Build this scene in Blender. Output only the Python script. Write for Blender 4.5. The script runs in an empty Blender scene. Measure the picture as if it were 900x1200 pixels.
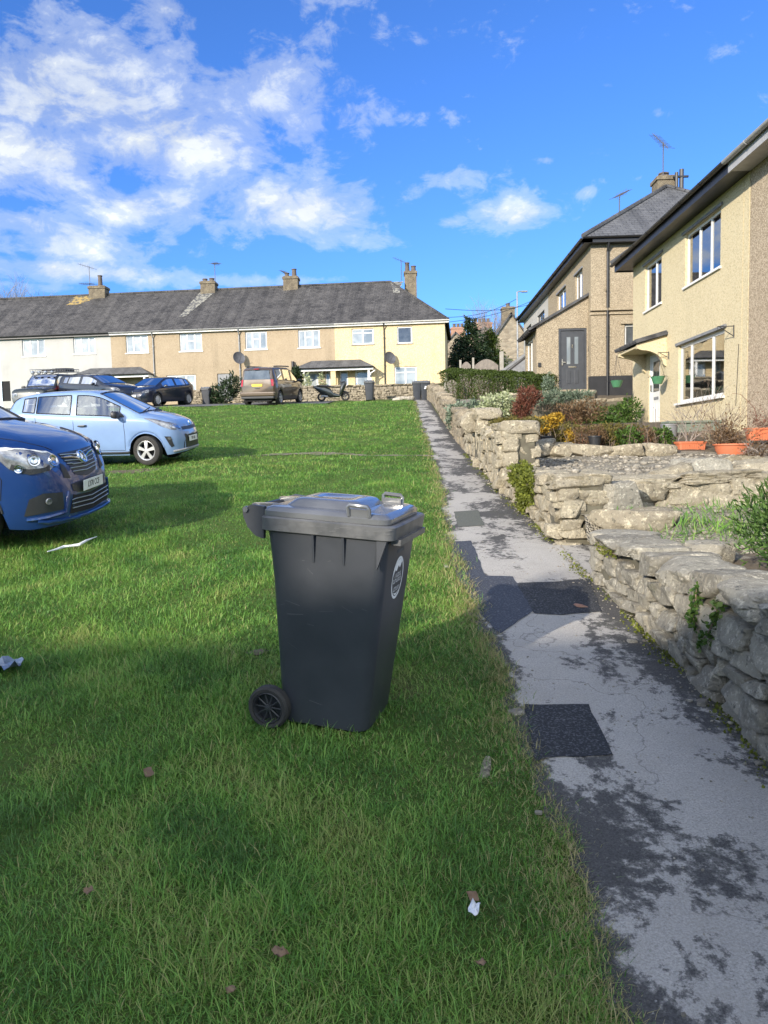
import bpy, bmesh, math, random
import numpy as np
from mathutils import Vector, Matrix
from mathutils.bvhtree import BVHTree
random.seed(7); RNG=np.random.default_rng(11)
rad=math.radians
S=bpy.context.scene
COL=S.collection
CAMZ=1.5; F=900.0
YAW=math.radians(2.2); PITCH=math.atan(72/900.0); ROLL=math.radians(1.2)
def cam_axes():
    f=np.array([-math.sin(YAW)*math.cos(PITCH), math.cos(YAW)*math.cos(PITCH), -math.sin(PITCH)])
    r=np.array([math.cos(YAW), math.sin(YAW), 0.0])
    u=np.cross(r,f)
    # roll clockwise: scene tops lean left
    c,s=math.cos(ROLL),math.sin(ROLL)
    r2=r*c-u*s; u2=u*c+r*s
    return r2,u2,f
R_,U_,F_=cam_axes()
def ray(px,py):
    d=F_+R_*((px-450)/F)+U_*((600-py)/F)
    return d
def proj(p):
    q=np.array(p,float)-np.array([0,0,CAMZ]); d=q@F_
    return 450+F*(q@R_)/d, 600-F*(q@U_)/d, d
PY=[-200,-30,0,2.5,3.9,5,6.3,7.5,10.7,14.6,20,25,30,35,38,42,46,60,900]
PZ=[-6,-1.8,-.28,-.03,.14,.26,.41,.54,.86,1.22,1.75,2.35,3.0,3.6,3.87,4.2,4.45,4.6,4.6]
def gz(y):
    # smooth-ish profile
    k=np.array([-.6,-.3,0,.3,.6])
    return float(np.mean(np.interp(y+k,PY,PZ)))
def gnd(px,py,dz=0):
    d=ray(px,py); o=np.array([0,0,CAMZ])
    t=1.0
    prev=None
    for i in range(6000):
        p=o+d*t
        if p[2]<gz(p[1])+dz: 
            lo,hi=t-.02,t
            for _ in range(30):
                m=(lo+hi)/2; p=o+d*m
                if p[2]<gz(p[1])+dz: hi=m
                else: lo=m
            return o+d*hi
        t+=.02
    return None
def at_y(px,py,y):
    d=ray(px,py); return np.array([0,0,CAMZ])+d*(y/d[1])
def at_x(px,py,x):
    d=ray(px,py); return np.array([0,0,CAMZ])+d*(x/d[0])
def at_z(px,py,z):
    d=ray(px,py); return np.array([0,0,CAMZ])+d*((z-CAMZ)/d[2])
# ---------------------------------------------------------------- materials
MATS={}
def nodes(name):
    m=bpy.data.materials.new(name); m.use_nodes=True
    nt=m.node_tree; b=nt.nodes['Principled BSDF']
    MATS[name]=m
    return m,nt,b
def N(nt,t,**kw):
    n=nt.nodes.new(t)
    for k,v in kw.items():
        if k.startswith('i_'):
            key=k[2:]; key=int(key) if key.isdigit() else key
            n.inputs[key].default_value=v
        else: setattr(n,k,v)
    return n
def ramp(nt,src,stops):
    r=N(nt,'ShaderNodeValToRGB'); e=r.color_ramp.elements
    while len(e)<len(stops): e.new(.5)
    for x,(p,c) in zip(e,stops):
        x.position=p; x.color=(c if len(c)==4 else (*c,1)) if not isinstance(c,float) else (c,c,c,1)
    nt.links.new(src,r.inputs[0]); return r
def mixc(nt,f,a,b,mode='MIX'):
    m=N(nt,'ShaderNodeMix',data_type='RGBA',blend_type=mode)
    def put(s,v):
        if isinstance(v,(tuple,list)): s.default_value=v if len(v)==4 else (*v,1)
        elif isinstance(v,(float,int)): s.default_value=v
        else: nt.links.new(v,s)
    put(m.inputs[0],f); put(m.inputs[6],a); put(m.inputs[7],b)
    return m.outputs[2]
def noise(nt,scale,detail=5,rough=.6,vec=None,dist=0,coord='Object'):
    n=N(nt,'ShaderNodeTexNoise'); n.inputs['Scale'].default_value=scale
    n.inputs['Detail'].default_value=detail; n.inputs['Roughness'].default_value=rough
    n.inputs['Distortion'].default_value=dist
    if vec is None:
        tc=N(nt,'ShaderNodeTexCoord'); vec=tc.outputs[coord]
    nt.links.new(vec,n.inputs['Vector']); return n.outputs['Fac']
def mapping(nt,scale,coord='Object',rot=(0,0,0)):
    tc=N(nt,'ShaderNodeTexCoord'); mp=N(nt,'ShaderNodeMapping')
    mp.inputs['Scale'].default_value=scale; mp.inputs['Rotation'].default_value=rot
    nt.links.new(tc.outputs[coord],mp.inputs['Vector']); return mp.outputs['Vector']
def bump(nt,b,h,strength=.4,dist=.01):
    k=N(nt,'ShaderNodeBump'); k.inputs['Strength'].default_value=strength; k.inputs['Distance'].default_value=dist
    nt.links.new(h,k.inputs['Height']); nt.links.new(k.outputs['Normal'],b.inputs['Normal'])
def tone_attr(nt,name='tone'):
    a=N(nt,'ShaderNodeAttribute'); a.attribute_name=name; return a.outputs['Fac']
def math_n(nt,op,a,b=None,c=None,clamp=False):
    m=N(nt,'ShaderNodeMath',operation=op); m.use_clamp=clamp
    for i,v in enumerate((a,b,c)):
        if v is None: continue
        if isinstance(v,(int,float)): m.inputs[i].default_value=v
        else: nt.links.new(v,m.inputs[i])
    return m.outputs[0]
def simple(name,c,rough=.6,metal=0,var=None,scale=6,spread=(.35,.65),bmp=0,bscale=None,bdist=.01,coat=0,spec=.5,tone=0,detail=6):
    m,nt,b=nodes(name)
    b.inputs['Roughness'].default_value=rough; b.inputs['Metallic'].default_value=metal
    b.inputs['Coat Weight'].default_value=coat; b.inputs['Coat Roughness'].default_value=.04
    b.inputs['Specular IOR Level'].default_value=spec
    if var is None: var=tuple(x*.82 for x in c)
    f=noise(nt,scale,detail)
    col=mixc(nt,ramp(nt,f,[(spread[0],(0.,0.,0.)),(spread[1],(1.,1.,1.))]).outputs[0],c,var)
    if tone:
        t=tone_attr(nt)
        r=ramp(nt,t,[(0,(1-tone,)*3),(1,(1.,1.,1.))])
        col=mixc(nt,1.0,col,r.outputs[0],'MULTIPLY')
    nt.links.new(col,b.inputs['Base Color'])
    if bmp: bump(nt,b,noise(nt,bscale or scale*4,6),bmp,bdist)
    return m
def render_wall(name,c,c2,speck=None,sp_scale=60,bmp=.5,dirt=.25):
    """rough cast / pebble dash: speckle of chips plus broad weathering"""
    m,nt,b=nodes(name); b.inputs['Roughness'].default_value=.9; b.inputs['Specular IOR Level'].default_value=.2
    f=noise(nt,1.1,8,.65); col=mixc(nt,ramp(nt,f,[(.3,(0.,)*3),(.7,(1.,)*3)]).outputs[0],c,c2)
    v=N(nt,'ShaderNodeTexVoronoi'); v.inputs['Scale'].default_value=sp_scale
    tc=N(nt,'ShaderNodeTexCoord'); nt.links.new(tc.outputs['Object'],v.inputs['Vector'])
    if speck:
        sep=N(nt,'ShaderNodeSeparateColor'); nt.links.new(v.outputs['Color'],sep.inputs[0])
        col=mixc(nt,ramp(nt,sep.outputs[0],[(.0,(.0,)*3),(.35,(.0,)*3),(.75,(1.,)*3)]).outputs[0],col,speck)
        col=mixc(nt,ramp(nt,sep.outputs[1],[(.80,(.0,)*3),(.95,(.8,)*3)]).outputs[0],col,tuple(x*.62 for x in c))
    st=noise(nt,1.0,6,.7,mapping(nt,(1.2,1.2,.18)))
    col=mixc(nt,math_n(nt,'MULTIPLY',ramp(nt,st,[(.52,(0.,)*3),(.8,(1.,)*3)]).outputs[0],dirt),col,tuple(x*.5 for x in c))
    nt.links.new(col,b.inputs['Base Color'])
    bump(nt,b,v.outputs['Distance'],bmp,.35/sp_scale)
    return m
def slate(name,c,c2,moss=(.30,.28,.16)):
    m,nt,b=nodes(name); b.inputs['Roughness'].default_value=.75
    tc=N(nt,'ShaderNodeTexCoord')
    br=N(nt,'ShaderNodeTexBrick'); nt.links.new(tc.outputs['UV'],br.inputs['Vector'])
    br.inputs['Scale'].default_value=1; br.inputs['Brick Width'].default_value=.3; br.inputs['Row Height'].default_value=.2
    br.inputs['Mortar Size'].default_value=.014; br.inputs['Mortar Smooth'].default_value=.3
    br.inputs['Color1'].default_value=(*c,1); br.inputs['Color2'].default_value=(*c2,1); br.inputs['Mortar'].default_value=(.012,.012,.014,1)
    f=noise(nt,.9,8,.7); col=mixc(nt,ramp(nt,f,[(.35,(0.,)*3),(.75,(.8,)*3)]).outputs[0],br.outputs['Color'],tuple(x*1.7 for x in c2))
    s2=noise(nt,3.5,8,.8); col=mixc(nt,ramp(nt,s2,[(.50,(0.,)*3),(.66,(.75,)*3)]).outputs[0],col,tuple(x*1.25 for x in c2))
    sp=noise(nt,9,6,.8); col=mixc(nt,ramp(nt,sp,[(.62,(0.,)*3),(.74,(.8,)*3)]).outputs[0],col,moss)
    st=noise(nt,1.,5,.6,mapping(nt,(2.2,.12,1),'UV')); col=mixc(nt,ramp(nt,st,[(.45,(0.,)*3),(.75,(.75,)*3)]).outputs[0],col,tuple(x*.55 for x in c))
    nt.links.new(col,b.inputs['Base Color'])
    sep=N(nt,'ShaderNodeSeparateXYZ'); nt.links.new(tc.outputs['UV'],sep.inputs[0])
    saw=math_n(nt,'FRACT',math_n(nt,'DIVIDE',sep.outputs[1],.2))
    h=math_n(nt,'SUBTRACT',math_n(nt,'MULTIPLY',br.outputs['Fac'],-1.0),saw)
    bump(nt,b,h,.8,.02)
    return m
def glass_mat(name,tint=(.75,.8,.8),trans=.8,refl=.12):
    m,nt,b=nodes(name); nt.nodes.remove(b)
    out=nt.nodes['Material Output']
    t=N(nt,'ShaderNodeBsdfTransparent'); t.inputs[0].default_value=(*tint,1)
    d=N(nt,'ShaderNodeBsdfDiffuse'); d.inputs[0].default_value=(.02,.025,.03,1)
    g=N(nt,'ShaderNodeBsdfGlossy'); g.inputs['Roughness'].default_value=.02
    fr=N(nt,'ShaderNodeFresnel'); fr.inputs[0].default_value=1.5
    a=math_n(nt,'MULTIPLY_ADD',fr.outputs[0],1.3,refl,True)
    m1=N(nt,'ShaderNodeMixShader'); m1.inputs[0].default_value=trans
    nt.links.new(d.outputs[0],m1.inputs[1]); nt.links.new(t.outputs[0],m1.inputs[2])
    m2=N(nt,'ShaderNodeMixShader'); nt.links.new(a,m2.inputs[0])
    nt.links.new(m1.outputs[0],m2.inputs[1]); nt.links.new(g.outputs[0],m2.inputs[2])
    nt.links.new(m2.outputs[0],out.inputs[0]); return m
def leaf_mat(name,dark,light,rough=.55,trans=.25,nscale=1.6):
    m,nt,b=nodes(name); out=nt.nodes['Material Output']
    t=tone_attr(nt)
    c1=mixc(nt,t,dark,light)
    f=noise(nt,nscale,4)
    c1=mixc(nt,ramp(nt,f,[(.35,(0.,)*3),(.7,(.6,)*3)]).outputs[0],c1,tuple((a*.45+b_*.25) for a,b_ in zip(dark,light)))
    nt.links.new(c1,b.inputs['Base Color']); b.inputs['Roughness'].default_value=rough
    b.inputs['Specular IOR Level'].default_value=.3
    tr=N(nt,'ShaderNodeBsdfTranslucent'); nt.links.new(c1,tr.inputs[0])
    mx=N(nt,'ShaderNodeMixShader'); mx.inputs[0].default_value=trans
    nt.links.new(b.outputs[0],mx.inputs[1]); nt.links.new(tr.outputs[0],mx.inputs[2]); nt.links.new(mx.outputs[0],out.inputs[0])
    return m
def paint(name,c,rough=.32,flake=.12):
    m,nt,b=nodes(name)
    f=noise(nt,3,5); col=mixc(nt,ramp(nt,f,[(.3,(0.,)*3),(.7,(1.,)*3)]).outputs[0],c,tuple(x*.9 for x in c))
    # road film low on the body
    nt.links.new(col,b.inputs['Base Color'])
    b.inputs['Roughness'].default_value=rough; b.inputs['Metallic'].default_value=flake
    b.inputs['Coat Weight'].default_value=1; b.inputs['Coat Roughness'].default_value=.03
    return m
# ---------------------------------------------------------------- objects
WM={}
def setp(o,label=None,cat=None,group=None,kind=None):
    if label: o['label']=label
    if cat: o['category']=cat
    if group: o['group']=group
    if kind: o['kind']=kind
    return o
def thing(name,label,cat,loc=(0,0,0),rotz=0,group=None):
    o=bpy.data.objects.new(name,None); COL.objects.link(o); o.empty_display_size=.1
    o.location=loc; o.rotation_euler=(0,0,rotz)
    WM[o.name]=Matrix.Translation(Vector(loc)) @ Matrix.Rotation(rotz,4,'Z')
    return setp(o,label,cat,group)
def link(name,me,parent=None):
    o=bpy.data.objects.new(name,me); COL.objects.link(o)
    if parent is not None:
        o.parent=parent; WM[o.name]=WM[parent.name]
        if not WM[parent.name]==Matrix.Identity(4): me.transform(WM[parent.name].inverted())
    else: WM[o.name]=Matrix.Identity(4)
    return o
def copy_tree(o,parent=None):
    c=o.copy(); COL.objects.link(c)
    if parent is not None: c.parent=parent
    for ch in list(o.children): copy_tree(ch,c)
    return c
def place(o,loc,yaw=0,tilt=True,scale=1):
    """stand a thing on the sloping ground"""
    x,y,z=loc
    if tilt:
        s=(gz(y+.7)-gz(y-.7))/1.4
        n=Vector((0,-s,1)).normalized(); f=Vector((math.cos(yaw),math.sin(yaw),0)); f=(f-n*f.dot(n)).normalized(); l=n.cross(f)
        m=Matrix((f,l,n)).transposed(); o.rotation_euler=m.to_euler()
    else: o.rotation_euler=(0,0,yaw)
    o.location=loc
    if scale!=1: o.scale=(scale,)*3
    return o
class MB:
    def __init__(s): s.v=[];s.f=[];s.uv=[];s.mi=[];s.t=[];s.cur=0;s.tone=1.0;s.M=None
    def add(s,vs,fs,uvs=None):
        b=len(s.v)
        if s.M is not None: vs=[tuple(s.M@Vector(v)) for v in vs]
        s.v.extend([tuple(map(float,v)) for v in vs])
        for k,f in enumerate(fs):
            s.f.append(tuple(b+i for i in f)); s.mi.append(s.cur); s.t.append(s.tone)
            s.uv.append(uvs[k] if uvs else None)
    def quad(s,a,b,c,d,uv=None): s.add([a,b,c,d],[(0,1,2,3)],[uv] if uv else None)
    def fbox(s,O,U,Nn,u0,u1,n0,n1,z0,z1):
        """box in a facade frame: along U, outward along N, up z"""
        O=Vector(O);U=Vector(U);Nn=Vector(Nn)
        P=lambda u,n,z:O+U*u+Nn*n+Vector((0,0,z))
        vs=[P(u,n,z) for z in(z0,z1) for n in(n0,n1) for u in(u0,u1)]
        s.add(vs,[(0,2,3,1),(4,5,7,6),(0,1,5,4),(2,6,7,3),(0,4,6,2),(1,3,7,5)])
    def box(s,x0,x1,y0,y1,z0,z1): s.fbox((0,0,0),(1,0,0),(0,1,0),x0,x1,y0,y1,z0,z1)
    def tube(s,pts,r,n=8,caps=True):
        pts=[Vector(p) for p in pts]; k=len(pts)
        rs=[r]*k if isinstance(r,(int,float)) else r
        vs=[];prev=None
        for i,p in enumerate(pts):
            d=(pts[min(i+1,k-1)]-pts[max(i-1,0)])
            if d.length<1e-9: d=Vector((0,0,1))
            d.normalize()
            a=Vector((0,0,1)) if abs(d.z)<.9 else Vector((1,0,0))
            if prev is not None: a=prev
            x=(a-d*a.dot(d)).normalized(); y=d.cross(x); prev=x
            for j in range(n):
                t=2*math.pi*j/n; vs.append(p+(x*math.cos(t)+y*math.sin(t))*rs[i])
        fs=[]
        for i in range(k-1):
            for j in range(n):
                a=i*n+j;b=i*n+(j+1)%n; fs.append((a,b,b+n,a+n))
        if caps: fs.append(tuple(reversed(range(n)))); fs.append(tuple((k-1)*n+j for j in range(n)))
        s.add(vs,fs)
    def lathe(s,prof,n=24,O=(0,0,0),axis='z'):
        O=Vector(O);vs=[]
        for r,z in prof:
            for j in range(n):
                t=2*math.pi*j/n;c,q=math.cos(t)*r,math.sin(t)*r
                vs.append(O+(Vector((c,q,z)) if axis=='z' else Vector((c,z,q)) if axis=='y' else Vector((z,c,q))))
        fs=[]
        for i in range(len(prof)-1):
            for j in range(n):
                a=i*n+j;b=i*n+(j+1)%n; fs.append((a,b,b+n,a+n))
        s.add(vs,fs)
    def prism(s,poly,ext):
        """poly: list of 3d points (planar), ext: vector"""
        e=Vector(ext);p=[Vector(q) for q in poly];n=len(p)
        vs=p+[q+e for q in p]
        s.add(vs,[tuple(range(n)),tuple(reversed(range(n,2*n)))]+[(i,(i+1)%n+0,(i+1)%n+n,i+n)[::-1] for i in range(n)])
    def build(s,name,mat,parent=None,smooth=False,bevel=0,angle=40,fix=True):
        me=bpy.data.meshes.new(name)
        me.from_pydata(s.v,[],s.f)
        mats=mat if isinstance(mat,(list,tuple)) else [mat]
        for m in mats: me.materials.append(MATS[m] if isinstance(m,str) else m)
        if len(mats)>1: me.polygons.foreach_set('material_index',s.mi)
        if any(u is not None for u in s.uv):
            l=me.uv_layers.new(name='UVMap')
            for p,u in zip(me.polygons,s.uv):
                if u:
                    for li,c in zip(p.loop_indices,u): l.data[li].uv=c
        if any(t!=1.0 for t in s.t):
            a=me.attributes.new('tone','FLOAT','FACE'); a.data.foreach_set('value',s.t)
        if fix and not any(u is not None for u in s.uv):
            bm=bmesh.new(); bm.from_mesh(me); bmesh.ops.recalc_face_normals(bm,faces=bm.faces)
            if bevel: bmesh.ops.remove_doubles(bm,verts=bm.verts,dist=1e-5)
            if bevel: bmesh.ops.bevel(bm,geom=[e for e in bm.edges if len(e.link_faces)==2 and e.calc_face_angle(0)>.5],offset=bevel,segments=2,affect='EDGES',profile=.5)
            bm.to_mesh(me); bm.free()
        if smooth:
            me.polygons.foreach_set('use_smooth',[True]*len(me.polygons))
            try: me.set_sharp_from_angle(angle=rad(angle))
            except Exception: pass
        me.update()
        return link(name,me,parent)
def np_mesh(name,V,Fq,mat,parent=None,tone=None,smooth=False,uv=None,sharp=0):
    """V (n,3); Fq (m,k) constant k"""
    me=bpy.data.meshes.new(name); n,m,k=len(V),len(Fq),Fq.shape[1]
    me.vertices.add(n); me.vertices.foreach_set('co',np.ascontiguousarray(V,dtype=np.float32).ravel())
    me.loops.add(m*k); me.loops.foreach_set('vertex_index',np.ascontiguousarray(Fq,dtype=np.int32).ravel())
    me.polygons.add(m); me.polygons.foreach_set('loop_start',np.arange(0,m*k,k,dtype=np.int32))
    try: me.polygons.foreach_set('loop_total',np.full(m,k,dtype=np.int32))
    except Exception: pass
    me.materials.append(MATS[mat])
    if uv is not None:
        l=me.uv_layers.new(name='UVMap'); l.data.foreach_set('uv',np.ascontiguousarray(uv[Fq.ravel()],dtype=np.float32).ravel())
    if tone is not None:
        a=me.attributes.new('tone','FLOAT','POINT'); a.data.foreach_set('value',np.ascontiguousarray(tone,dtype=np.float32))
    me.update(calc_edges=True); me.validate()
    if smooth:
        me.polygons.foreach_set('use_smooth',[True]*len(me.polygons))
        if sharp: me.set_sharp_from_angle(angle=rad(sharp))
    return link(name,me,parent)
def bvh_of(o):
    me=o.data
    return BVHTree.FromPolygons([v.co.copy() for v in me.vertices],[tuple(p.vertices) for p in me.polygons])
def snap_patch(bvh,top,bot,nu=8,nv=4,off=.004,name='patch',mat='black',parent=None,mb=None):
    """sheet that follows the body: two edge polylines of 3d points, every grid point moved to the nearest body surface"""
    def along(pl,t):
        pl=[Vector(p) for p in pl]; L=[0]
        for a,b in zip(pl,pl[1:]): L.append(L[-1]+(b-a).length)
        d=t*L[-1]
        for i in range(len(pl)-1):
            if d<=L[i+1]+1e-9:
                w=(d-L[i])/max(1e-9,L[i+1]-L[i]); return pl[i].lerp(pl[i+1],w)
        return pl[-1]
    vs=[];own=mb is None
    if own: mb=MB()
    for j in range(nv+1):
        for i in range(nu+1):
            p=along(top,i/nu).lerp(along(bot,i/nu),j/nv)
            loc,nor=near(bvh,p)
            d=p-loc
            if d.length>1e-6 and d.dot(nor)<0 and d.length<.02: pass
            vs.append(loc+nor*off)
    fs=[]
    for j in range(nv):
        for i in range(nu):
            a=j*(nu+1)+i; fs.append((a,a+1,a+nu+2,a+nu+1))
    # rim so the sheet has thickness
    mb.add(vs,fs)
    if own: return mb.build(name,mat,parent,smooth=True,angle=60,fix=False)
def near(bvh,p):
    l,n,_,_=bvh.find_nearest(Vector(p))
    if n.dot(l-Vector((l.x*.72,0,.55)))<0: n=-n
    return l,n
def snap_line(bvh,pts,off,k=6):
    out=[]
    for a,b in zip(pts,pts[1:]):
        for i in range(k):
            p=Vector(a).lerp(Vector(b),i/k); l,n=near(bvh,p); out.append(l+n*off)
    l,n=near(bvh,pts[-1]); out.append(l+n*off)
    return out
def text_mesh(body,size,name,mat,parent,M,ext=.0005,align='CENTER',sx=1.0):
    cu=bpy.data.curves.new('lettering','FONT'); cu.body=body; cu.size=size; cu.extrude=ext; cu.align_x=align; cu.align_y='CENTER'; cu.resolution_u=2
    cu.offset=size*.004
    o=bpy.data.objects.new('lettering_tmp',cu); COL.objects.link(o)
    dg=bpy.context.evaluated_depsgraph_get(); me=bpy.data.meshes.new_from_object(o.evaluated_get(dg))
    bpy.data.objects.remove(o); bpy.data.curves.remove(cu)
    me.transform(Matrix.Diagonal((sx,1,1,1))); me.transform(M); me.materials.clear(); me.materials.append(MATS[mat]); me.name=name
    return link(name,me,parent)
def frame_matrix(O,X,Y):
    X=Vector(X).normalized();Y=Vector(Y);Y=(Y-X*Y.dot(X)).normalized();Z=X.cross(Y)
    m=Matrix((X,Y,Z)).transposed().to_4x4(); m.translation=Vector(O); return m
# ---------------------------------------------------------------- stones
def _cube_sphere(n):
    vs={};fs=[]
    def vid(p):
        return vs.setdefault(tuple(round(c,6) for c in p),len(vs))
    for ax in range(3):
        for sg in(-1,1):
            for i in range(n):
                for j in range(n):
                    q=[]
                    for a,b in((i,j),(i+1,j),(i+1,j+1),(i,j+1)):
                        p=[0,0,0];p[ax]=sg;p[(ax+1)%3]=2*a/n-1;p[(ax+2)%3]=2*b/n-1;q.append(vid(p))
                    fs.append(q if sg>0 else q[::-1])
    return np.array(list(vs.keys())),np.array(fs)
CS={n:_cube_sphere(n) for n in(2,3,4,6,9,12)}
def stone_arrays(centres,sizes,yaws,n=4,power=5,rough=.10,rng=RNG,tilt=.08,cuts=0):
    """rounded irregular blocks; sizes are full extents"""
    T,Fq=CS[n]; k=len(T); m=len(centres)
    nrm=(np.abs(T)**power).sum(1)**(1/power); base=T/nrm[:,None]
    V=np.repeat(base[None],m,0)
    ph=rng.uniform(0,6.28,(m,6,1)); fr=rng.uniform(1.2,3.2,(m,6,3))
    d=np.zeros((m,k))
    for q in range(6):
        d+=np.sin((V*fr[:,q,None,:]).sum(2)+ph[:,q])*([.5,.5,.35,.35,.2,.2][q])
    d+=rng.normal(0,.18,(m,k))
    V=V*(1+rough*d[:,:,None])
    if n>=6:
        fr2=rng.uniform(4,9,(m,5,3)); ph2=rng.uniform(0,6.28,(m,5,1)); d2=np.zeros((m,k))
        for q in range(5): d2+=np.abs(np.sin((V*fr2[:,q,None,:]).sum(2)+ph2[:,q]))-.6
        V=V*(1+.022*d2[:,:,None])
    for q in range(cuts):
        dd=rng.normal(0,1,(m,1,3)); dd/=np.linalg.norm(dd,axis=2,keepdims=True)
        pj=(V*dd).sum(2); c=pj.max(1,keepdims=True)*rng.uniform(.62,.9,(m,1)); V=V-np.clip(pj-c,0,None)[:,:,None]*dd*.92
    # taper/shear for irregular outline
    sh=rng.normal(0,.12,(m,1,3)); V=V+V[:,:,[1,2,0]]*sh
    V=V*np.asarray(sizes)[:,None,:]/2
    c,s=np.cos(yaws),np.sin(yaws)
    t=rng.normal(0,tilt,m); ct,st=np.cos(t),np.sin(t)
    x,y,z=V[...,0].copy(),V[...,1].copy(),V[...,2].copy()
    x,z=x*ct[:,None]-z*st[:,None],x*st[:,None]+z*ct[:,None]
    V[...,0]=x*c[:,None]-y*s[:,None];V[...,1]=x*s[:,None]+y*c[:,None];V[...,2]=z
    V+=np.asarray(centres)[:,None,:]
    F=(Fq[None]+np.arange(m)[:,None,None]*k).reshape(-1,4)
    tone=np.repeat(rng.uniform(0,1,m),k)
    return V.reshape(-1,3),F,tone
def merge(parts):
    V=[];F=[];T=[];o=0
    for v,f,t in parts:
        V.append(v);F.append(f+o);T.append(t);o+=len(v)
    return np.concatenate(V),np.concatenate(F),np.concatenate(T)
# ---------------------------------------------------------------- leaves
def leaf_arrays(P,size,rng=RNG,up=.35,aspect=.5,outdir=None):
    """one folded quad per point"""
    n=len(P); d=rng.normal(0,1,(n,3)); d[:,2]+=up
    if outdir is not None: d=d*.7+outdir*1.2
    d/=np.linalg.norm(d,axis=1)[:,None]
    a=rng.normal(0,1,(n,3)); w=np.cross(d,a); w/=np.linalg.norm(w,axis=1)[:,None]+1e-9
    s=size*rng.uniform(.6,1.35,n)[:,None]
    tip=P+d*s; mid=P+d*s*.5
    nn=np.cross(d,w)*s*.1
    V=np.stack([P,mid+w*s*aspect*.5+nn,tip,mid-w*s*aspect*.5+nn],1).reshape(-1,3)
    F=np.arange(4*n).reshape(-1,4)
    tone=np.repeat(rng.uniform(0,1,n)**1.3,4)
    return V,F,tone
def blob_points(blobs,n,rng=RNG,shell=.45):
    """points in a set of ellipsoids (cx,cy,cz,rx,ry,rz), denser toward the skin"""
    w=np.array([b[3]*b[4]+b[4]*b[5]+b[3]*b[5] for b in blobs]); w/=w.sum()
    k=rng.choice(len(blobs),n,p=w); B=np.array(blobs)[k]
    u=rng.normal(0,1,(n,3));u/=np.linalg.norm(u,axis=1)[:,None]
    r=(rng.uniform(shell**3,1,n))**(1/3)
    lump=1+.16*np.sin(u[:,0]*7+k*1.7)+.14*np.sin(u[:,1]*9+u[:,2]*6+k)
    return B[:,:3]+u*B[:,3:]*(r*lump)[:,None],u
def bush(name,label,cat,blobs,n,size,mat,stems=None,stem_mat='bark',base=None,group=None,up=.3,aspect=.5,shell=.45,part='foliage'):
    b=base or (blobs[0][0],blobs[0][1],min(q[2]-q[5] for q in blobs))
    t=thing(name,label,cat,b,0,group)
    P,u=blob_points(blobs,n,shell=shell)
    V,F,T=leaf_arrays(P,size,up=up,aspect=aspect,outdir=u*.6)
    np_mesh(part,V,F,mat,t,T)
    mb=MB()
    for q in blobs[:8]:
        for k in range(stems or 2):
            e=Vector((q[0]+random.uniform(-.6,.6)*q[3],q[1]+random.uniform(-.6,.6)*q[4],q[2]+random.uniform(-.2,.7)*q[5]))
            o=Vector(b)+Vector((random.uniform(-.1,.1),random.uniform(-.1,.1),-.05))
            mb.tube([o,o.lerp(e,.5)+Vector((0,0,.05)),e],[.014*size/.05*.5+.004,.006,.003],5)
    mb.build('stem',stem_mat,t,smooth=True)
    return t
def twigs(mb,o,d,L,r,depth,spread=.5,rng=random,n=5,kids=3,grav=0):
    pts=[Vector(o)]; d=Vector(d).normalized()
    for i in range(3):
        d=(d+Vector((rng.gauss(0,.12),rng.gauss(0,.12),rng.gauss(.02,.08)-grav))).normalized(); pts.append(pts[-1]+d*L/3)
    mb.tube(pts,[r,r*.85,r*.7,r*.5],n if depth>1 else 3,caps=False)
    if depth<=0: return
    for k in range(kids):
        q=pts[rng.choice([1,2,3,3])]
        nd=(d+Vector((rng.gauss(0,spread),rng.gauss(0,spread),rng.gauss(.05,spread*.6)))).normalized()
        twigs(mb,q,nd,L*rng.uniform(.55,.8),r*.55,depth-1,spread,rng,n,kids,grav)
# ================================================================ materials
simple('soil',(.085,.065,.042),.95,var=(.13,.105,.07),scale=4,bmp=.6,bdist=.03)
simple('bark',(.12,.09,.065),.9,var=(.2,.16,.12),scale=20,bmp=.4)
simple('twig',(.17,.12,.085),.9,var=(.25,.19,.14),scale=20)
simple('twig_grey',(.20,.17,.15),.9,var=(.3,.26,.23),scale=20)
simple('twig_red',(.20,.07,.045),.8,var=(.28,.13,.08),scale=10)
simple('black_plastic',(.02,.021,.024),.45,var=(.03,.032,.036))
simple('rubber',(.018,.018,.018),.85,var=(.035,.033,.03),scale=15)
simple('dark_void',(.012,.012,.013),.9)
simple('white_pvc',(.80,.80,.78),.3,var=(.72,.72,.69),scale=2)
simple('chrome',(.75,.76,.78),.15,1)
simple('alloy',(.62,.63,.64),.35,.6,var=(.5,.5,.5))
simple('plate_white',(.82,.82,.80),.4); simple('plate_yellow',(.80,.58,.06),.4); simple('plate_ink',(.012,.012,.012),.6)
simple('tail_red',(.45,.015,.02),.2,var=(.3,.01,.012),coat=1); simple('lamp_glass',(.34,.35,.37),.12,.3,var=(.05,.05,.06),scale=7,coat=1)
simple('lead',(.17,.175,.185),.6,var=(.24,.245,.25)); simple('dish_grey',(.10,.10,.11),.5)
simple('galv',(.30,.31,.32),.5,.4)
simple('brick',(.30,.15,.10),.9,var=(.36,.22,.15),scale=12,bmp=.4)
simple('chimney_stone',(.11,.09,.065),.95,var=(.21,.175,.12),scale=4,bmp=.8,bscale=12,bdist=.05)
simple('pot_clay',(.10,.075,.06),.85,var=(.12,.10,.09),scale=6)
simple('terracotta',(.58,.17,.075),.7,var=(.50,.16,.08),scale=7,bmp=.1)
simple('interior',(.13,.12,.105),.9); simple('curtain',(.62,.60,.55),.9,var=(.5,.48,.44),scale=3)
simple('fabric_dark',(.03,.03,.033),.9)
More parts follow.
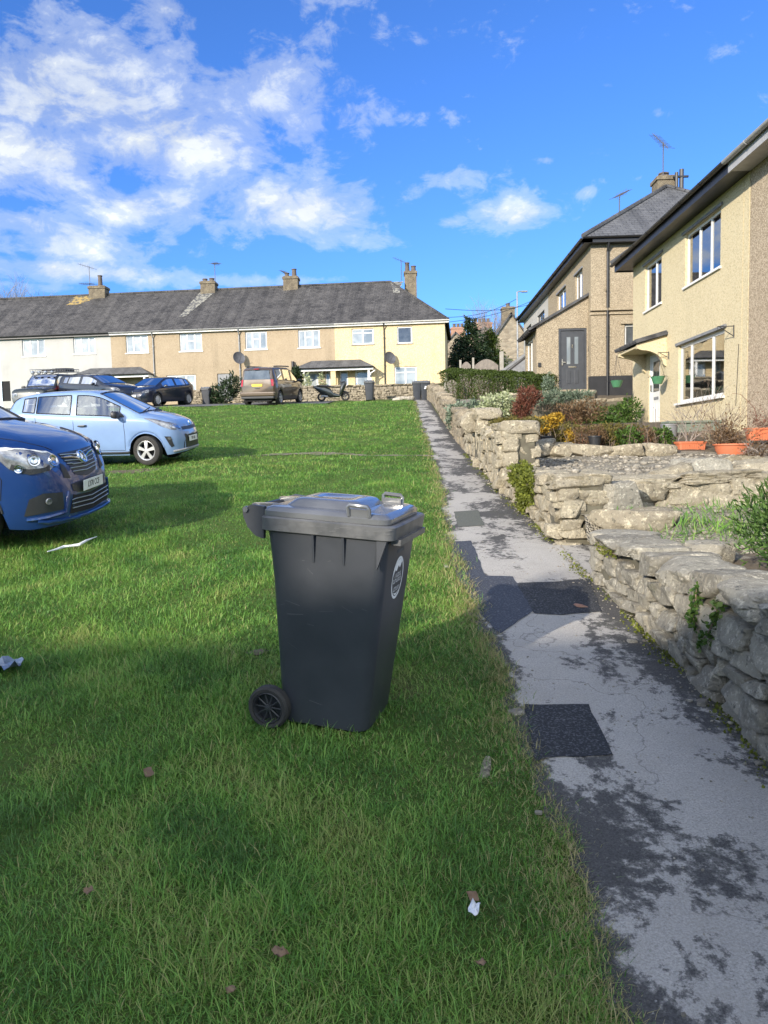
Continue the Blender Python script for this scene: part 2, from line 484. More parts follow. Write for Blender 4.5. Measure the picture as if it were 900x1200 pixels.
simple('wood_dark',(.035,.033,.032),.7); simple('fence_wood',(.27,.235,.20),.9,var=(.19,.165,.145),scale=5,bmp=.3)
simple('anthracite',(.050,.054,.061),.42,var=(.06,.064,.072)); simple('black_paint',(.018,.019,.021),.5,var=(.03,.03,.033),scale=3)
simple('gutter_black',(.022,.022,.024),.4); simple('gutter_grey',(.36,.36,.36),.45); simple('gutter_white',(.72,.71,.68),.45)
simple('soffit_grey',(.42,.42,.43),.5)
simple('paper',(.78,.79,.80),.7,var=(.6,.62,.65)); simple('plastic_sheet',(.24,.29,.37),.3,var=(.09,.12,.18),scale=7,coat=.6)
simple('dead_leaf',(.13,.075,.04),.8,var=(.20,.13,.08),scale=15)
simple('green_tub',(.05,.17,.085),.5,var=(.08,.22,.12)); simple('tank_green',(.13,.17,.13),.7,var=(.17,.2,.16),scale=5)
simple('concrete',(.36,.34,.30),.9,var=(.27,.25,.21),scale=3,bmp=.4)
simple('tarmac_new',(.022,.024,.028),.85,var=(.13,.135,.145),scale=75,spread=(.50,.68),bmp=.9,bscale=160,bdist=.012)
simple('tarmac_blue',(.036,.042,.058),.85,var=(.11,.122,.145),scale=70,spread=(.5,.68),bmp=.7,bscale=160,bdist=.008)
simple('tarmac_old',(.085,.09,.08),.9,var=(.12,.125,.10),scale=40,bmp=.6,bscale=150,bdist=.008)
simple('road',(.10,.10,.10),.9,var=(.14,.14,.135),scale=6,bmp=.4,bscale=80)
render_wall('white_render',(.43,.425,.405),(.37,.365,.345),None,60,.5,.2)
render_wall('beige_render',(.37,.295,.20),(.28,.22,.148),(.40,.325,.23),48,.5,.55)
render_wall('tan_render',(.385,.305,.205),(.295,.23,.153),(.40,.325,.23),48,.5,.55)
render_wall('yellow_render',(.66,.52,.30),(.57,.44,.245),(.70,.57,.35),30,.4,.4)
render_wall('cream_render',(.60,.51,.325),(.54,.455,.29),(.63,.55,.37),48,1.,.2)
render_wall('pebbledash',(.275,.225,.155),(.23,.187,.128),(.43,.36,.26),54,1.,.2)
render_wall('pebbledash_near',(.31,.25,.175),(.27,.215,.15),(.52,.43,.32),58,1.,.2)
render_wall('pale_blue_render',(.55,.66,.75),(.5,.6,.7),None,25,.4,.2)
render_wall('back_house_render',(.45,.40,.33),(.4,.35,.28),None,25,.4,.2)
slate('slate',(.020,.019,.019),(.078,.073,.069),(.20,.19,.14))
slate('slate_near',(.060,.062,.068),(.105,.106,.11),(.22,.21,.17))
# limestone with lichen
def limestone(name,c1,c2,c3,pit=(.055,.055,.048)):
    m,nt,b=nodes(name); b.inputs['Roughness'].default_value=.92; b.inputs['Specular IOR Level'].default_value=.2
    t=tone_attr(nt)
    col=mixc(nt,t,c1,c2)
    def lay(sc,lo,hi,amt,c,det=10,ro=.74):
        nonlocal col
        col=mixc(nt,ramp(nt,noise(nt,sc,det,ro),[(lo,(0.,)*3),(hi,(amt,)*3)]).outputs[0],col,c)
    lay(6,.42,.60,.9,c3)
    lay(3.3,.52,.66,.75,tuple(x*.55 for x in c1))
    lay(11,.55,.63,.9,tuple(min(.72,x*1.5) for x in c2))
    lay(30,.56,.66,.8,tuple(min(.8,x*1.75) for x in c2))
    lay(19,.57,.66,.92,pit)
    lay(55,.60,.68,.85,pit)
    lay(4.5,.60,.70,.75,(.30,.245,.13))
    lay(2.3,.63,.74,.75,(.085,.09,.03))
    nt.links.new(col,b.inputs['Base Color'])
    hh=math_n(nt,'ADD',noise(nt,24,12,.75),math_n(nt,'MULTIPLY',noise(nt,8,8,.65),1.3))
    bump(nt,b,hh,1.,.04)
limestone('limestone',(.31,.27,.20),(.48,.425,.315),(.38,.335,.25))
limestone('limestone_near',(.28,.26,.215),(.45,.42,.345),(.36,.335,.275),(.085,.085,.08))
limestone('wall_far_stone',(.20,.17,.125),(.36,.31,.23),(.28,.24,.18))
limestone('pebbles',(.22,.20,.17),(.46,.42,.35),(.36,.33,.27),(.16,.15,.13))
simple('joint_earth',(.085,.075,.055),.95,var=(.13,.12,.085),scale=9,bmp=.6)
# gable of the distant stone house
def rubble_face(name,c1,c2,mort,sc):
    m,nt,b=nodes(name); b.inputs['Roughness'].default_value=.95
    v=N(nt,'ShaderNodeTexVoronoi',feature='F1'); v.inputs['Scale'].default_value=sc
    e=N(nt,'ShaderNodeTexVoronoi',feature='DISTANCE_TO_EDGE'); e.inputs['Scale'].default_value=sc
    mp=mapping(nt,(.8,.8,1.7)); nt.links.new(mp,v.inputs['Vector']); nt.links.new(mp,e.inputs['Vector'])
    sp=N(nt,'ShaderNodeSeparateColor'); nt.links.new(v.outputs['Color'],sp.inputs[0])
    col=mixc(nt,sp.outputs[0],c1,c2)
    col=mixc(nt,ramp(nt,e.outputs['Distance'],[(.0,(1.,)*3),(.1,(0.,)*3)]).outputs[0],col,mort)
    nt.links.new(col,b.inputs['Base Color']); bump(nt,b,e.outputs['Distance'],.8,.05)
rubble_face('stone_gable',(.20,.165,.12),(.36,.30,.22),(.24,.21,.16),3.0)
# gravel terrace
def gravel_mat(name,c1,c2,c3,sc=55):
    m,nt,b=nodes(name); b.inputs['Roughness'].default_value=.95
    v=N(nt,'ShaderNodeTexVoronoi'); v.inputs['Scale'].default_value=sc
    tc=N(nt,'ShaderNodeTexCoord'); nt.links.new(tc.outputs['Object'],v.inputs['Vector'])
    sp=N(nt,'ShaderNodeSeparateColor'); nt.links.new(v.outputs['Color'],sp.inputs[0])
    col=mixc(nt,sp.outputs[0],c1,c2)
    f=noise(nt,1.7,8,.7); col=mixc(nt,ramp(nt,f,[(.48,(0.,)*3),(.66,(.9,)*3)]).outputs[0],col,c3)
    nt.links.new(col,b.inputs['Base Color'])
    bump(nt,b,math_n(nt,'ADD',math_n(nt,'MULTIPLY',v.outputs['Distance'],-1.),math_n(nt,'MULTIPLY',noise(nt,9,6),1.5)),1.,.03)
gravel_mat('gravel_bed',(.26,.235,.185),(.38,.345,.275),(.20,.18,.135))
# footpath: worn pale grit coat over dark bitumen
def path_mat():
    m,nt,b=nodes('footpath'); b.inputs['Roughness'].default_value=.9
    tc=N(nt,'ShaderNodeTexCoord'); sp=N(nt,'ShaderNodeSeparateXYZ'); nt.links.new(tc.outputs['UV'],sp.inputs[0])
    v=sp.outputs[1]
    bias=ramp(nt,v,[(0,(.24,)*3),(.06,(.12,)*3),(.16,(-.02,)*3),(.50,(-.01,)*3),(.70,(.03,)*3),(.86,(.17,)*3),(1,(.34,)*3)])
    nearf=N(nt,'ShaderNodeMapRange'); nt.links.new(sp.outputs[0],nearf.inputs[0]); nearf.inputs[1].default_value=2.4; nearf.inputs[2].default_value=4.2; nearf.inputs[3].default_value=1; nearf.inputs[4].default_value=0
    farf=N(nt,'ShaderNodeMapRange'); nt.links.new(sp.outputs[0],farf.inputs[0]); farf.inputs[1].default_value=7; farf.inputs[2].default_value=13; farf.inputs[3].default_value=0; farf.inputs[4].default_value=.06
    b2=math_n(nt,'MULTIPLY',nearf.outputs[0],ramp(nt,v,[(0,(.06,)*3),(.3,(.01,)*3),(.6,(.0,)*3),(1,(0.,)*3)]).outputs[0])
    n1=noise(nt,1.5,12,.68,mapping(nt,(1.15,.75,1)),.6)
    n2=noise(nt,16,8,.75)
    s=math_n(nt,'ADD',math_n(nt,'ADD',n1,math_n(nt,'ADD',bias.outputs[0],math_n(nt,'ADD',b2,farf.outputs[0]))),math_n(nt,'MULTIPLY_ADD',n2,.50,-.25))
    k=ramp(nt,s,[(.56,(0.,)*3),(.585,(.65,)*3),(.63,(1.,)*3)])
    g=ramp(nt,noise(nt,120,5,.75),[(.34,(0.,)*3),(.64,(1.,)*3)]).outputs[0]
    light=mixc(nt,g,(.30,.285,.258),(.55,.52,.475))
    lw=noise(nt,3,6,.6); light=mixc(nt,ramp(nt,lw,[(.45,(0.,)*3),(.75,(.7,)*3)]).outputs[0],light,(.355,.33,.295))
    dark=mixc(nt,g,(.042,.040,.038),(.115,.112,.108))
    dm=noise(nt,2.6,7,.7); dark=mixc(nt,ramp(nt,dm,[(.56,(0.,)*3),(.72,(.6,)*3)]).outputs[0],dark,(.10,.10,.075))
    gs=noise(nt,48,2,.5); dark=mixc(nt,ramp(nt,gs,[(.70,(0.,)*3),(.76,(.9,)*3)]).outputs[0],dark,(.34,.33,.31))
    col=mixc(nt,k.outputs[0],light,dark)
    mv=noise(nt,5,8,.7)
    ms=math_n(nt,'ADD',mv,math_n(nt,'SUBTRACT',ramp(nt,v,[(0,(.40,)*3),(.1,(.0,)*3),(.86,(.0,)*3),(.93,(.46,)*3),(1,(.56,)*3)]).outputs[0],.4))
    col=mixc(nt,ramp(nt,ms,[(.55,(0.,)*3),(.64,(.9,)*3)]).outputs[0],col,(.085,.085,.022))
    ck=N(nt,'ShaderNodeTexVoronoi',feature='DISTANCE_TO_EDGE'); ck.inputs['Scale'].default_value=.62
    wv=N(nt,'ShaderNodeVectorMath',operation='ADD'); nz=N(nt,'ShaderNodeTexNoise'); nz.inputs['Scale'].default_value=3; nz.inputs['Detail'].default_value=6; nt.links.new(tc.outputs['Object'],nz.inputs['Vector']); sc=N(nt,'ShaderNodeVectorMath',operation='SCALE'); sc.inputs['Scale'].default_value=.55; nt.links.new(nz.outputs['Color'],sc.inputs[0]); nt.links.new(tc.outputs['Object'],wv.inputs[0]); nt.links.new(sc.outputs[0],wv.inputs[1]); nt.links.new(wv.outputs[0],ck.inputs['Vector'])
    col=mixc(nt,ramp(nt,ck.outputs['Distance'],[(0,(.5,)*3),(.004,(.0,)*3)]).outputs[0],col,(.03,.03,.028))
    nt.links.new(col,b.inputs['Base Color'])
    bump(nt,b,math_n(nt,'ADD',g,math_n(nt,'MULTIPLY',k.outputs[0],-.6)),.6,.008)
path_mat()
def lawn_mat():
    m,nt,b=nodes('lawn'); b.inputs['Roughness'].default_value=.95; b.inputs['Specular IOR Level'].default_value=.1
    f=noise(nt,.9,9,.7); c=mixc(nt,ramp(nt,f,[(.35,(0.,)*3),(.7,(1.,)*3)]).outputs[0],(.075,.15,.03),(.12,.20,.042))
    g=noise(nt,22,7,.75); c=mixc(nt,ramp(nt,g,[(.42,(0.,)*3),(.72,(.85,)*3)]).outputs[0],c,(.045,.06,.018))
    h=noise(nt,2.4,8,.7); c=mixc(nt,ramp(nt,h,[(.56,(0.,)*3),(.70,(.8,)*3)]).outputs[0],c,(.15,.13,.06)); k=noise(nt,70,6,.8); c=mixc(nt,ramp(nt,k,[(.5,(0.,)*3),(.66,(.8,)*3)]).outputs[0],c,(.19,.20,.075))
    nt.links.new(c,b.inputs['Base Color']); bump(nt,b,g,1.,.05)
lawn_mat()
def grass_mat(name='grass_blade'):
    m,nt,b=nodes(name); out=nt.nodes['Material Output']
    t=tone_attr(nt)
    r=ramp(nt,t,[(0,(.048,.135,.030)),(.35,(.105,.26,.046)),(.7,(.19,.37,.062)),(.86,(.27,.40,.09)),(.93,(.33,.31,.12)),(1,(.42,.35,.18))])
    f=noise(nt,.7,6,.6); c=mixc(nt,ramp(nt,f,[(.3,(0.,)*3),(.7,(.55,)*3)]).outputs[0],r.outputs[0],mixc(nt,.5,r.outputs[0],(.19,.30,.05)))
    nt.links.new(c,b.inputs['Base Color']); b.inputs['Roughness'].default_value=.5; b.inputs['Specular IOR Level'].default_value=.35
    tr=N(nt,'ShaderNodeBsdfTranslucent'); nt.links.new(c,tr.inputs[0])
    mx=N(nt,'ShaderNodeMixShader'); mx.inputs[0].default_value=.3
    nt.links.new(b.outputs[0],mx.inputs[1]); nt.links.new(tr.outputs[0],mx.inputs[2]); nt.links.new(mx.outputs[0],out.inputs[0])
grass_mat()
leaf_mat('leaf_hedge',(.035,.06,.010),(.085,.125,.02))
leaf_mat('leaf_conifer',(.012,.03,.012),(.045,.075,.028),trans=.1)
leaf_mat('leaf_silver',(.10,.15,.09),(.30,.36,.27))
leaf_mat('leaf_variegated',(.26,.32,.14),(.60,.62,.42))
leaf_mat('leaf_red',(.13,.045,.03),(.26,.11,.07))
leaf_mat('leaf_brown',(.12,.075,.04),(.26,.17,.09))
leaf_mat('leaf_yellow',(.35,.20,.02),(.62,.42,.06))
leaf_mat('leaf_moss',(.08,.10,.015),(.24,.27,.04))
leaf_mat('leaf_green',(.035,.085,.015),(.12,.20,.035))
leaf_mat('leaf_box',(.03,.075,.015),(.13,.22,.05))
leaf_mat('leaf_olive',(.09,.085,.02),(.22,.18,.05))
glass_mat('window_glass',refl=.26); glass_mat('car_glass',(.82,.85,.85),.97,.20); glass_mat('car_glass_dark',(.15,.17,.18),.5,.06)
# pane with pale nets close behind: seen from 45 m it is a pale, glossy sheet
simple('pane_nets',(.34,.37,.38),.2,var=(.17,.20,.22),scale=1.1,spread=(.4,.62),coat=1,detail=2)
simple('pane_dark',(.03,.035,.04),.05,var=(.10,.11,.12),scale=1.6,coat=1)
# ================================================================ ground
PLY=[-200,-8,2.09,3.83,5.6,7.57,10.75,14,16.85,21.2,23.8,30.8,34,46]; PLX=[.62,.62,.59,.53,.46,.39,.43,.44,.44,.40,.35,.23,.22,.15]
WBY=[-200,-8,3.5,4.5,5.56,6.31,7.5,8.08,10.65,13.92,16.7,23.65,30.6,34,46]; WBX=[1.75,1.75,1.60,1.54,1.51,1.47,1.42,1.39,1.25,1.18,1.14,1.02,.87,.85,.8]
pl=lambda y:float(np.interp(y,PLY,PLX)); wb=lambda y:float(np.interp(y,WBY,WBX))
def lawn_bump(x,y): return .022*math.sin(x*2.1+y*.7)+.018*math.sin(y*2.9-x*1.3)+.012*math.sin(x*6.1+1)*math.sin(y*5.3)
def gnd_z(x,y):
    z=gz(y)
    d=min(max((pl(y)-x-.05)/.4,0),1)
    if x<pl(y)+.5: z+=d*(lawn_bump(x,y)+.03)
    return z
xs=np.concatenate([np.array([-700,-300,-120,-80,-60,-50]),np.arange(-44,-10,1.0),np.arange(-10,-5,.4),np.arange(-5,2.2,.15),np.arange(2.2,8,.6),np.array([8,10,14,20,30,50,90,200,700])])
ys=np.concatenate([np.array([-400,-150,-60,-40,-25,-15,-8,-4,-1]),np.arange(0,9,.15),np.arange(9,20,.3),np.arange(20,48,.8),np.array([48,52,60,75,100,160,300,800])])
gx,gy=np.meshgrid(xs,ys)
gzv=np.array([[gnd_z(x,y) for x in xs] for y in ys])
V=np.stack([gx,gy,gzv],-1).reshape(-1,3); nx=len(xs)
ii=np.arange(len(ys)-1)[:,None]*nx+np.arange(nx-1)[None]
Fq=np.stack([ii,ii+1,ii+nx+1,ii+nx],-1).reshape(-1,4)
setp(np_mesh('ground',V,Fq,'lawn',smooth=True),kind='structure')
# footpath ribbon
def ribbon(name,ysamp,fl,fr,mat,dz,nv=6,kind='structure'):
    V=[];UV=[]
    for y in ysamp:
        a,b=fl(y),fr(y)
        for k in range(nv+1):
            x=a+(b-a)*k/nv; V.append((x,y,gz(y)+dz-.012*(k in(0,nv)))); UV.append((y,k/nv))
    V=np.array(V);i=np.arange(len(ysamp)-1)[:,None]*(nv+1)+np.arange(nv)[None]
    Fq=np.stack([i,i+1,i+nv+2,i+nv+1],-1).reshape(-1,4)
    return setp(np_mesh(name,V,Fq,mat,smooth=True,uv=np.array(UV)),kind=kind)
ribbon('path',np.concatenate([np.arange(-8,1.5,.3),np.arange(1.5,9,.04),np.arange(9,20,.2),np.arange(20,42.6,.5)]),lambda y:pl(y)-.06+.03*math.sin(y*3.1)+.022*math.sin(y*7.7)+.012*math.sin(y*23)+.008*math.sin(y*41+1),lambda y:wb(y)+(.06 if not 6.3<y<7.5 else .55),'footpath',.014,10)
def flat_poly(name,px,mat,dz=.019,sub=.07):
    P=[gnd(*q,dz=.014) for q in px]
    bm=bmesh.new(); c=[]
    for a,b in zip(P,P[1:]+P[:1]):
        n=max(1,int(np.linalg.norm(b-a)/sub))
        for k in range(n):
            q=a+(b-a)*k/n; j=0 if k==0 else .008
            c.append((q[0]+random.uniform(-j,j),q[1]+random.uniform(-j,j)))
    f=bm.faces.new([bm.verts.new((x,y,gz(y)+dz)) for x,y in c])
    bmesh.ops.triangulate(bm,faces=[f])
    bmesh.ops.subdivide_edges(bm,edges=bm.edges[:],cuts=5,use_grid_fill=True)
    for v in bm.verts: v.co.z=gz(v.co.y)+dz
    bmesh.ops.recalc_face_normals(bm,faces=bm.faces)
    if sum(f.normal.z for f in bm.faces)<0: bmesh.ops.reverse_faces(bm,faces=bm.faces)
    me=bpy.data.meshes.new(name); bm.to_mesh(me); bm.free(); me.materials.append(MATS[mat])
    return setp(link(name,me),kind='structure')
flat_poly('path_patch',[(614,826),(690,826),(704,855),(718,885),(640,889),(628,893)],'tarmac_new')
flat_poly('path_patch',[(533,635),(552,634),(569,675),(601,676),(613,697),(624,717),(603,732),(586,743),(566,722),(545,690),(526,660)],'tarmac_blue')
flat_poly('path_patch',[(603,684),(650,682),(690,679),(706,717),(660,721),(626,719)],'tarmac_new',.0185)
flat_poly('path_patch',[(532,600),(560,598),(568,616),(537,618)],'tarmac_old')
# narrow worn strip across the lawn, and the road in front of the terrace
def strip(name,A,B,w,mat,dz,n=40):
    A=np.array(A);B=np.array(B);V=[];UV=[]
    d=(B-A)/np.linalg.norm(B-A);q=np.array([-d[1],d[0]])
    for i in range(n+1):
        for s in(-1,0,1):
            p=A+(B-A)*i/n+q*s*w/2*(1+.25*math.sin(i*1.9+s)); V.append((*p,gnd_z(*p)+dz)); UV.append((i/n,s))
    i=np.arange(n)[:,None]*3+np.arange(2)[None]
    Fq=np.stack([i,i+3,i+4,i+1],-1).reshape(-1,4)
    setp(np_mesh(name,np.array(V),Fq,mat,smooth=True,uv=np.array(UV)),kind='structure')
simple('worn_strip',(.20,.17,.12),.95,var=(.10,.11,.05),scale=3,spread=(.4,.6),bmp=.5)
strip('cross_path',(-3.9,16.9),(.36,16.0),.34,'worn_strip',.012)
V=[];rx=np.arange(-46,-2.6,2.0);ry=np.arange(36.2,42.9,.4)
for y in ry:
    for x in rx: V.append((x,y,gz(y)+.055))
i=np.arange(len(ry)-1)[:,None]*len(rx)+np.arange(len(rx)-1)[None]
setp(np_mesh('road',np.array(V),np.stack([i,i+1,i+len(rx)+1,i+len(rx)],-1).reshape(-1,4),'road'),kind='structure')
# ================================================================ grass
def vnoise(x,y,s,seed):
    r=np.random.default_rng(seed); o=0
    for k in range(7):
        a=r.uniform(0,6.28);f=s*r.uniform(.5,1.8); o=o+np.sin((x*np.cos(a)+y*np.sin(a))*f+r.uniform(0,6.28))
    return o/7
def grass(bands):
    VV=[];TT=[]
    PYa=np.array(PY);PZa=np.array(PZ)
    for y0,y1,den,L,w in bands:
        wid=lambda y:(.62*y+1.2+.6)
        area=(wid(y0)+wid(y1))/2*(y1-y0); n=int(area*den)
        y=RNG.uniform(y0,y1,n); x=RNG.uniform(-.62*y1-1.2,.75,n)
        ne=int((y1-y0)*den*.34); ye=RNG.uniform(y0,y1,ne); xe=np.interp(ye,PLY,PLX)+.03-np.abs(RNG.normal(0,.13,ne)); n=n+ne; x=np.concatenate([x,xe]); y=np.concatenate([y,ye])
        cl=vnoise(x,y,3.2,3)+.7*vnoise(x,y,9,4)
        e=np.interp(y,PLY,PLX)
        edge=(e+.02+.018*np.sin(y*4.7)+.02*np.sin(y*11.3+1)+.015*np.sin(y*23)+RNG.normal(0,.035,n))-x
        edge=edge+np.where(RNG.uniform(0,1,n)<.12,.07,0)
        keep=(x>-.62*y-1.2)&(edge>0)&(RNG.uniform(0,1,n)<np.clip(.88+cl*.6,.45,1))
        ty=16.9+(x+3.9)/(4.26)*(-.9)
        keep&=~((np.abs(y-ty)<.17)&(RNG.uniform(0,1,n)<np.clip(.45+(x+4)*.12,0,.9))*(x>-4.1))
        keep&=~((x>-46)&(x<-3)&(y>36.4))
        x,y,cl,edge=x[keep],y[keep],cl[keep],edge[keep]; n=len(x)
        z=np.array([0.0]*n)
        kk=np.array([-.6,-.3,0,.3,.6]); z=np.mean([np.interp(y+q,PYa,PZa) for q in kk],0)
        d=np.clip((np.interp(y,PLY,PLX)-x-.05)/.4,0,1)
        z+=d*(.022*np.sin(x*2.1+y*.7)+.018*np.sin(y*2.9-x*1.3)+.012*np.sin(x*6.1+1)*np.sin(y*5.3)+.03)-.006
        l=L*np.where(RNG.uniform(0,1,n)<.13,1.9,1)*RNG.uniform(.45,1.35,n)*(1+.45*np.clip(cl,-.6,1))
        tuft=vnoise(x,y,5,9)
        l*=np.where(tuft>.45,1.35,1)
        a=RNG.uniform(0,6.283,n)+vnoise(x,y,2.5,12)*2
        lean=RNG.uniform(.3,2.0,n)
        dx,dy=np.cos(a)*lean,np.sin(a)*lean; h=1/np.sqrt(1+lean**2)
        ww=w*RNG.uniform(.6,1.3,n); b=a+np.pi/2+RNG.normal(0,.5,n); wx,wy=np.cos(b)*ww/2,np.sin(b)*ww/2
        P=np.stack([x,y,z],1)
        m=P+np.stack([dx*l*h*.42,dy*l*h*.42,l*h*.62],1); t=P+np.stack([dx*l*h*1.05,dy*l*h*1.05,l*h*.95],1)
        W=np.stack([wx,wy,0*wx],1)
        VV.append(np.stack([P-W,P+W,m-W*.85,m+W*.85,t-W*.18,t+W*.18],1).reshape(-1,3))
        tone=np.clip(.42+.34*vnoise(x,y,1.1,21)+.55*vnoise(x,y,7,23)+.3*vnoise(x,y,19,24)+.22*cl+RNG.normal(0,.22,n),0,.9)
        dry=RNG.uniform(0,1,n)<np.clip(.05+.75*np.exp(-np.clip(edge,0,9)/.16)+.35*np.clip(vnoise(x,y,1.6,31)-.35,0,1),0,.8)
        tone=np.where(dry,RNG.uniform(.88,1,n)+.06*(edge<.2),tone)
        TT.append(np.repeat(tone,6))
    V=np.concatenate(VV);T=np.concatenate(TT);n=len(V)//6
    o=np.arange(n)[:,None]*6
    Fq=np.concatenate([o+np.array([[0,1,3,2]]),o+np.array([[2,3,5,4]])],0)
    return V,Fq,T
V,Fq,T=grass([(1.2,3,27000,.036,.0029),(3,5,20000,.037,.0036),(5,8,11500,.038,.0046),(8,13,4200,.038,.006),(13,22,1300,.042,.011),(22,38,420,.045,.020)])
g=np_mesh('grass',V,Fq,'grass_blade',None,T); setp(g,'short green lawn grass on the slope beside the path','grass',kind='stuff')
# ================================================================ dry stone walls
def rubble_wall(name,label,segs,ztop,zfun,mat,row=(.10,.19),slen=(.16,.42),thick=.34,cope=(.3,.6,.15),core=True,group=None,n=4,rough=.10,cope_over=.03,top_jit=.03):
    """segs: list of (A,B,flip) plan segments; outward is to the left of A->B (flip for right)"""
    parts=[];t=thing(name,label,'stone wall',(segs[0][0][0],segs[0][0][1],zfun(segs[0][0][1])),0,group)
    C=[];Sz=[];Yw=[];C2=[];S2=[];Y2=[]; mb=MB()
    for A,B,flip in segs:
        A=np.array(A,float);B=np.array(B,float);L=np.linalg.norm(B-A);u=(B-A)/L;nrm=np.array([-u[1],u[0]])*(-1 if flip else 1)
        yaw=math.atan2(u[1],u[0])
        zt=ztop if callable(ztop) else (lambda y,q=ztop:q)
        zmin=min(zfun(A[1]),zfun(B[1]))-.08
        zmax=max(zt(A[1]),zt(B[1]))
        z=zmin
        while z<zmax-.04:
            h=random.uniform(*row); s=-random.uniform(0,.12)
            while s<L:
                l=random.uniform(*slen)*(1.0 if random.random()<.8 else .6)
                l=min(l,L-s+.05)
                c=s+l/2; s+=l
                if l<.06: continue
                y=A[1]+u[1]*min(max(c,0),L)
                hh=h*random.uniform(.85,1.2)
                zc=z+h/2+random.uniform(-.02,.02)
                if zc+hh/2<zfun(y)-.02 or zc+hh*.35>zt(y)-cope[2]*.55: continue
                dpt=random.uniform(.18,.26)
                p=A+u*c-nrm*(dpt/2-random.uniform(-.012,.022))
                C.append((p[0],p[1],zc));Sz.append((l*.985,dpt,hh*.99));Yw.append(yaw+random.gauss(0,.05))
            z+=h
        s=-.03
        while s<L:
            l=min(random.uniform(cope[0],cope[1]),L-s+.06)
            if l<.12: break
            c=s+l/2;s+=l
            y=A[1]+u[1]*c
            p=A+u*c-nrm*(thick/2-cope_over)
            hh=cope[2]*random.uniform(.8,1.25)
            C2.append((p[0],p[1],zt(y)-hh/2+random.uniform(-top_jit,top_jit)));S2.append((l*1.08,thick*random.uniform(.95,1.2),hh*1.1));Y2.append(yaw+random.gauss(0,.06))
        # hearting behind the face
        k=max(1,int(L/.5))
        for i in range(k):
            a=A+u*L*i/k;b=A+u*L*(i+1)/k
            z0=min(zfun(a[1]),zfun(b[1]))-.15; z1=min(zt(a[1]),zt(b[1]))-cope[2]*.7
            if z1>z0: mb.fbox((a[0],a[1],0),(*u,0),(*nrm,0),0,L/k,-thick,-.065,z0,z1)
    V1=stone_arrays(C,Sz,np.array(Yw),n,11,rough*.62,cuts=4 if n>3 else 2,tilt=.05)
    np_mesh('facing_stones',V1[0],V1[1],mat,t,V1[2],smooth=True,sharp=34)
    V2=stone_arrays(C2,S2,np.array(Y2),n if n<4 else 12,8,rough*.8,cuts=5 if n>3 else 3,tilt=.03)
    np_mesh('coping',V2[0],V2[1],mat,t,V2[2],smooth=True,sharp=34)
    if core: mb.build('hearting','joint_earth',t)
    return t
rubble_wall('stone_wall','low grey limestone rubble wall with thick rounded coping, nearest to the viewpoint',
    [((wb(6.3),6.3),(wb(.4),.4),True),((wb(6.3)+.42,6.32),(wb(6.3)+.02,6.32),True)],.80,gz,'limestone_near',row=(.085,.155),slen=(.14,.36),thick=.42,cope=(.22,.5,.12),n=9,rough=.10,cope_over=.012,top_jit=.012)
rubble_wall('stone_wall','limestone rubble wall with squared end and a mossy shoulder, in the middle of the path side',
    [((wb(10.5),10.5),(wb(7.5),7.5),True),((wb(7.5),7.5),(1.90,7.52),True)],1.22,gz,'limestone',row=(.09,.17),slen=(.14,.34),thick=.42,cope=(.22,.42,.11),n=9,cope_over=.008,top_jit=.014)
rubble_wall('stone_wall','tall lichened limestone wall with square blocky end below the yellow shrub',
    [((wb(13.7),13.7),(wb(10.7),10.7),True),((wb(10.7),10.7),(1.72,10.72),True)],1.84,gz,'limestone',row=(.11,.21),slen=(.16,.38),thick=.44,cope=(.28,.46,.13),n=6,cope_over=.008,top_jit=.02)
rubble_wall('stone_wall','high limestone wall end with one boulder on top, beside the variegated bush',
    [((wb(17.0),17.0),(wb(13.9),13.9),True),((wb(13.9),13.9),(1.55,13.92),True)],2.18,gz,'limestone',row=(.16,.3),slen=(.22,.5),thick=.44,cope=(.35,.6,.16),top_jit=.08,n=6,cope_over=.01)
rubble_wall('stone_wall','long stone wall climbing beside the path along the foot of the clipped hedge',
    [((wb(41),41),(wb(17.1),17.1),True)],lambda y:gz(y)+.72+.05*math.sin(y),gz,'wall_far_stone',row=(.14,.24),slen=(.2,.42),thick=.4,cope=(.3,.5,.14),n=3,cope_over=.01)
# garden ground behind the walls
def gard(x,y):
    e=x-wb(y)
    if y<7.3: z=.60+.10*max(0,min(1,(e-.5)/2))+ .22*max(0,min(1,(y-6.2)/1.2))*max(0,min(1,(e-.45)/.5))
    elif y<8.2: z=.84
    elif y<15: z=1.16+.16*(y-8.2)/6.8
    else: z=1.40
    if y>=14.2:
        zh=np.interp(y,[14.2,16,18,21,24.5,26,28,32,42],[1.36,1.6,1.95,2.1,2.18,2.5,3.3,3.55,4.1])
        k=max(0,min(1,(e-.2)/3.4)); zl=np.interp(y,[14.2,16,20,26,42],[1.36,1.6,2.2,2.95,4.35])
        z=zl+(zh-zl)*k
    z+=.02*math.sin(x*3.3+y*2.1)+.015*math.sin(x*7+y*5)
    return z
ysg=np.concatenate([np.arange(-3,7.2,.3),[7.25,7.35],np.arange(7.5,8.1,.2),[8.14,8.24],np.arange(8.5,20,.3),np.arange(20,42,.6)]); es=np.concatenate([np.arange(.2,3,.2),np.arange(3,9,.5),[10,13]])
V=np.array([[(wb(y)+e,y,gard(wb(y)+e,y)) for e in es] for y in ysg]).reshape(-1,3)
m=len(es);i=np.arange(len(ysg)-1)[:,None]*m+np.arange(m-1)[None]
Fq=np.stack([i,i+1,i+m+1,i+m],-1).reshape(-1,4)
yc=V[Fq].mean(1)[:,1]
xc=V[Fq].mean(1)[:,0]
g1=((yc>6.35)&(yc<14.1))|((yc>5.2)&(xc-1.5<.9))
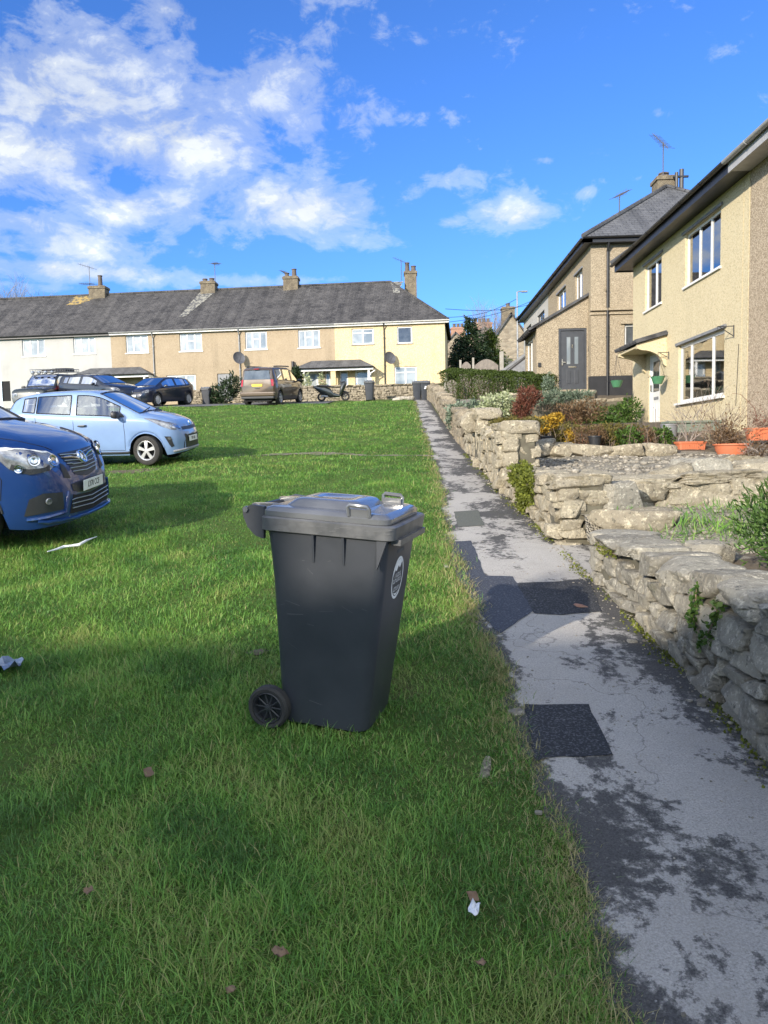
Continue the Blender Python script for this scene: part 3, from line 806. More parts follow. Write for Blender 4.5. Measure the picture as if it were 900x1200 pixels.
def sub(Fsel,name,mat):
    idx=np.unique(Fsel); mp=-np.ones(len(V),int); mp[idx]=np.arange(len(idx))
    setp(np_mesh(name,V[idx],mp[Fsel],mat,smooth=True),kind='structure')
sub(Fq[g1],'gravel_terrace','gravel_bed'); sub(Fq[~g1],'garden_ground','soil')
# loose stones lying on the gravel, along the wall feet and on the path edge
C=[];Sz=[]
for k in range(2600):
    y=random.uniform(8.4,14.0);x=wb(y)+random.uniform(.4,6.2)
    s=random.uniform(.015,.05)*(1 if random.random()<.9 else 1.8); C.append((x,y,gard(x,y)+s*.15));Sz.append((s*1.3,s,s*.7))
for k in range(500):
    y=random.uniform(5.9,8.2);x=wb(y)+random.uniform(.35,2.4)
    s=random.uniform(.015,.05); C.append((x,y,gard(x,y)+s*.2));Sz.append((s*1.3,s,s*.7))
v=stone_arrays(C,Sz,RNG.uniform(0,6,len(C)),2,3.5,.12)
setp(np_mesh('gravel',v[0],v[1],'pebbles',None,v[2],smooth=True),'loose pale gravel and chippings on the garden terrace','gravel',kind='stuff')
C=[];Sz=[]
for k in range(900):
    y=2.0+11*random.random()**1.7; x=wb(y)-abs(random.gauss(0,.07))-.0
    s=random.uniform(.004,.016)*(1 if random.random()<.95 else 2.2); C.append((x,y,gz(y)+.014+s*.2));Sz.append((s*1.4,s,s*.7))
for k in range(260):
    y=2.0+6*random.random(); x=random.uniform(pl(y)+.1,wb(y)-.05)
    s=random.uniform(.004,.011); C.append((x,y,gz(y)+.014+s*.2));Sz.append((s*1.4,s,s*.7))
v=stone_arrays(C,Sz,RNG.uniform(0,6,len(C)),2,3,.12)
setp(np_mesh('grit',v[0],v[1],'pebbles',None,v[2],smooth=True),'small stones and grit washed to the foot of the wall','grit',kind='stuff')
# moss along the wall foot
P=[]
for k in range(5200):
    y=2.6+14*random.random()**1.6
    b=.5+.5*math.sin(y*4.1)+.4*math.sin(y*9.7+2)
    if random.random()>b: continue
    x=wb(y)-abs(random.gauss(0,.05))-.01; P.append((x,y,gz(y)+.008))
P=np.array(P);v=leaf_arrays(P,.022,up=1.2,aspect=.7)
setp(np_mesh('moss',v[0],v[1],'leaf_moss',None,v[2]),'olive moss growing along the foot of the stone walls','moss',kind='stuff')
rubble_wall('rock_edge','rough bedded rock edge along the front of the gravel terrace',[((1.95,7.9),(4.2,8.1),True),((4.2,8.1),(7.6,8.3),True)],lambda y:1.2,lambda y:.80,'limestone',row=(.14,.24),slen=(.3,.8),thick=.5,cope=(.4,.9,.12),n=9,rough=.15,cope_over=-.03,top_jit=.05)
# single rocks of the terrace edge
def rock(label,x,y,z,sz,yaw=0,mat='limestone',name='rock',group='rocks of the garden terrace edge'):
    v=stone_arrays([(0,0,sz[2]*.35)],[sz],np.array([yaw]),12,7,.10,cuts=10)
    o=np_mesh(name,v[0],v[1],mat,None,v[2],smooth=True,sharp=34); o.location=(x,y,z); setp(o,label,'rock',group); return o
def pxrock(label,px,py,y,w,h,d=.5,mat='limestone',yaw=0,**k):
    p=at_y(px,py,y); s=y/900
    return rock(label,p[0],p[1]+d*.4,p[2]-.04,(w*s,d,h*s+.06),yaw,mat,**k)
pxrock('long pale flat-topped rock just inside the gap between two walls',752,622,7.0,92,26,.4,yaw=.1)
pxrock('grey slab leaning in shade in the wall gap',727,612,7.55,62,52,.3,'limestone_near',.3)
pxrock('broad weathered rock face left of the terrace step',722,584,8.3,78,36,.6,yaw=-.05)
pxrock('pale wedge rock between the broad rock face and the split boulder',785,580,8.3,62,36,.6)
pxrock('split grey boulder right of the pale wedge rock',840,574,8.3,70,40,.7,'limestone_near',.1)
pxrock('cracked rock at the right end of the terrace step',900,580,8.3,62,44,.7)
pxrock('pale rubble rock under the terracotta bowl',872,552,10.5,60,22,.6)
pxrock('rounded grey boulder on the soil behind the coping',838,655,5.6,50,20,.35,'limestone_near',.5)
pxrock('small flat stone poking from the soil by the coping',725,640,6.0,46,12,.25)
for k,(x,w,h,d) in enumerate([(632,40,16,'dark squared'),(660,34,14,'rounded pale'),(694,52,13,'long flat'),(738,50,11,'low sandy'),(775,34,12,'short pale')]):
    pxrock(d+' edging stone along the front of the planted bed',x,531,13.9,w,h,.35,'limestone_near' if k==0 else 'limestone',name='edging_stone',group='edging stones of the planted bed')
pxrock('boulder sitting on top of the high wall end',557,500,14.2,32,20,.4,'limestone')
# dry-stone retaining wall below the pebbledashed house
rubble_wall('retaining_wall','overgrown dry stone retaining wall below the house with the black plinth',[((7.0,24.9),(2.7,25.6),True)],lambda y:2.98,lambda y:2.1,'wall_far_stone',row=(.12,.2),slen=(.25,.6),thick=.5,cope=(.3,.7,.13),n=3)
rubble_wall('garden_wall','low stone step wall in front of the dark grey house door',[((6.3,27.0),(3.4,27.5),True)],lambda y:3.42,lambda y:2.9,'limestone',row=(.12,.2),slen=(.25,.6),thick=.5,cope=(.4,.8,.13),n=3)
# ================================================================ plants of the gardens
def pxblob(px,py,y,rx,ry,d=None):
    """ellipsoid standing at depth y with the radii it has there"""
    p=at_y(px,py,y);s=y/900; return (p[0],p[1],p[2],rx*s,(d if d else rx*s),ry*s)
# clipped hedge: box of leaves along a line
def hedge():
    A=np.array([1.75,37.0]);B=np.array([4.9,28.6]);t=thing('hedge','clipped green box-shaped hedge with flat top beside the path','hedge',(3.3,33,3.6))
    n=30000;u=RNG.uniform(0,1,n);P=A+(B-A)*u[:,None];d=(B-A)/np.linalg.norm(B-A);q=np.array([-d[1],d[0]])
    z0=np.interp(P[:,1],[28,38],[2.9,4.0]);zt=np.interp(P[:,1],[28.6,37],[4.16,5.28])
    side=RNG.integers(0,4,n);o=np.zeros(n);zz=np.zeros(n);j=np.abs(RNG.normal(0,.05,n))+.06*np.sin(P[:,1]*5+P[:,0]*3)
    W=.5
    f=RNG.uniform(0,1,n)
    o=np.where(side==0,-W+j,np.where(side==1,W-j,RNG.uniform(-W,W,n)))
    zz=np.where(side<2,z0+(zt-z0)*f,zt-j)
    rnd=np.clip((np.abs(o)-W+.25)/.25,0,1)*(zz>zt-.25); zz-=rnd*.1
    V0=np.stack([P[:,0]+q[0]*o,P[:,1]+q[1]*o,zz],1)
    end=RNG.uniform(0,1,4000)
    E=B+q*RNG.uniform(-W,W,4000)[:,None]; ez=2.9+(4.16-2.9)*end
    V0=np.concatenate([V0,np.stack([E[:,0]+RNG.normal(0,.05,4000),E[:,1]+RNG.normal(0,.05,4000),ez],1)])
    v=leaf_arrays(V0,.06,up=.4,aspect=.6); np_mesh('foliage',v[0],v[1],'leaf_hedge',t,v[2])
    mb=MB()
    for k in range(16):
        p=A+(B-A)*(k+.5)/16; z=float(np.interp(p[1],[28,38],[2.8,3.9]))
        for m_ in range(3):
            a=random.uniform(0,6.28); mb.tube([(p[0],p[1],z),(p[0]+.25*math.cos(a),p[1]+.25*math.sin(a),z+1.0)],[.03,.01],5)
    mb.build('stem','bark',t)
hedge()
bush('shrub','silvery green spreading shrub at the left end under the hedge','shrub',[pxblob(538,488,21,15,15,.4),pxblob(556,482,22,14,11,.4)],2000,.10,'leaf_silver',base=(1.9,21,2.3),part='foliage')
bush('variegated_shrub','cream and green variegated bush in front of the hedge','shrub',[pxblob(585,476,19.5,22,14,.5),pxblob(600,481,19.5,14,12,.4),pxblob(571,481,19.5,12,9,.4)],3200,.085,'leaf_variegated',base=(2.7,19.5,2.2))
bush('red_shrub','dark red twiggy shrub beside the variegated bush','shrub',[pxblob(620,466,19,13,11,.35),pxblob(612,481,19,10,13,.3)],2200,.09,'leaf_red',stems=8,stem_mat='twig_red',base=tuple(at_y(612,500,19)),up=1.4,aspect=.22)
bush('juniper_shrub','blue-green juniper with spiky upright tip against the hedge','shrub',[pxblob(643,456,24,7,17,.3),pxblob(652,466,23.5,22,7,.5),pxblob(674,464,23,20,5,.5),pxblob(630,468,24,16,6,.5)],3200,.10,'leaf_silver',base=tuple(at_y(640,480,24)),up=.7,aspect=.25)
bush('low_shrub','rust tinged low mound in front of the variegated bush','shrub',[pxblob(596,497,13.4,20,7,.4),pxblob(622,496,13.4,16,6,.3)],2400,.05,'leaf_olive',base=tuple(at_y(605,502,13.4)))
bush('yellow_shrub','small golden yellow shrub at the end of the planted bed','shrub',[pxblob(640,497,14.6,13,8,.25),pxblob(630,503,14.4,11,6,.2),pxblob(652,490,14.6,8,5,.2)],1700,.06,'leaf_yellow',base=tuple(at_y(638,512,14.4)))
bush('brown_shrub','rusty brown shrub on the overgrown retaining wall','shrub',[pxblob(668,486,20,22,13,.5),pxblob(690,482,20,18,14,.5)],2600,.075,'leaf_brown',stems=6,stem_mat='twig_red',base=tuple(at_y(680,502,20)),up=.9,aspect=.3)
bush('green_shrub','bright green trailing plant below the black plinth','shrub',[pxblob(722,487,22.5,26,12,.4),pxblob(702,494,22,26,8,.4),pxblob(738,478,23,12,12,.3)],3200,.08,'leaf_green',base=tuple(at_y(722,500,22.5)))
bush('green_shrub','low mossy cushion in front of the brown shrub','shrub',[pxblob(655,503,17.5,36,6,.4),pxblob(715,504,17.5,40,7,.4)],3000,.055,'leaf_olive',base=tuple(at_y(690,510,17.5)))
# bedding plants: a row of clumps along the edging stones
kinds=[('leaf_brown','dry brown seedy clump',.28,1.5,'twig_red'),('leaf_green','fresh green leafy clump',.6,.4,'twig'),('leaf_olive','olive green clump',.5,.6,'twig'),('leaf_yellow','yellowing leafy clump',.5,.5,'twig')]
for k,(x,kk,w,h,dsc) in enumerate([(622,0,12,14,'first past the wall end'),(650,2,13,10,'behind the rounded edging stone'),(664,3,10,9,'between two brown clumps'),(684,0,14,13,'behind the long edging stone'),(702,0,8,15,'with one tall stalk'),(716,2,12,11,'behind the low sandy stone'),(736,1,16,12,'largest of its kind in the bed'),(757,0,12,12,'before the doorstep'),(776,1,12,12,'beside the terracotta trough')]):
    m_,nm,asp,up,sm=kinds[kk]
    bush('bedding_plant',nm+' '+dsc,'plant',[pxblob(x,514,14.6+.1*(k%3),w,h,.22)],900,.055,m_,stems=7,stem_mat=sm,base=tuple(at_y(x,526,14.6)),up=up,aspect=asp,group='plants of the long bed')
mb=MB()
for k in range(46):
    p=at_y(random.uniform(612,785),526,14.5+random.uniform(-.3,.5)); h=random.uniform(.15,.5)
    if k==3: h=.75
    mb.tube([p,p+np.array([random.gauss(0,.04),random.gauss(0,.04),h*.6]),p+np.array([random.gauss(0,.08),random.gauss(0,.08),h])],[.006,.005,.003],4)
setp(mb.build('dead_stalks','twig'),'dry upright stalks standing among the bedding plants','stalks',kind='stuff')
# moss cushion on the mid wall shoulder, ivy on the near wall
bush('moss_cushion','bright yellow-green mossy plant hanging over the middle wall','plant',[(wb(9.6)+.05,9.6,1.16,.14,.55,.14),(wb(8.9)-.02,8.9,1.05,.07,.35,.2),(wb(9.3)-.02,9.2,.95,.06,.25,.22)],6500,.04,'leaf_moss',base=(wb(9.5)+.1,9.5,1.05),up=-.1)
def creeper(label,pts,n,spread,size,mat='leaf_green'):
    P=[]
    pts=np.array(pts)
    for k in range(n):
        i=random.randrange(len(pts)-1);w=random.random();p=pts[i]*(1-w)+pts[i+1]*w
        P.append(p+RNG.normal(0,1,3)*np.array([.012,spread,spread]))
    t=thing('creeper',label,'plant',tuple(pts[-1])); v=leaf_arrays(np.array(P),size,up=0,aspect=.8); np_mesh('foliage',v[0],v[1],mat,t,v[2])
    mb=MB(); mb.tube([tuple(p) for p in pts],.004,5); mb.build('stem','twig',t)
def wp(px,py): # point on near wall face
    y=5.0
    for _ in range(20): y=at_x(px,py,wb(y)-.02)[1]
    return at_x(px,py,wb(y)-.03)
creeper('green ivy trail hanging down the joint of the nearest wall',[wp(816,690),wp(815,705),wp(812,722),wp(815,732)],150,.02,.03)
creeper('second ivy trail spreading right of the first on the nearest wall',[wp(842,706),wp(838,725),wp(828,745),wp(820,754)],170,.022,.03)
creeper('moss tuft in a joint at the far end of the nearest wall',[wp(700,640),wp(712,646),wp(722,650)],120,.02,.022,'leaf_moss')
# grass and bush behind the near wall
P=[]
for k in range(2600):
    y=6.9+.5*random.gauss(0,1)*.8;x=wb(y)+1.5+.75*random.gauss(0,1)
    if x<wb(y)+.5 or y>7.95: continue
    P.append((x,y,gard(x,y)))
V0=leaf_arrays(np.array(P),.11,up=1.0,aspect=.07)
setp(np_mesh('rough_grass',V0[0],V0[1],'grass_blade',None,V0[2]*.95),'rough yellow-green grass on the bank behind the nearest wall','grass',kind='stuff')
bush('evergreen_bush','dense glossy green bush at the right edge above the nearest wall','bush',[(2.42,5.0,.96,.32,.34,.24),(2.85,5.2,1.06,.46,.4,.32),(2.32,4.55,.88,.25,.28,.15),(2.75,4.5,.93,.3,.35,.2)],8500,.062,'leaf_box',base=(2.5,4.9,.68),up=1.0,aspect=.2,shell=.2)
# ================================================================ houses
def plane_uz(px,py,O,U,Nn):
    d=ray(px,py);o=np.array([0,0,CAMZ]);Nn=np.array(Nn,float)
    t=((np.array(O,float)-o)@Nn)/(d@Nn); p=o+d*t
    return float((p-np.array(O,float))@np.array(U,float)),float(p[2])
def facade(mb,O,U,Nn,u0,u1,z0,z1,ops,reveal=.12):
    O=Vector(O);U=Vector(U);Nn=Vector(Nn);P=lambda u,z,n=0:O+U*u+Nn*n+Vector((0,0,z))
    us=sorted({u0,u1,*[a for o in ops for a in(o[0],o[1]) if u0<a<u1]}); zs=sorted({z0,z1,*[a for o in ops for a in(o[2],o[3]) if z0<a<z1]})
    for a,b in zip(us,us[1:]):
        for c,d in zip(zs,zs[1:]):
            m,k=(a+b)/2,(c+d)/2
            if any(o[0]<m<o[1] and o[2]<k<o[3] for o in ops): continue
            mb.quad(P(a,c),P(b,c),P(b,d),P(a,d))
    for a,b,c,d in ops:
        r=-reveal
        mb.quad(P(a,c),P(a,c,r),P(a,d,r),P(a,d)); mb.quad(P(b,c),P(b,d),P(b,d,r),P(b,c,r))
        mb.quad(P(a,d),P(a,d,r),P(b,d,r),P(b,d)); mb.quad(P(a,c),P(b,c),P(b,c,r),P(a,c,r))
def window(par,O,U,Nn,op,cols=(.5,),trans={},fw=.055,pane='pane_nets',frame='white_pvc',sill='white_pvc',rec=.07,back=None,name='window',sillw=.05):
    a,b,c,d=op; mb=MB(); fb=lambda u0,u1,z0,z1,n0=-rec-.05,n1=-rec:mb.fbox(O,U,Nn,u0,u1,n0,n1,z0,z1)
    fb(a,a+fw,c,d);fb(b-fw,b,c,d);fb(a+fw,b-fw,c,c+fw);fb(a+fw,b-fw,d-fw,d)
    xs_=[a]+[a+(b-a)*t for t in cols]+[b]
    for x in xs_[1:-1]: fb(x-fw*.55,x+fw*.55,c+fw,d-fw)
    for k,t in trans.items():
        z=c+(d-c)*t; l=xs_[k]+(fw if k==0 else fw*.55); r=xs_[k+1]-(fw if k==len(xs_)-2 else fw*.55)
        fb(l,r,z-fw*.4,z+fw*.4)
    w=mb.build(name,frame,par)
    g=MB(); g.fbox(O,U,Nn,a+.02,b-.02,-rec-.036,-rec-.024,c+.02,d-.02); g.build('pane',pane,w)
    if sill:
        s=MB(); s.fbox(O,U,Nn,a-.06,b+.06,-rec+.003,sillw,c-.055,c-.003); s.build('sill',sill,w)
    if back:
        bk=MB(); h=.9
        bk.fbox(O,U,Nn,a-.3,b+.3,-h-.02,-h,c-.4,d+.3);bk.fbox(O,U,Nn,a-.3,b+.3,-h,-rec-.13,c-.42,c-.40);bk.fbox(O,U,Nn,a-.3,b+.3,-h,-rec-.13,d+.3,d+.32)
        bk.fbox(O,U,Nn,a-.32,a-.3,-h,-rec-.13,c-.4,d+.3);bk.fbox(O,U,Nn,b+.3,b+.32,-h,-rec-.13,c-.4,d+.3); bk.build('room','interior',w)
        cu=MB()
        for (f0,f1) in back:
            u0=a+(b-a)*f0;u1=a+(b-a)*f1;k=max(6,int((u1-u0)/.03));pts=[]
            Ov=Vector(O);Uv=Vector(U);Nv=Vector(Nn)
            row=[[Ov+Uv*(u0+(u1-u0)*i/k)+Nv*(-rec-.16+.03*math.sin(i*1.4))+Vector((0,0,z)) for i in range(k+1)] for z in(c-.1,d+.1)]
            for i in range(k): cu.quad(row[0][i],row[0][i+1],row[1][i+1],row[1][i])
        if back: cu.build('curtain','curtain',w,smooth=True)
    return w
def roof_quad(mb,a,b,c,d,th=.06):
    """a,b eaves (left,right) c,d ridge (right,left), uv in metres"""
    a,b,c,d=map(Vector,(a,b,c,d)); U=(b-a).normalized(); n=(b-a).cross(d-a).normalized(); W=n.cross(U)
    uv=lambda p:((p-a).dot(U)+a.dot(U),(p-a).dot(W))
    mb.quad(a,b,c,d,[uv(a),uv(b),uv(c),uv(d)])
    o=-n*th
    for p,q in((a,b),(b,c),(c,d),(d,a)): mb.quad(p,p+o,q+o,q,[(0,0)]*4)
def aerial(par,base,h,yaw=0,n=7,L=.9,tilt=0):
    mb=MB(); b=Vector(base);t=b+Vector((0,0,h)); mb.tube([b,t],.022,6)
    d=Vector((math.cos(yaw),math.sin(yaw),math.sin(tilt)));q=Vector((-math.sin(yaw),math.cos(yaw),0))
    for z,LL in((0,L),):
        c=t+Vector((0,0,z-.05)); mb.tube([c-d*LL*.3,c+d*LL*.7],.014,5)
        for k in range(n):
            p=c-d*LL*.25+d*LL*.9*k/n; l=.28 if k else .36; mb.tube([p-q*l,p+q*l],.008,4); mb.tube([p-Vector((0,0,.12)),p+Vector((0,0,.12))],.006,4)
    mb.build('aerial','dish_grey',par)
def chimney(par,c,sx,sy,z0,z1,pots,mat='chimney_stone',yaw=0,cap=True,potmat='pot_clay'):
    mb=MB(); x,y=c; mb.box(x-sx/2,x+sx/2,y-sy/2,y+sy/2,z0,z1-.2)
    mb.box(x-sx/2-.05,x+sx/2+.05,y-sy/2-.05,y+sy/2+.05,z1-.197,z1-.05); mb.box(x-sx/2+.02,x+sx/2-.02,y-sy/2+.02,y+sy/2-.02,z1-.047,z1)
    ch=mb.build('chimney',mat,par,bevel=.015)
    for (dx,h,r) in pots:
        p=MB(); p.lathe([(r*1.15,z1+.0),(r*1.15,z1+.05),(r,z1+.06),(r*.85,z1+h-.06),(r*1.05,z1+h-.05),(r*1.05,z1+h),(r*.75,z1+h),(r*.7,z1+.1)],14,(x+dx,y,0)); p.build('chimney_pot',potmat,ch,smooth=True)
    return ch
def downpipe(par,O,U,Nn,u,z0,z1,mat,r=.036,kick=True):
    O=Vector(O);U=Vector(U);Nn=Vector(Nn);P=lambda n,z:O+U*u+Nn*n+Vector((0,0,z))
    mb=MB(); pts=[P(.06,z0),P(.06,z1-.45)]
    if kick: pts+=[P(.07,z1-.38),P(.24,z1-.14),P(.25,z1)]
    else: pts+=[P(.06,z1)]
    mb.tube(pts,r,10)
    z=z0+.6
    while z<z1-.5: mb.fbox(O,U,Nn,u-r-.012,u+r+.012,.0,.1,z,z+.03); z+=1.6
    mb.build('downpipe',mat,par,smooth=True)
def gutter(par,A,B,mat,r=.06,name='gutter'):
    A=Vector(A);B=Vector(B);d=(B-A).normalized();s=Vector((0,0,1)).cross(d);vs=[];n=8
    for p in(A,B):
        for rr in(r,r-.008):
            for i in range(n+1):
                t=math.pi*i/n; vs.append(p+s*math.cos(t)*rr-Vector((0,0,1))*math.sin(t)*rr)
    m=n+1;fs=[]
    for i in range(n):
        fs+=[(i,i+1,2*m+i+1,2*m+i),(m+i,3*m+i,3*m+i+1,m+i+1),(i,m+i,m+i+1,i+1),(2*m+i,2*m+i+1,3*m+i+1,3*m+i)]
    fs+=[(0,2*m,3*m,m),(n,m+n,3*m+n,2*m+n)]
    mb=MB(); mb.add(vs,fs)
    L=(B-A).length;k=int(L/1.1)
    for i in range(1,k):
        c=A+d*L*i/k; mb.tube([c+s*(r+.006)*math.cos(t)-Vector((0,0,(r+.006)*math.sin(t))) for t in np.linspace(0,math.pi,7)],.008,4)
    return mb.build(name,mat,par,smooth=True)
# ---------------------------------------------------------------- the terrace across the top of the slope
TA=np.array([2.03,46.0]);TB=np.array([-25.66,47.9]);tu_=(TA-TB)/np.linalg.norm(TA-TB)
TO=(2.03,46.0,0);TU=(tu_[0],tu_[1],0);TN=(tu_[1],-tu_[0],0)
T=lambda u,n,z:Vector(TO)+Vector(TU)*u+Vector(TN)*n+Vector((0,0,z))
TP=lambda px,py:plane_uz(px,py,TO,TU,TN)
def tbox(x0,y0,x1,y1):
    u0,z1=TP(x0,y0);u1,z0=TP(x1,y1);return (u0,u1,z0,z1)
ZE,ZR,ZG=9.12,12.25,4.35
uL=lambda px:TP(px,384)[0]
HIP=-3.5
def terrace_house(name,label,x0,x1,wall,wins,doors,gut,pots,hip=False,chim=None,u0=None):
    u0=uL(x0) if u0 is None else u0; u1=uL(x1) if not hip else 0.0
    t=thing(name,label,'house',tuple(T((u0+u1)/2,0,ZG)),0,'terraced houses at the top of the slope')
    ops=[tbox(*w[0]) for w in wins]+[tbox(*d[0]) for d in doors]
    mb=MB(); facade(mb,TO,TU,TN,u0,u1,ZG-.4,ZE+.05,ops)
    mb.quad(T(u0,-8,ZG-.4),T(u0,-8,ZE),T(u1,-8,ZE),T(u1,-8,ZG-.4))
    mb.quad(T(u1,0,ZG-.4),T(u1,-8,ZG-.4),T(u1,-8,ZE+.05),T(u1,0,ZE+.05)); mb.quad(T(u0,0,ZG-.4),T(u0,0,ZE+.05),T(u0,-8,ZE+.05),T(u0,-8,ZG-.4))
    mb.build('wall',wall,t)
    for (bx,cols,tr,pane),op in zip(wins,ops): window(t,TO,TU,TN,op,cols,tr,.07,pane,sill='white_pvc' if wall!='yellow_render' else 'concrete')
    for (bx,mat,glz),op in zip(doors,ops[len(wins):]):
        d=MB(); d.fbox(TO,TU,TN,op[0],op[1],-.11,-.06,op[2],op[3]); o=d.build('door',mat,t)
        if glz:
            g=MB(); g.fbox(TO,TU,TN,op[0]+.14,op[1]-.14,-.058,-.05,op[2]+.9,op[3]-.15); g.build('pane','pane_nets',o)
        h=MB(); h.fbox(TO,TU,TN,op[0]+.05,op[0]+.09,-.06,-.02,op[2]+.95,op[2]+1.1); h.build('handle','chrome',o)
    r=MB(); ov=.22
    ze=ZE-.06; 
    if hip:
        roof_quad(r,T(u0,ov,ze),T(.25,ov,ze),T(HIP,-4,ZR),T(u0,-4,ZR))
        roof_quad(r,T(.25,ov,ze),T(.25,-8-ov,ze),T(HIP,-4,ZR),T(HIP,-4,ZR+.0005))
        roof_quad(r,T(.25,-8-ov,ze),T(u0,-8-ov,ze),T(u0,-4,ZR),T(HIP,-4,ZR))
    else:
        roof_quad(r,T(u0,ov,ze),T(u1,ov,ze),T(u1,-4,ZR),T(u0,-4,ZR)); roof_quad(r,T(u1,-8-ov,ze),T(u0,-8-ov,ze),T(u0,-4,ZR),T(u1,-4,ZR))
    rf=r.build('roof','slate',t)
    k=MB(); a=u0; e=HIP if hip else u1
    while a<e-.05:
        b=min(a+.45,e); k.tube([T(a+.01,-4,ZR+.0),T(b-.01,-4,ZR+.0)],.10,8); a=b
    if hip:
        for i in range(12):
            p=T(HIP,-4,ZR).lerp(T(.25,ov,ze),i/12);q=T(HIP,-4,ZR).lerp(T(.25,ov,ze),(i+.95)/12); k.tube([p,q],.08,7)
    k.build('ridge_tiles','slate',rf,smooth=True)
    # broad raised verge of bedding where each chimney flashing runs down the slates
    if chim: 
        for (px,w,d,zt,pp) in chim:
            uu=uL(px); c=T(uu,-4,0); chimney(rf,(c.x,c.y),w,d,ZR-.5,zt,pp)
    f=MB(); f.fbox(TO,TU,TN,u0+.003,(u1 if not hip else .25)-.003,.003,.2,ZE-.22,ZE-.06); f.build('fascia',gut[0],t)
    gutter(t,T(u0+.01,.26,ZE-.06),T((u1 if not hip else .3)-.01,.26,ZE-.06),gut[1],.07)
    return t,rf
N3=(.33,.67)
h0,_=terrace_house('terraced_house','pale blue end of the terrace, cut off at the left edge',-120,-2,'pale_blue_render',[((-60,402,-30,421),N3,{},'pane_nets')],[],('gutter_black','gutter_black'),[],chim=None,u0=-34.0)
h1,r1=terrace_house('terraced_house','white rendered terraced house with two upper windows behind the roof rack vehicle',-2,129,'white_render',
   [((25.5,398,53,417),(.35,.68),{},'pane_nets'),((85.5,395,112,414),(.35,.70),{},'pane_nets'),((32,446,62,462),(.5,),{},'pane_nets')],[((-1,447,13,470),'dark_void',False)],('gutter_black','gutter_black'),[],chim=[(83,1.1,.8,12.8,[(.12,.72,.15)])])
h2,r2=terrace_house('terraced_house','beige rendered terraced house with white window behind the dark hatchback',129,276,'beige_render',
   [((147,393,174,413),(.33,.67),{1:.58},'pane_nets'),((210,391,237,411),(.33,.67),{1:.58},'pane_nets'),((195,440,230,463),(.33,.67),{0:.6,2:.6},'pane_nets')],[((254.5,438,273,470),'lead',False)],('gutter_white','gutter_grey'),[],chim=[(222,.95,.8,12.78,[(-.25,.2,.16),(.2,.22,.17)])])
h3,r3=terrace_house('terraced_house','tan rendered terraced house behind the brown people carrier',276,392,'tan_render',
   [((287,389,313,409),(.33,.67),{1:.58},'pane_nets'),((349,387,375,407),(.33,.67),{1:.58},'pane_nets'),((322,437,334,457),(),{},'pane_nets'),((381,434,391,453),(.5,),{},'pane_nets')],[((355,436,374,470),'white_pvc',True)],('gutter_white','gutter_grey'),[],chim=[(326,.95,.8,12.85,[(-.28,.26,.15),(.2,.5,.16)])])
h4,r4=terrace_house('terraced_house','yellow end terraced house with hipped roof and tall chimney',392,521,'yellow_render',
   [((412,385.5,438,403),(.5,),{0:.72,1:.72},'pane_nets'),((465,383,483,402),(),{},'pane_dark'),((462,430,488.5,453),(.5,),{0:.72,1:.72},'pane_nets'),((398,434,408,452),(),{},'pane_nets')],[((416,433,436,470),'white_pvc',True)],('gutter_white','gutter_white'),[],hip=True,chim=None)
c=T(uL(473)+.15,-4.6,0); chimney(r4,(c.x,c.y),.78,.8,ZR-2.4,ZR+.72,[(-.2,.58,.15),(.2,.36,.16)],'chimney_stone')
aerial(r4,T(uL(465),-4.2,ZR+.1),1.3,2.6,6,.9,.5)
aerial(r1,T(uL(72),-4,ZR),1.9,2.8,8,1.3,.35); aerial(r1,T(uL(72),-4,ZR-.2),1.0,2.8,7,1.3,.1); aerial(r2,T(uL(230),-4,ZR),1.75,1.2,7,.8,.1); aerial(r3,T(uL(319),-4,ZR),.95,2.4,6,.7,.5)
downpipe(h2,TO,TU,TN,uL(177)+.1,ZG,ZE-.05,'galv'); downpipe(h3,TO,TU,TN,uL(278)+.1,ZG,ZE-.05,'galv'); downpipe(h4,TO,TU,TN,uL(450),ZG,ZE-.05,'gutter_black')
mb=MB(); q=TP(344,437)[0]; mb.tube([T(q,.12,ZG),T(q,.12,6.95)],.09,10); mb.build('soil_pipe','gutter_black',h3,smooth=True)
def dish(par,px,py):
    u,z=TP(px,py); mb=MB(); c=T(u,.45,z); ax=Vector((.55,-.8,.25)).normalized(); M=ax.to_track_quat('Z','Y').to_matrix().to_4x4(); M.translation=c; mb.M=M
    mb.lathe([(0.001,-.0),(.15,.015),(.3,.06),(.38,.11),(.385,.105),(.3,.05),(.15,.003),(0.001,-.012)],20); mb.M=None
    mb.tube([T(u-.25,.0,z-.1),T(u-.2,.3,z-.1),c],.02,6); mb.tube([c-Vector((0,0,.25)),c+ax*.45],.013,5)
    mb.build('satellite_dish','dish_grey',par,smooth=True)
dish(h3,282,421);dish(h4,457,421)
# raised bedding strips below chimneys (lichen-grey patches on the slates)
def patch_on_roof(rf,px,w,l,mat,skew=0):
    u=uL(px); mb=MB(); d=Vector(T(0,-4,ZR)-T(0,.22,ZE-.06)); up=d.normalized(); nrm=Vector(TU).cross(up).normalized()
    rr=random.Random(px);k=10;vs=[];
    for i in range(k+1):
        f=i/k; c=T(u+skew*(1-f),-4,ZR)-up*l*(1-f)+nrm*.012; ww=w*(.45+.55*f)*rr.uniform(.7,1.15)/2
        vs+=[c-Vector(TU)*ww,c+Vector(TU)*ww]
    mb.add(vs,[(2*i,2*i+1,2*i+3,2*i+2) for i in range(k)]); mb.build('lichen_patch',mat,rf)
simple('lichen_grey',(.26,.25,.21),.95,var=(.07,.07,.075),scale=6,spread=(.42,.56)); simple('lichen_ochre',(.34,.24,.08),.95,var=(.07,.07,.075),scale=5,spread=(.45,.6))
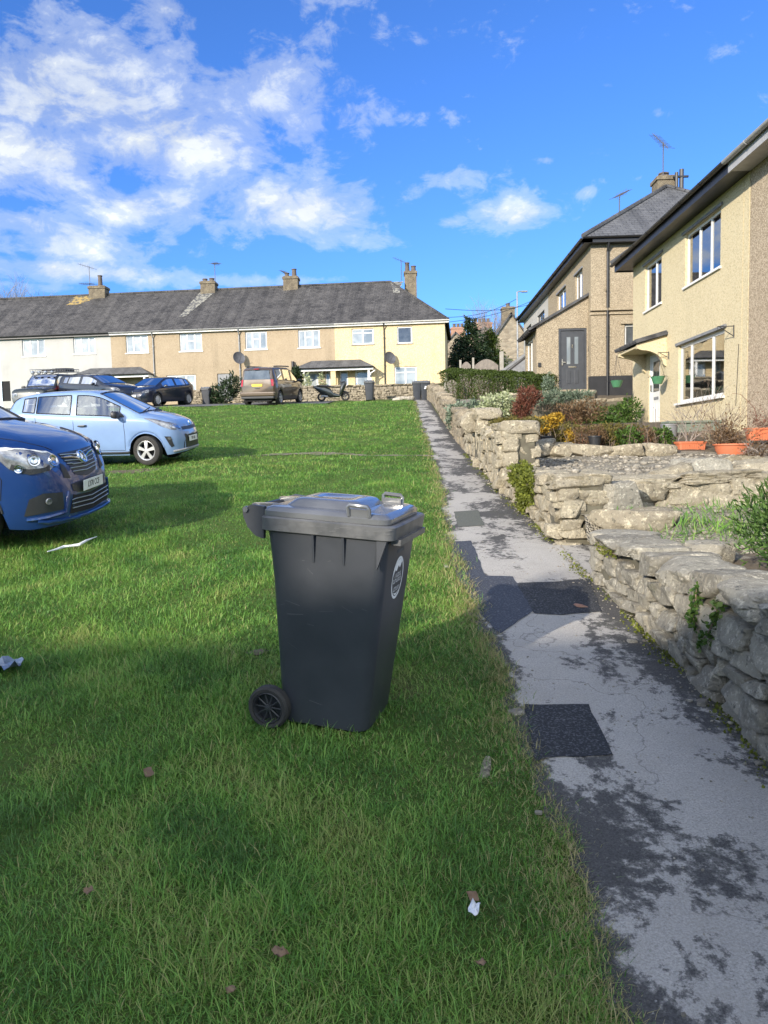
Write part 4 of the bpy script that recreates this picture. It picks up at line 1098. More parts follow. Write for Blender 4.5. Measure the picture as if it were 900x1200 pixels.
patch_on_roof(r2,223,1.1,3.6,'lichen_grey',-.9); patch_on_roof(r1,70,2.0,1.3,'lichen_ochre',-.6); patch_on_roof(r4,459,.8,1.6,'lichen_grey',.1)
# porches shared by two front doors each
def porch(label,x0,x1,posts,wallm):
    u0=TP(x0,430)[0];u1=TP(x1,430)[0];t=thing('porch',label,'porch',tuple(T((u0+u1)/2,.7,ZG)),0,'tiled porches on the terrace')
    zt,ze,d=6.95,6.45,.95; r=MB()
    roof_quad(r,T(u0,d,ze),T(u1,d,ze),T(u1-.9,.02,zt),T(u0+.9,.02,zt)); roof_quad(r,T(u1,d,ze),T(u1,.02,ze),T(u1-.9,.02,zt),T(u1-.9,.02,zt+.001)); roof_quad(r,T(u0,.02,ze),T(u0,d,ze),T(u0+.9,.02,zt),T(u0+.9,.02,zt+.001))
    r.build('roof','slate_near',t)
    f=MB(); f.fbox(TO,TU,TN,u0+.05,u1-.05,d-.14,d-.08,ze-.2,ze-.065); f.fbox(TO,TU,TN,u0+.06,u0+.12,.02,d-.14,ze-.2,ze-.065); f.fbox(TO,TU,TN,u1-.12,u1-.06,.02,d-.14,ze-.2,ze-.065); f.build('fascia','white_pvc',t)
    gutter(t,T(u0,d+.05,ze-.02),T(u1,d+.05,ze-.02),'gutter_black',.05)
    for px,w in posts:
        u=TP(px,440)[0]; p=MB(); p.fbox(TO,TU,TN,u-w/2,u+w/2,d-.3-w*.5,d-.15,ZG-.1,ze-.2)
        if w<.2:
            q=[T(u,d-.2,ze-.65),T(u+.12,d-.2,ze-.4),T(u+.38,d-.2,ze-.24)]; p.tube(q,.04,6)
        p.build('post','white_pvc' if w<.2 else wallm,t)
porch('slate roofed porch with white posts between the tan and yellow houses',348,440,[(353,.12),(393,.3),(434,.12)],'yellow_render')
porch('slate roofed porch behind the dark cars on the left',90,181,[(96,.12),(135,.3),(175,.12)],'white_render')
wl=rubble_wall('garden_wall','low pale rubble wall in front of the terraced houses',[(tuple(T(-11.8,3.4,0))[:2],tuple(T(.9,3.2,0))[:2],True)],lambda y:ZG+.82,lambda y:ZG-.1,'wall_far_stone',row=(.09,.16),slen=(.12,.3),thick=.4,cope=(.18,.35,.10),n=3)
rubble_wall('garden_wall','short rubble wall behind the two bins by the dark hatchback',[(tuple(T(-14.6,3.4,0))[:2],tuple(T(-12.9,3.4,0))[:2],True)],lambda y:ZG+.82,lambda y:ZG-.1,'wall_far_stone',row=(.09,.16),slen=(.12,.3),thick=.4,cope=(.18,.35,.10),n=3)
# ---------------------------------------------------------------- houses on the right
def hip_roof(t,x0,x1,y0,y1,ze,zr,ov,mat,hip0=True,hip1=True,name='roof'):
    xm=(x0+x1)/2;h=(x1-x0)/2;a=x0-ov;b=x1+ov;c=y0-(ov if hip0 else 0);d=y1+(ov if hip1 else 0)
    e=y0+(h if hip0 else 0);f=y1-(h if hip1 else 0);r=MB()
    roof_quad(r,(a,d,ze),(a,c,ze),(xm,e,zr),(xm,f,zr)); roof_quad(r,(b,c,ze),(b,d,ze),(xm,f,zr),(xm,e,zr))
    if hip0: roof_quad(r,(a,c,ze),(b,c,ze),(xm,e,zr),(xm,e+.001,zr))
    if hip1: roof_quad(r,(b,d,ze),(a,d,ze),(xm,f,zr),(xm,f+.001,zr))
    rf=r.build(name,mat,t); k=MB()
    def run(p,q):
        p=Vector(p);q=Vector(q);n=max(1,int((q-p).length/.42))
        for i in range(n): k.tube([p.lerp(q,i/n),p.lerp(q,(i+.94)/n)],.095,8)
    run((xm,e,zr),(xm,f,zr))
    if hip0: run((a,c,ze+.02),(xm,e,zr)); run((b,c,ze+.02),(xm,e,zr))
    if hip1: run((a,d,ze+.02),(xm,f,zr)); run((b,d,ze+.02),(xm,f,zr))
    k.build('ridge_tiles',mat,rf,smooth=True); return rf
WN=(-1,0,0);WU=(0,-1,0)
def wpx(X,xl,ylt,xr,yrb):
    u0,z1=plane_uz(xl,ylt,(X,0,0),WU,WN);u1,z0=plane_uz(xr,yrb,(X,0,0),WU,WN); return (u0,u1,z0,z1)
# nearest pair: cream half and pebbledashed half
XN=6.9;O1=(XN,0,0);ZW=6.95
def near_half(label,y0,y1,wall,ops,sofit,gut,hip0,hip1,zg):
    t=thing('house',label,'house',(XN+3.9,(y0+y1)/2,zg),0,'houses on the right of the path')
    mb=MB(); facade(mb,O1,WU,WN,-y1,-y0,zg-.7,ZW,ops)
    X2=XN+7.8
    mb.quad((XN,y0,zg-.7),(X2,y0,zg-.7),(X2,y0,ZW),(XN,y0,ZW)); mb.quad((XN,y1,zg-.7),(XN,y1,ZW),(X2,y1,ZW),(X2,y1,zg-.7)); mb.quad((X2,y0,zg-.7),(X2,y1,zg-.7),(X2,y1,ZW),(X2,y0,ZW))
    mb.build('wall',wall,t)
    rf=hip_roof(t,XN,X2,y0,y1,7.2,9.95,.52,'slate_near',hip0,hip1)
    a=y0-(.45 if hip0 else 0);b=y1+(.45 if hip1 else 0)
    s=MB(); s.box(XN-.42,XN-.003,a,b,ZW+.003,ZW+.06)
    if hip1: s.box(XN-.42,X2,y1+.003,b,ZW-.0,ZW+.057)
    s.build('soffit',sofit,t)
    f=MB(); f.box(XN-.455,XN-.425,a,b,ZW-.03,ZW+.20)
    if hip1: f.box(XN-.42,X2,b+.003,b+.03,ZW-.03,ZW+.2)
    f.build('fascia',sofit,t)
    gutter(t,(XN-.53,b+.05,ZW+.20),(XN-.53,a,ZW+.20),gut,.065)
    return t,rf
w_up1=wpx(XN,803,275,844,313.3); w_up1=(w_up1[0],w_up1[1],5.42,6.70)
w_up2=wpx(XN,756,311.6,775,353.6); w_up2=(w_up2[0],w_up2[1],5.40,6.70)
w_gr=wpx(XN,795,413,848,464); w_gr=(w_gr[0],w_gr[1],2.56,4.02)
w_dr=wpx(XN,760.5,430,773,500); w_dr=(w_dr[0],w_dr[1],2.06,4.06)
nh,nrf=near_half('cream rendered house with door canopy and hanging baskets',16.2,24.45,'cream_render',[w_up1,w_up2,w_gr,w_dr],'gutter_black','gutter_black',False,True,2.1)
window(nh,O1,WU,WN,w_up1,(.36,.68),{},.06,'window_glass',back=[(.02,.3),(.38,.62)]); window(nh,O1,WU,WN,w_up2,(.55,),{},.06,'window_glass',back=[(.05,.5)])
window(nh,O1,WU,WN,w_gr,(.25,.72),{},.075,'window_glass',back=[(.02,.20),(.27,.46)],sillw=.09)
for op in(w_up1,w_up2,w_gr):
    mb=MB(); mb.fbox(O1,WU,WN,op[0]-.12,op[1]+.12,.003,.05,op[3]+.01,op[3]+.075); mb.build('lintel','lead',nh)
d=MB(); d.fbox(O1,WU,WN,w_dr[0]+.07,w_dr[1]-.07,-.115,-.06,w_dr[2],w_dr[3]-.07); dr=d.build('door','white_pvc',nh,bevel=.004)
f=MB()
for a,b in((w_dr[0],w_dr[0]+.067),(w_dr[1]-.067,w_dr[1])): f.fbox(O1,WU,WN,a,b,-.11,-.03,w_dr[2],w_dr[3])
f.fbox(O1,WU,WN,w_dr[0]+.067,w_dr[1]-.067,-.11,-.03,w_dr[3]-.067,w_dr[3]); f.build('frame','white_pvc',dr)
g=MB(); g.fbox(O1,WU,WN,w_dr[0]+.24,w_dr[1]-.24,-.06,-.055,w_dr[2]+.95,w_dr[3]-.2); g.build('pane','pane_dark',dr)
g=MB(); g.fbox(O1,WU,WN,w_dr[0]+.3,w_dr[1]-.3,-.06,-.05,w_dr[2]+.72,w_dr[2]+.80); g.build('letter_box','lead',dr)
g=MB()
for q in(.28,.5,.72): 
    u=w_dr[0]+(w_dr[1]-w_dr[0])*q; g.fbox(O1,WU,WN,u-.06,u+.06,-.06,-.052,w_dr[2]+.1,w_dr[2]+.62)
g.build('panels','white_pvc',dr,bevel=.003)
g=MB(); g.fbox(O1,WU,WN,w_dr[0]+.10,w_dr[0]+.14,-.06,-.01,w_dr[2]+.98,w_dr[2]+1.16); g.build('handle','chrome',dr)
mb=MB(); mb.box(XN-1.0,XN-.003,21.4,24.4,1.75,2.05); mb.build('doorstep','tank_green',nh,bevel=.02)
# curved canopy over the door
cy0,cy1=-w_dr[1]-.55,-w_dr[0]+.42
r=MB(); roof_quad(r,(XN-.85,cy1+.1,4.30),(XN-.85,cy0-.1,4.30),(XN-.005,cy0-.1,4.52),(XN-.005,cy1+.1,4.52),.07); cn=r.build('canopy','slate_near',nh)
mb=MB()
for k in range(9):
    y=cy0-.05+(cy1-cy0+.1)*k/8; mb.tube([(XN-.86,y,4.29),(XN-.02,y,4.52)],.045,6)
mb.build('tile_rolls','slate_near',cn,smooth=True)
mb=MB()
prof=[(-.003,4.44)]+[(-.78,4.22),(-.78,4.10)]+[(-.70+.62*math.sin(t),4.06-.42*(1-math.cos(t))) for t in np.linspace(.05,1.5,8)]+[(-.003,3.60)]
for y in(cy0,cy1-.16): mb=MB(); mb.prism([(XN+a,y,z) for a,z in prof],(0,.16,0)); mb.build('canopy_bracket','cream_render',cn)
mb=MB(); mb.box(XN-.76,XN-.005,cy0+.163,cy1-.163,4.14,4.2); mb.build('canopy_ceiling','cream_render',cn)
def wall_bracket(px,py,h,l,par):
    u,z=plane_uz(px,py,O1,WU,WN); y=-u; mb=MB(); mb.tube([(XN-.02,y,z),(XN-.02,y,z-h)],.012,5); mb.tube([(XN-.02,y,z-.02),(XN-l,y,z-.02)],.010,5); mb.tube([(XN-.02,y,z-h+.03),(XN-l+.03,y,z-.02)],.009,5)
    mb.tube([(XN-l,y,z-.02),(XN-l,y,z-.1)],.008,5); mb.build('wall_bracket','black_paint',par); return (XN-l,y,z-.1)
b1=wall_bracket(861,381,.26,.36,nh); b2=wall_bracket(784.5,412,.19,.3,nh)
def basket(label,p,drop,mat='green_tub'):
    t=thing('hanging_basket',label,'hanging basket',p); x,y,z=p; mb=MB(); mb.lathe([(.001,z-drop-.2),(.11,z-drop-.2),(.15,z-drop-.1),(.185,z-drop),(.18,z-drop),(.14,z-drop-.09),(.001,z-drop-.12)],18,(x,y,0)); mb.build('tub',mat,t,smooth=True)
    mb=MB()
    for k in range(3):
        a=k*2.09; mb.tube([(x,y,z),(x+.18*math.cos(a),y+.18*math.sin(a),z-drop)],.005,4)
    for k in range(14):
        a=random.uniform(0,6.28); mb.tube([(x+.1*math.cos(a),y+.1*math.sin(a),z-drop-.08),(x+.2*math.cos(a),y+.2*math.sin(a),z-drop+.03+random.uniform(-.03,.05)),(x+.26*math.cos(a),y+.26*math.sin(a),z-drop-.02)],.004,4)
    mb.build('chains','black_paint',t)
basket('green hanging basket beside the white front door',b2,.55)
basket('green hanging basket past the far corner of the door canopy',(XN-.72,cy1+.35,4.2),.75)
# wire trailing down the cream wall
mb=MB(); u,z=plane_uz(866,420,O1,WU,WN); mb.tube([(XN-.012,-u,z+.3),(XN-.012,-u+.05,z-.4),(XN-.012,-u+.1,2.3)],.006,4); mb.build('cable','black_paint',nh)
mb=MB(); mb.fbox(O1,WU,WN,-16.27,-16.205,.003,.012,1.6,ZW-.005); mb.fbox(O1,WU,WN,-16.52,-16.50,.003,.010,1.6,ZW-.005); mb.build('paint_edge','cream_render',nh)
nw=[(-13.6,-11.4,5.42,6.70),(-13.6,-11.4,2.56,4.02),(-10.4,-9.5,2.06,4.06)]
nh2,_=near_half('brown pebbledashed half house cut off by the right edge',7.8,16.197,'pebbledash_near',nw,'soffit_grey','gutter_grey',True,False,2.1)
for op in nw[:2]: window(nh2,O1,WU,WN,op,(.33,.67),{},.06,'window_glass',back=[(.02,.25),(.75,.98)])
d=MB(); d.fbox(O1,WU,WN,nw[2][0],nw[2][1],-.11,-.06,nw[2][2],nw[2][3]); d.build('door','anthracite',nh2)
# second pair: pebbledash half with grey door, white half beyond
X2=6.5;O2=(X2,0,0);ZW2=8.72;Y20,Y2m,Y21=28.35,37.0,45.0
def far_half(label,y0,y1,wall,ops,hip0,hip1,sideops=[]):
    t=thing('house',label,'house',(X2+3.9,(y0+y1)/2,3.4),0,'houses on the right of the path'); mb=MB()
    facade(mb,O2,WU,WN,-y1,-y0,2.9,ZW2,ops)
    XB=X2+7.8; facade(mb,(X2,y0,0),(1,0,0),(0,-1,0),0,7.8,2.9,ZW2,sideops)
    mb.quad((X2,y1,2.9),(X2,y1,ZW2),(XB,y1,ZW2),(XB,y1,2.9)); mb.quad((XB,y0,2.9),(XB,y1,2.9),(XB,y1,ZW2),(XB,y0,ZW2)); mb.build('wall',wall,t)
    rf=hip_roof(t,X2,XB,y0,y1,ZW2+.16,11.85,.34,'slate_near',hip0,hip1)
    a=y0-(.3 if hip0 else 0);b=y1+(.3 if hip1 else 0)
    s=MB(); s.box(X2-.3,X2-.003,a,b,ZW2-.05,ZW2+.12)
    if hip0: s.box(X2-.3,XB+.3,a,y0-.003,ZW2-.047,ZW2+.117)
    if hip1: s.box(X2-.3,XB+.3,y1+.003,b,ZW2-.047,ZW2+.117)
    s.build('fascia','gutter_black',t)
    gutter(t,(X2-.36,b+.05,ZW2+.13),(X2-.36,a-.05,ZW2+.13),'gutter_black',.06)
    if hip0: gutter(t,(X2-.36,a-.06,ZW2+.135),(XB+.3,a-.06,ZW2+.135),'gutter_black',.06,'side_gutter')
    return t,rf
wa=wpx(X2,674,306.7,682.5,341); wb_=wpx(X2,653,332,663,360)
sd=(plane_uz(732,380,(X2,Y20,0),(1,0,0),(0,-1,0))[0],plane_uz(745,412,(X2,Y20,0),(1,0,0),(0,-1,0))[0]+.25,plane_uz(735,413,(X2,Y20,0),(1,0,0),(0,-1,0))[1],plane_uz(735,380,(X2,Y20,0),(1,0,0),(0,-1,0))[1])
wa=(wa[0],wa[1],6.95,8.15);wb_=(wb_[0],wb_[1],6.95,8.15)
fh,frf=far_half('pebbledashed house with black plinth and dark grey panelled door',Y20,Y2m,'pebbledash',[wa,wb_],True,False,[sd])
window(fh,O2,WU,WN,wa,(.5,),{},.06,'window_glass',back=[(.1,.9)]); window(fh,O2,WU,WN,wb_,(.5,),{},.06,'window_glass',back=[(.1,.5)])
window(fh,(X2,Y20,0),(1,0,0),(0,-1,0),sd,(),{},.07,'pane_dark')
for op in(wa,wb_):
    mb=MB(); mb.fbox(O2,WU,WN,op[0]-.1,op[1]+.1,.003,.05,op[3]+.01,op[3]+.07); mb.build('lintel','lead',fh)
SO=(X2,Y20,0);SU=(1,0,0);SN=(0,-1,0)
mb=MB(); mb.fbox(SO,SU,SN,-.012,7.8,.002,.03,2.9,4.02); mb.fbox(O2,WU,WN,-Y20-.28,-Y20-.002,.002,.03,2.9,4.02); mb.build('plinth','black_paint',fh)
mb=MB(); mb.fbox(SO,SU,SN,-.05,7.8,.003,.10,6.34,6.42); mb.fbox(SO,SU,SN,-.05,7.8,.003,.06,6.20,6.26); mb.build('string_course','pebbledash',fh)
mb=MB(); mb.fbox(SO,SU,SN,sd[0]-.15,sd[1]+.15,.003,.07,sd[3]+.01,sd[3]+.1); mb.build('lintel','pebbledash',fh)
downpipe(fh,SO,SU,SN,plane_uz(711.5,400,SO,SU,SN)[0],3.2,ZW2+.1,'gutter_black',.045)
c=(10.4,32.6); chimney(frf,c,.72,.8,11.0,12.30,[(0,.18,.2)],'chimney_stone')
mb=MB(); mb.tube([(10.95,32.1,11.3),(10.95,32.1,12.45)],.09,8); mb.tube([(10.72,32.0,11.3),(10.72,32.0,12.3)],.07,8); mb.tube([(10.6,32.05,12.15),(11.2,32.05,12.15)],.05,6); mb.build('flue_pipes','black_paint',frf,smooth=True)
aerial(frf,(10.25,32.2,12.1),1.45,1.9,9,1.0,1.25); aerial(frf,(8.6,32.5,10.6),1.1,.6,8,.8,.55)
# lean-to porch: end wall with the door faces down the path
PX0=4.62;PY0,PY1=28.75,31.6;PO=(PX0,PY0,0)
pt=fh
du0,dz1=plane_uz(654.5,385,PO,SU,SN);du1,dz0=plane_uz(687.5,456,PO,SU,SN)
dz1=min(dz1,5.88); dop=(du0,du1,dz0,dz1)
mb=MB(); facade(mb,PO,SU,SN,0,X2-PX0-.003,2.9,5.90,[dop])
mb.add([(PX0,PY0,5.9),(X2-.003,PY0,5.9),(X2-.003,PY0,6.98),(PX0,PY0,5.98)],[(0,1,2,3)])
wleft=(-31.3,-29.6,3.9,5.65); facade(mb,(PX0,0,0),WU,WN,-PY1,-PY0,2.9,5.98,[wleft])
mb.quad((PX0,PY1,2.9),(PX0,PY1,5.98),(X2,PY1,6.98),(X2,PY1,2.9)); pw=mb.build('porch_wall','pebbledash',fh)
window(pw,(PX0,0,0),WU,WN,wleft,(.5,),{},.06,'pane_dark')
r=MB(); roof_quad(r,(PX0-.32,PY1+.1,5.83),(PX0-.32,PY0-.12,5.83),(X2-.004,PY0-.12,7.06),(X2-.004,PY1+.1,7.06),.09); pr=r.build('porch_roof','slate_near',fh)
mb=MB()
for k in range(7):
    y=PY0+.1+k*.42; mb=MB(); mb.tube([(PX0-.3,y,5.72),(PX0+.1,y,5.86)],.045,5); mb.build('rafter_tail','wood_dark',pr)
d=MB(); a,b,c_,e=dop; d.fbox(PO,SU,SN,a+.08,b-.08,-.11,-.06,c_,e-.08); door=d.build('door','anthracite',fh,bevel=.004)
f=MB(); 
for q0,q1 in((a,a+.077),(b-.077,b)): f.fbox(PO,SU,SN,q0,q1,-.1,-.02,c_,e)
f.fbox(PO,SU,SN,a+.077,b-.077,-.1,-.02,e-.077,e); f.build('frame','anthracite',door)
W=b-a;H=e-c_
for q in(.30,.58):
    g=MB(); g.fbox(PO,SU,SN,a+W*q,a+W*(q+.13),-.06,-.05,c_+H*.42,e-H*.14); g.build('pane','pane_nets',door)
g=MB()
for q in(.30,.58): g.fbox(PO,SU,SN,a+W*q,a+W*(q+.13),-.06,-.045,c_+H*.1,c_+H*.32)
g.build('panels','anthracite',door,bevel=.006)
g=MB(); g.fbox(PO,SU,SN,a+W*.36,a+W*.64,-.06,-.045,c_+H*.36,c_+H*.385); g.build('letter_box','chrome',door)
g=MB(); g.fbox(PO,SU,SN,a+.12,a+.16,-.06,-.02,c_+H*.40,c_+H*.5); g.fbox(PO,SU,SN,a+.12,a+.26,-.035,-.015,c_+H*.44,c_+H*.46); g.build('handle','chrome',door)
g=MB(); g.fbox(PO,SU,SN,a+W*.485,a+W*.515,-.06,-.045,c_+H*.68,c_+H*.74); g.build('knocker','chrome',door)
g=MB(); g.fbox(PO,SU,SN,a-.75,a-.66,.003,.06,c_+.85,c_+1.0); g.fbox(PO,SU,SN,b+.05,b+.11,.003,.05,c_+1.35,c_+1.55); g.build('wall_lamp','black_paint',fh)
ww=wpx(X2,629.5,352,638,373);w4=wpx(X2,616.5,368,622.5,396)
ww=(ww[0],ww[1],6.95,8.15);w4=(w4[0],w4[1],6.7,8.15)
fw_,frw=far_half('white rendered house half seen beyond the grey door',Y2m+.003,Y21,'white_render',[ww,w4],False,True)
window(fw_,O2,WU,WN,ww,(.5,),{},.06,'pane_dark','anthracite',sill='lead'); window(fw_,O2,WU,WN,w4,(),{},.06,'pane_dark','anthracite',sill='lead')
# grey open lean-to on the white house
t=fw_; r=MB(); roof_quad(r,(3.95,41.2,4.95),(3.95,36.6,4.95),(X2-.004,36.6,6.7),(X2-.004,41.2,6.7),.12); lr=r.build('lean_to_roof','lead',t)
mb=MB()
for y in(36.7,38.9,41.0): mb.box(4.05,4.2,y-.07,y+.07,3.4,4.95)
for y in(36.68,): mb.tube([(4.1,y,4.75),(6.45,y,6.5)],.07,6); mb.tube([(4.1,y,4.3),(5.0,y,5.35)],.05,6)
mb.build('lean_to_posts','wood_dark',lr)
mb=MB(); mb.prism([(4.1,36.63,4.86),(6.47,36.63,6.56),(6.47,36.63,5.45),(5.3,36.63,4.75),(4.1,36.63,4.62)],(0,.04,0)); mb.build('cladding','lead',lr)
# ---------------------------------------------------------------- beyond: fences, stone house, lamp, trees
def fence_panel(label,pa,pb,arch=.3,post=True,h=1.5):
    A=np.array(pa);B=np.array(pb);u=(B-A)/np.linalg.norm(B-A);L=np.linalg.norm(B-A); t=thing('fence_panel',label,'fence panel',tuple((A+B)/2),0,'wavy topped fence panels'); mb=MB(); n=18
    for i in range(n):
        f0,f1=i/n,(i+.92)/n;f=(f0+f1)/2; top=h-arch+arch*math.sin(math.pi*f); mb.fbox(A,u,(u[1],-u[0],0),L*f0,L*f1,.0,.025+.008*(i%2),.05,top)
    mb.build('boards','fence_wood',t)
    if post:
        p=MB(); p.fbox(A,u,(u[1],-u[0],0),-.12,-.01,-.05,.06,0,h+.1); p.build('post','concrete',t)
for k,(x0,x1,y,zz,l) in enumerate([(523,536,42.2,5.0,'pale rounded fence panel against the yellow house corner'),(541,552,43.3,5.1,'narrow wavy fence panel left of the pale post'),(556,584,43.4,5.15,'widest wavy fence panel in front of the dark conifer')]):
    a=at_y(x0,440,y);b=at_y(x1,440,y); top=at_y((x0+x1)/2,[445,424,421][k],y)[2]; h=top-4.1; fence_panel(l,(a[0],y,4.1),(b[0],y,4.1),.22 if k!=2 else .35,True,h)
p=at_y(588,440,42.8); q=at_y(588,412,42.8); mb=MB(); mb.box(p[0]-.11,p[0]+.11,42.7,42.9,4.0,q[2]); setp(mb.build('gate_post','concrete',bevel=.03),'pale round topped post beside the grey lean-to','post')
# distant stone houses
def stone_house(label,xl,xr,yE,yA,y,dep,extra=None):
    a=at_y(xl,yE,y);b=at_y(xr,yE,y);ap=at_y((xl+xr)/2,yA,y); t=thing('stone_house',label,'house',((a[0]+b[0])/2,y,4.4),0,'stone houses beyond the terrace'); mb=MB(); ze,za=a[2],ap[2];xm=(a[0]+b[0])/2
    mb.add([(a[0],y,3.5),(b[0],y,3.5),(b[0],y,ze),(xm,y,za),(a[0],y,ze)],[(0,1,2,3,4)]); mb.add([(a[0],y,3.5),(a[0],y,ze),(a[0],y+dep,ze),(a[0],y+dep,3.5)],[(0,1,2,3)]); mb.add([(b[0],y,3.5),(b[0],y+dep,3.5),(b[0],y+dep,ze),(b[0],y,ze)],[(0,1,2,3)]); mb.build('wall','stone_gable',t,fix=False)
    r=MB(); roof_quad(r,(a[0]-.3,y+dep,ze-.15),(a[0]-.3,y-.2,ze-.15),(xm,y-.2,za+.12),(xm,y+dep,za+.12),.12); roof_quad(r,(b[0]+.3,y-.2,ze-.15),(b[0]+.3,y+dep,ze-.15),(xm,y+dep,za+.12),(xm,y-.2,za+.12),.12); return t,r.build('roof','slate_near',t),xm,za
t,rf,xm,za=stone_house('grey stone gable house with chimney behind the conifer',583,615,392,368,62,9); chimney(rf,(xm-.15,62.7),1.0,.9,za-.8,za+.65,[(0,.3,.17)],'chimney_stone')
t,rf,xm,za=stone_house('distant house with row of chimney pots above the conifer',546,590,398,384,75,8); chimney(rf,(xm-.2,75.6),1.9,.9,za-.6,za+.55,[(-.6,.4,.17),(-.2,.4,.17),(.2,.4,.17),(.6,.4,.17)],'brick')
t,rf,xm,za=stone_house('distant house with whitish gable at the yellow corner',523,545,402,390,80,8); chimney(rf,(xm+.3,80.6),1.5,.9,za-.6,za+.6,[(-.4,.4,.17),(0,.4,.17),(.4,.4,.17)],'brick')
# street lamp
p=at_y(606,342,55); t=thing('street_lamp','slim grey street lamp against the sky behind the white house','street lamp',(p[0],55,4.4)); mb=MB(); mb.lathe([(.09,4.4),(.09,5.6),(.055,5.7),(.05,p[2])],10,(p[0],55,0)); mb.build('post','galv',t,smooth=True)
mb=MB(); mb.tube([(p[0],55,p[2]-.03),(p[0]+.12,55,p[2]+.02),(p[0]+.35,55,p[2]+.02)],.04,8); mb.build('arm','galv',t,smooth=True)
mb=MB(); mb.box(p[0]+.3,p[0]+.72,54.9,55.1,p[2]-.05,p[2]+.06); mb.build('lantern','lead',t,bevel=.02)
for k,(a,b) in enumerate([((524,372),(606,350)),((522,378),(640,345)),((522,362),(640,352))]):
    A=at_y(*a,48);B=at_y(*b,56); pts=[A+(B-A)*f-np.array([0,0,.35*math.sin(math.pi*f)]) for f in np.linspace(0,1,14)]; mb=MB(); mb.tube(pts,.016,5); setp(mb.build('overhead_wire','black_paint'),['highest thin overhead wire running to the street lamp','lowest overhead wire rising to the right','nearly level overhead wire in the middle'][k],'wire','overhead wires')
# conifer
def conifer(name,label,base,h,r,n=26,rows=46,size=.22,mat='leaf_conifer',lean=0):
    t=thing(name,label,'tree',base); mb=MB(); mb.tube([base,(base[0]+lean*.5,base[1],base[2]+h*.5),(base[0]+lean,base[1],base[2]+h*.98)],[.2,.12,.02],8); mb.build('trunk','bark',t,smooth=True)
    P=[];D=[]
    for i in range(rows):
        f=(i+.5)/rows; z=base[2]+h*(.06+.94*f); rr=r*(1-f)**.8*(.75+.35*math.sin(i*2.4)**2)+.06
        for k in range(int(n*(1-f)+5)):
            a=random.uniform(0,6.28);l=rr*random.uniform(.55,1.12)
            for s in np.linspace(.15,1,14):
                q=l*s; P.append((base[0]+lean*f+q*math.cos(a)+random.gauss(0,.09),base[1]+q*math.sin(a)+random.gauss(0,.09),z-.22*q*q/max(r,.1)+random.gauss(0,.08)+.1*s)); D.append((math.cos(a),math.sin(a),-.15))
    v=leaf_arrays(np.array(P),size,up=.1,aspect=.35,outdir=np.array(D)); np_mesh('crown',v[0],v[1],mat,t,v[2])
p=at_y(560,450,53); conifer('conifer_tree','tall dark conifer with pointed top beside the yellow house',(p[0],53,4.2),at_y(560,374,53)[2]-4.2,2.7,n=30,lean=-.5)
p=at_y(537,450,56); conifer('conifer_tree','lower dark conifer partly hidden by the yellow house corner',(p[0],56,4.2),at_y(536,398,56)[2]-4.2,2.6,rows=34)
p=at_y(575,450,54); conifer('conifer_tree','bushier lighter green conifer right of the pointed one',(p[0],54,4.2),at_y(575,388,54)[2]-4.2,2.4,rows=38,mat='leaf_hedge')
def bare_tree(label,px,py,y,h,spread=.35,n=5,kids=4,L=.36,seed=3,r=.15,mat='twig_grey'):
    p=at_y(px,py,y); b=(p[0],y,4.3); t=thing('bare_tree',label,'tree',b); mb=MB(); top=4.3+h*.35
    mb.tube([b,(b[0],y,top)],[r*1.4,r],8); mb.build('trunk','bark',t,smooth=True); mb=MB(); R=random.Random(seed)
    for k in range(n+2): twigs(mb,(b[0],y,top-.1),(R.gauss(0,spread),R.gauss(0,spread),1),h*L,r*.6,4,.33,R,5,kids)
    mb.build('crown',mat,t)
bare_tree('leafless tree with fine twigs behind the stone chimneys',578,420,70,9.0,.22,6,4,.31,4,.10); bare_tree('leafless tree showing above the left end of the roof',14,380,66,12.0,.5,6,4,.30,9,.12)
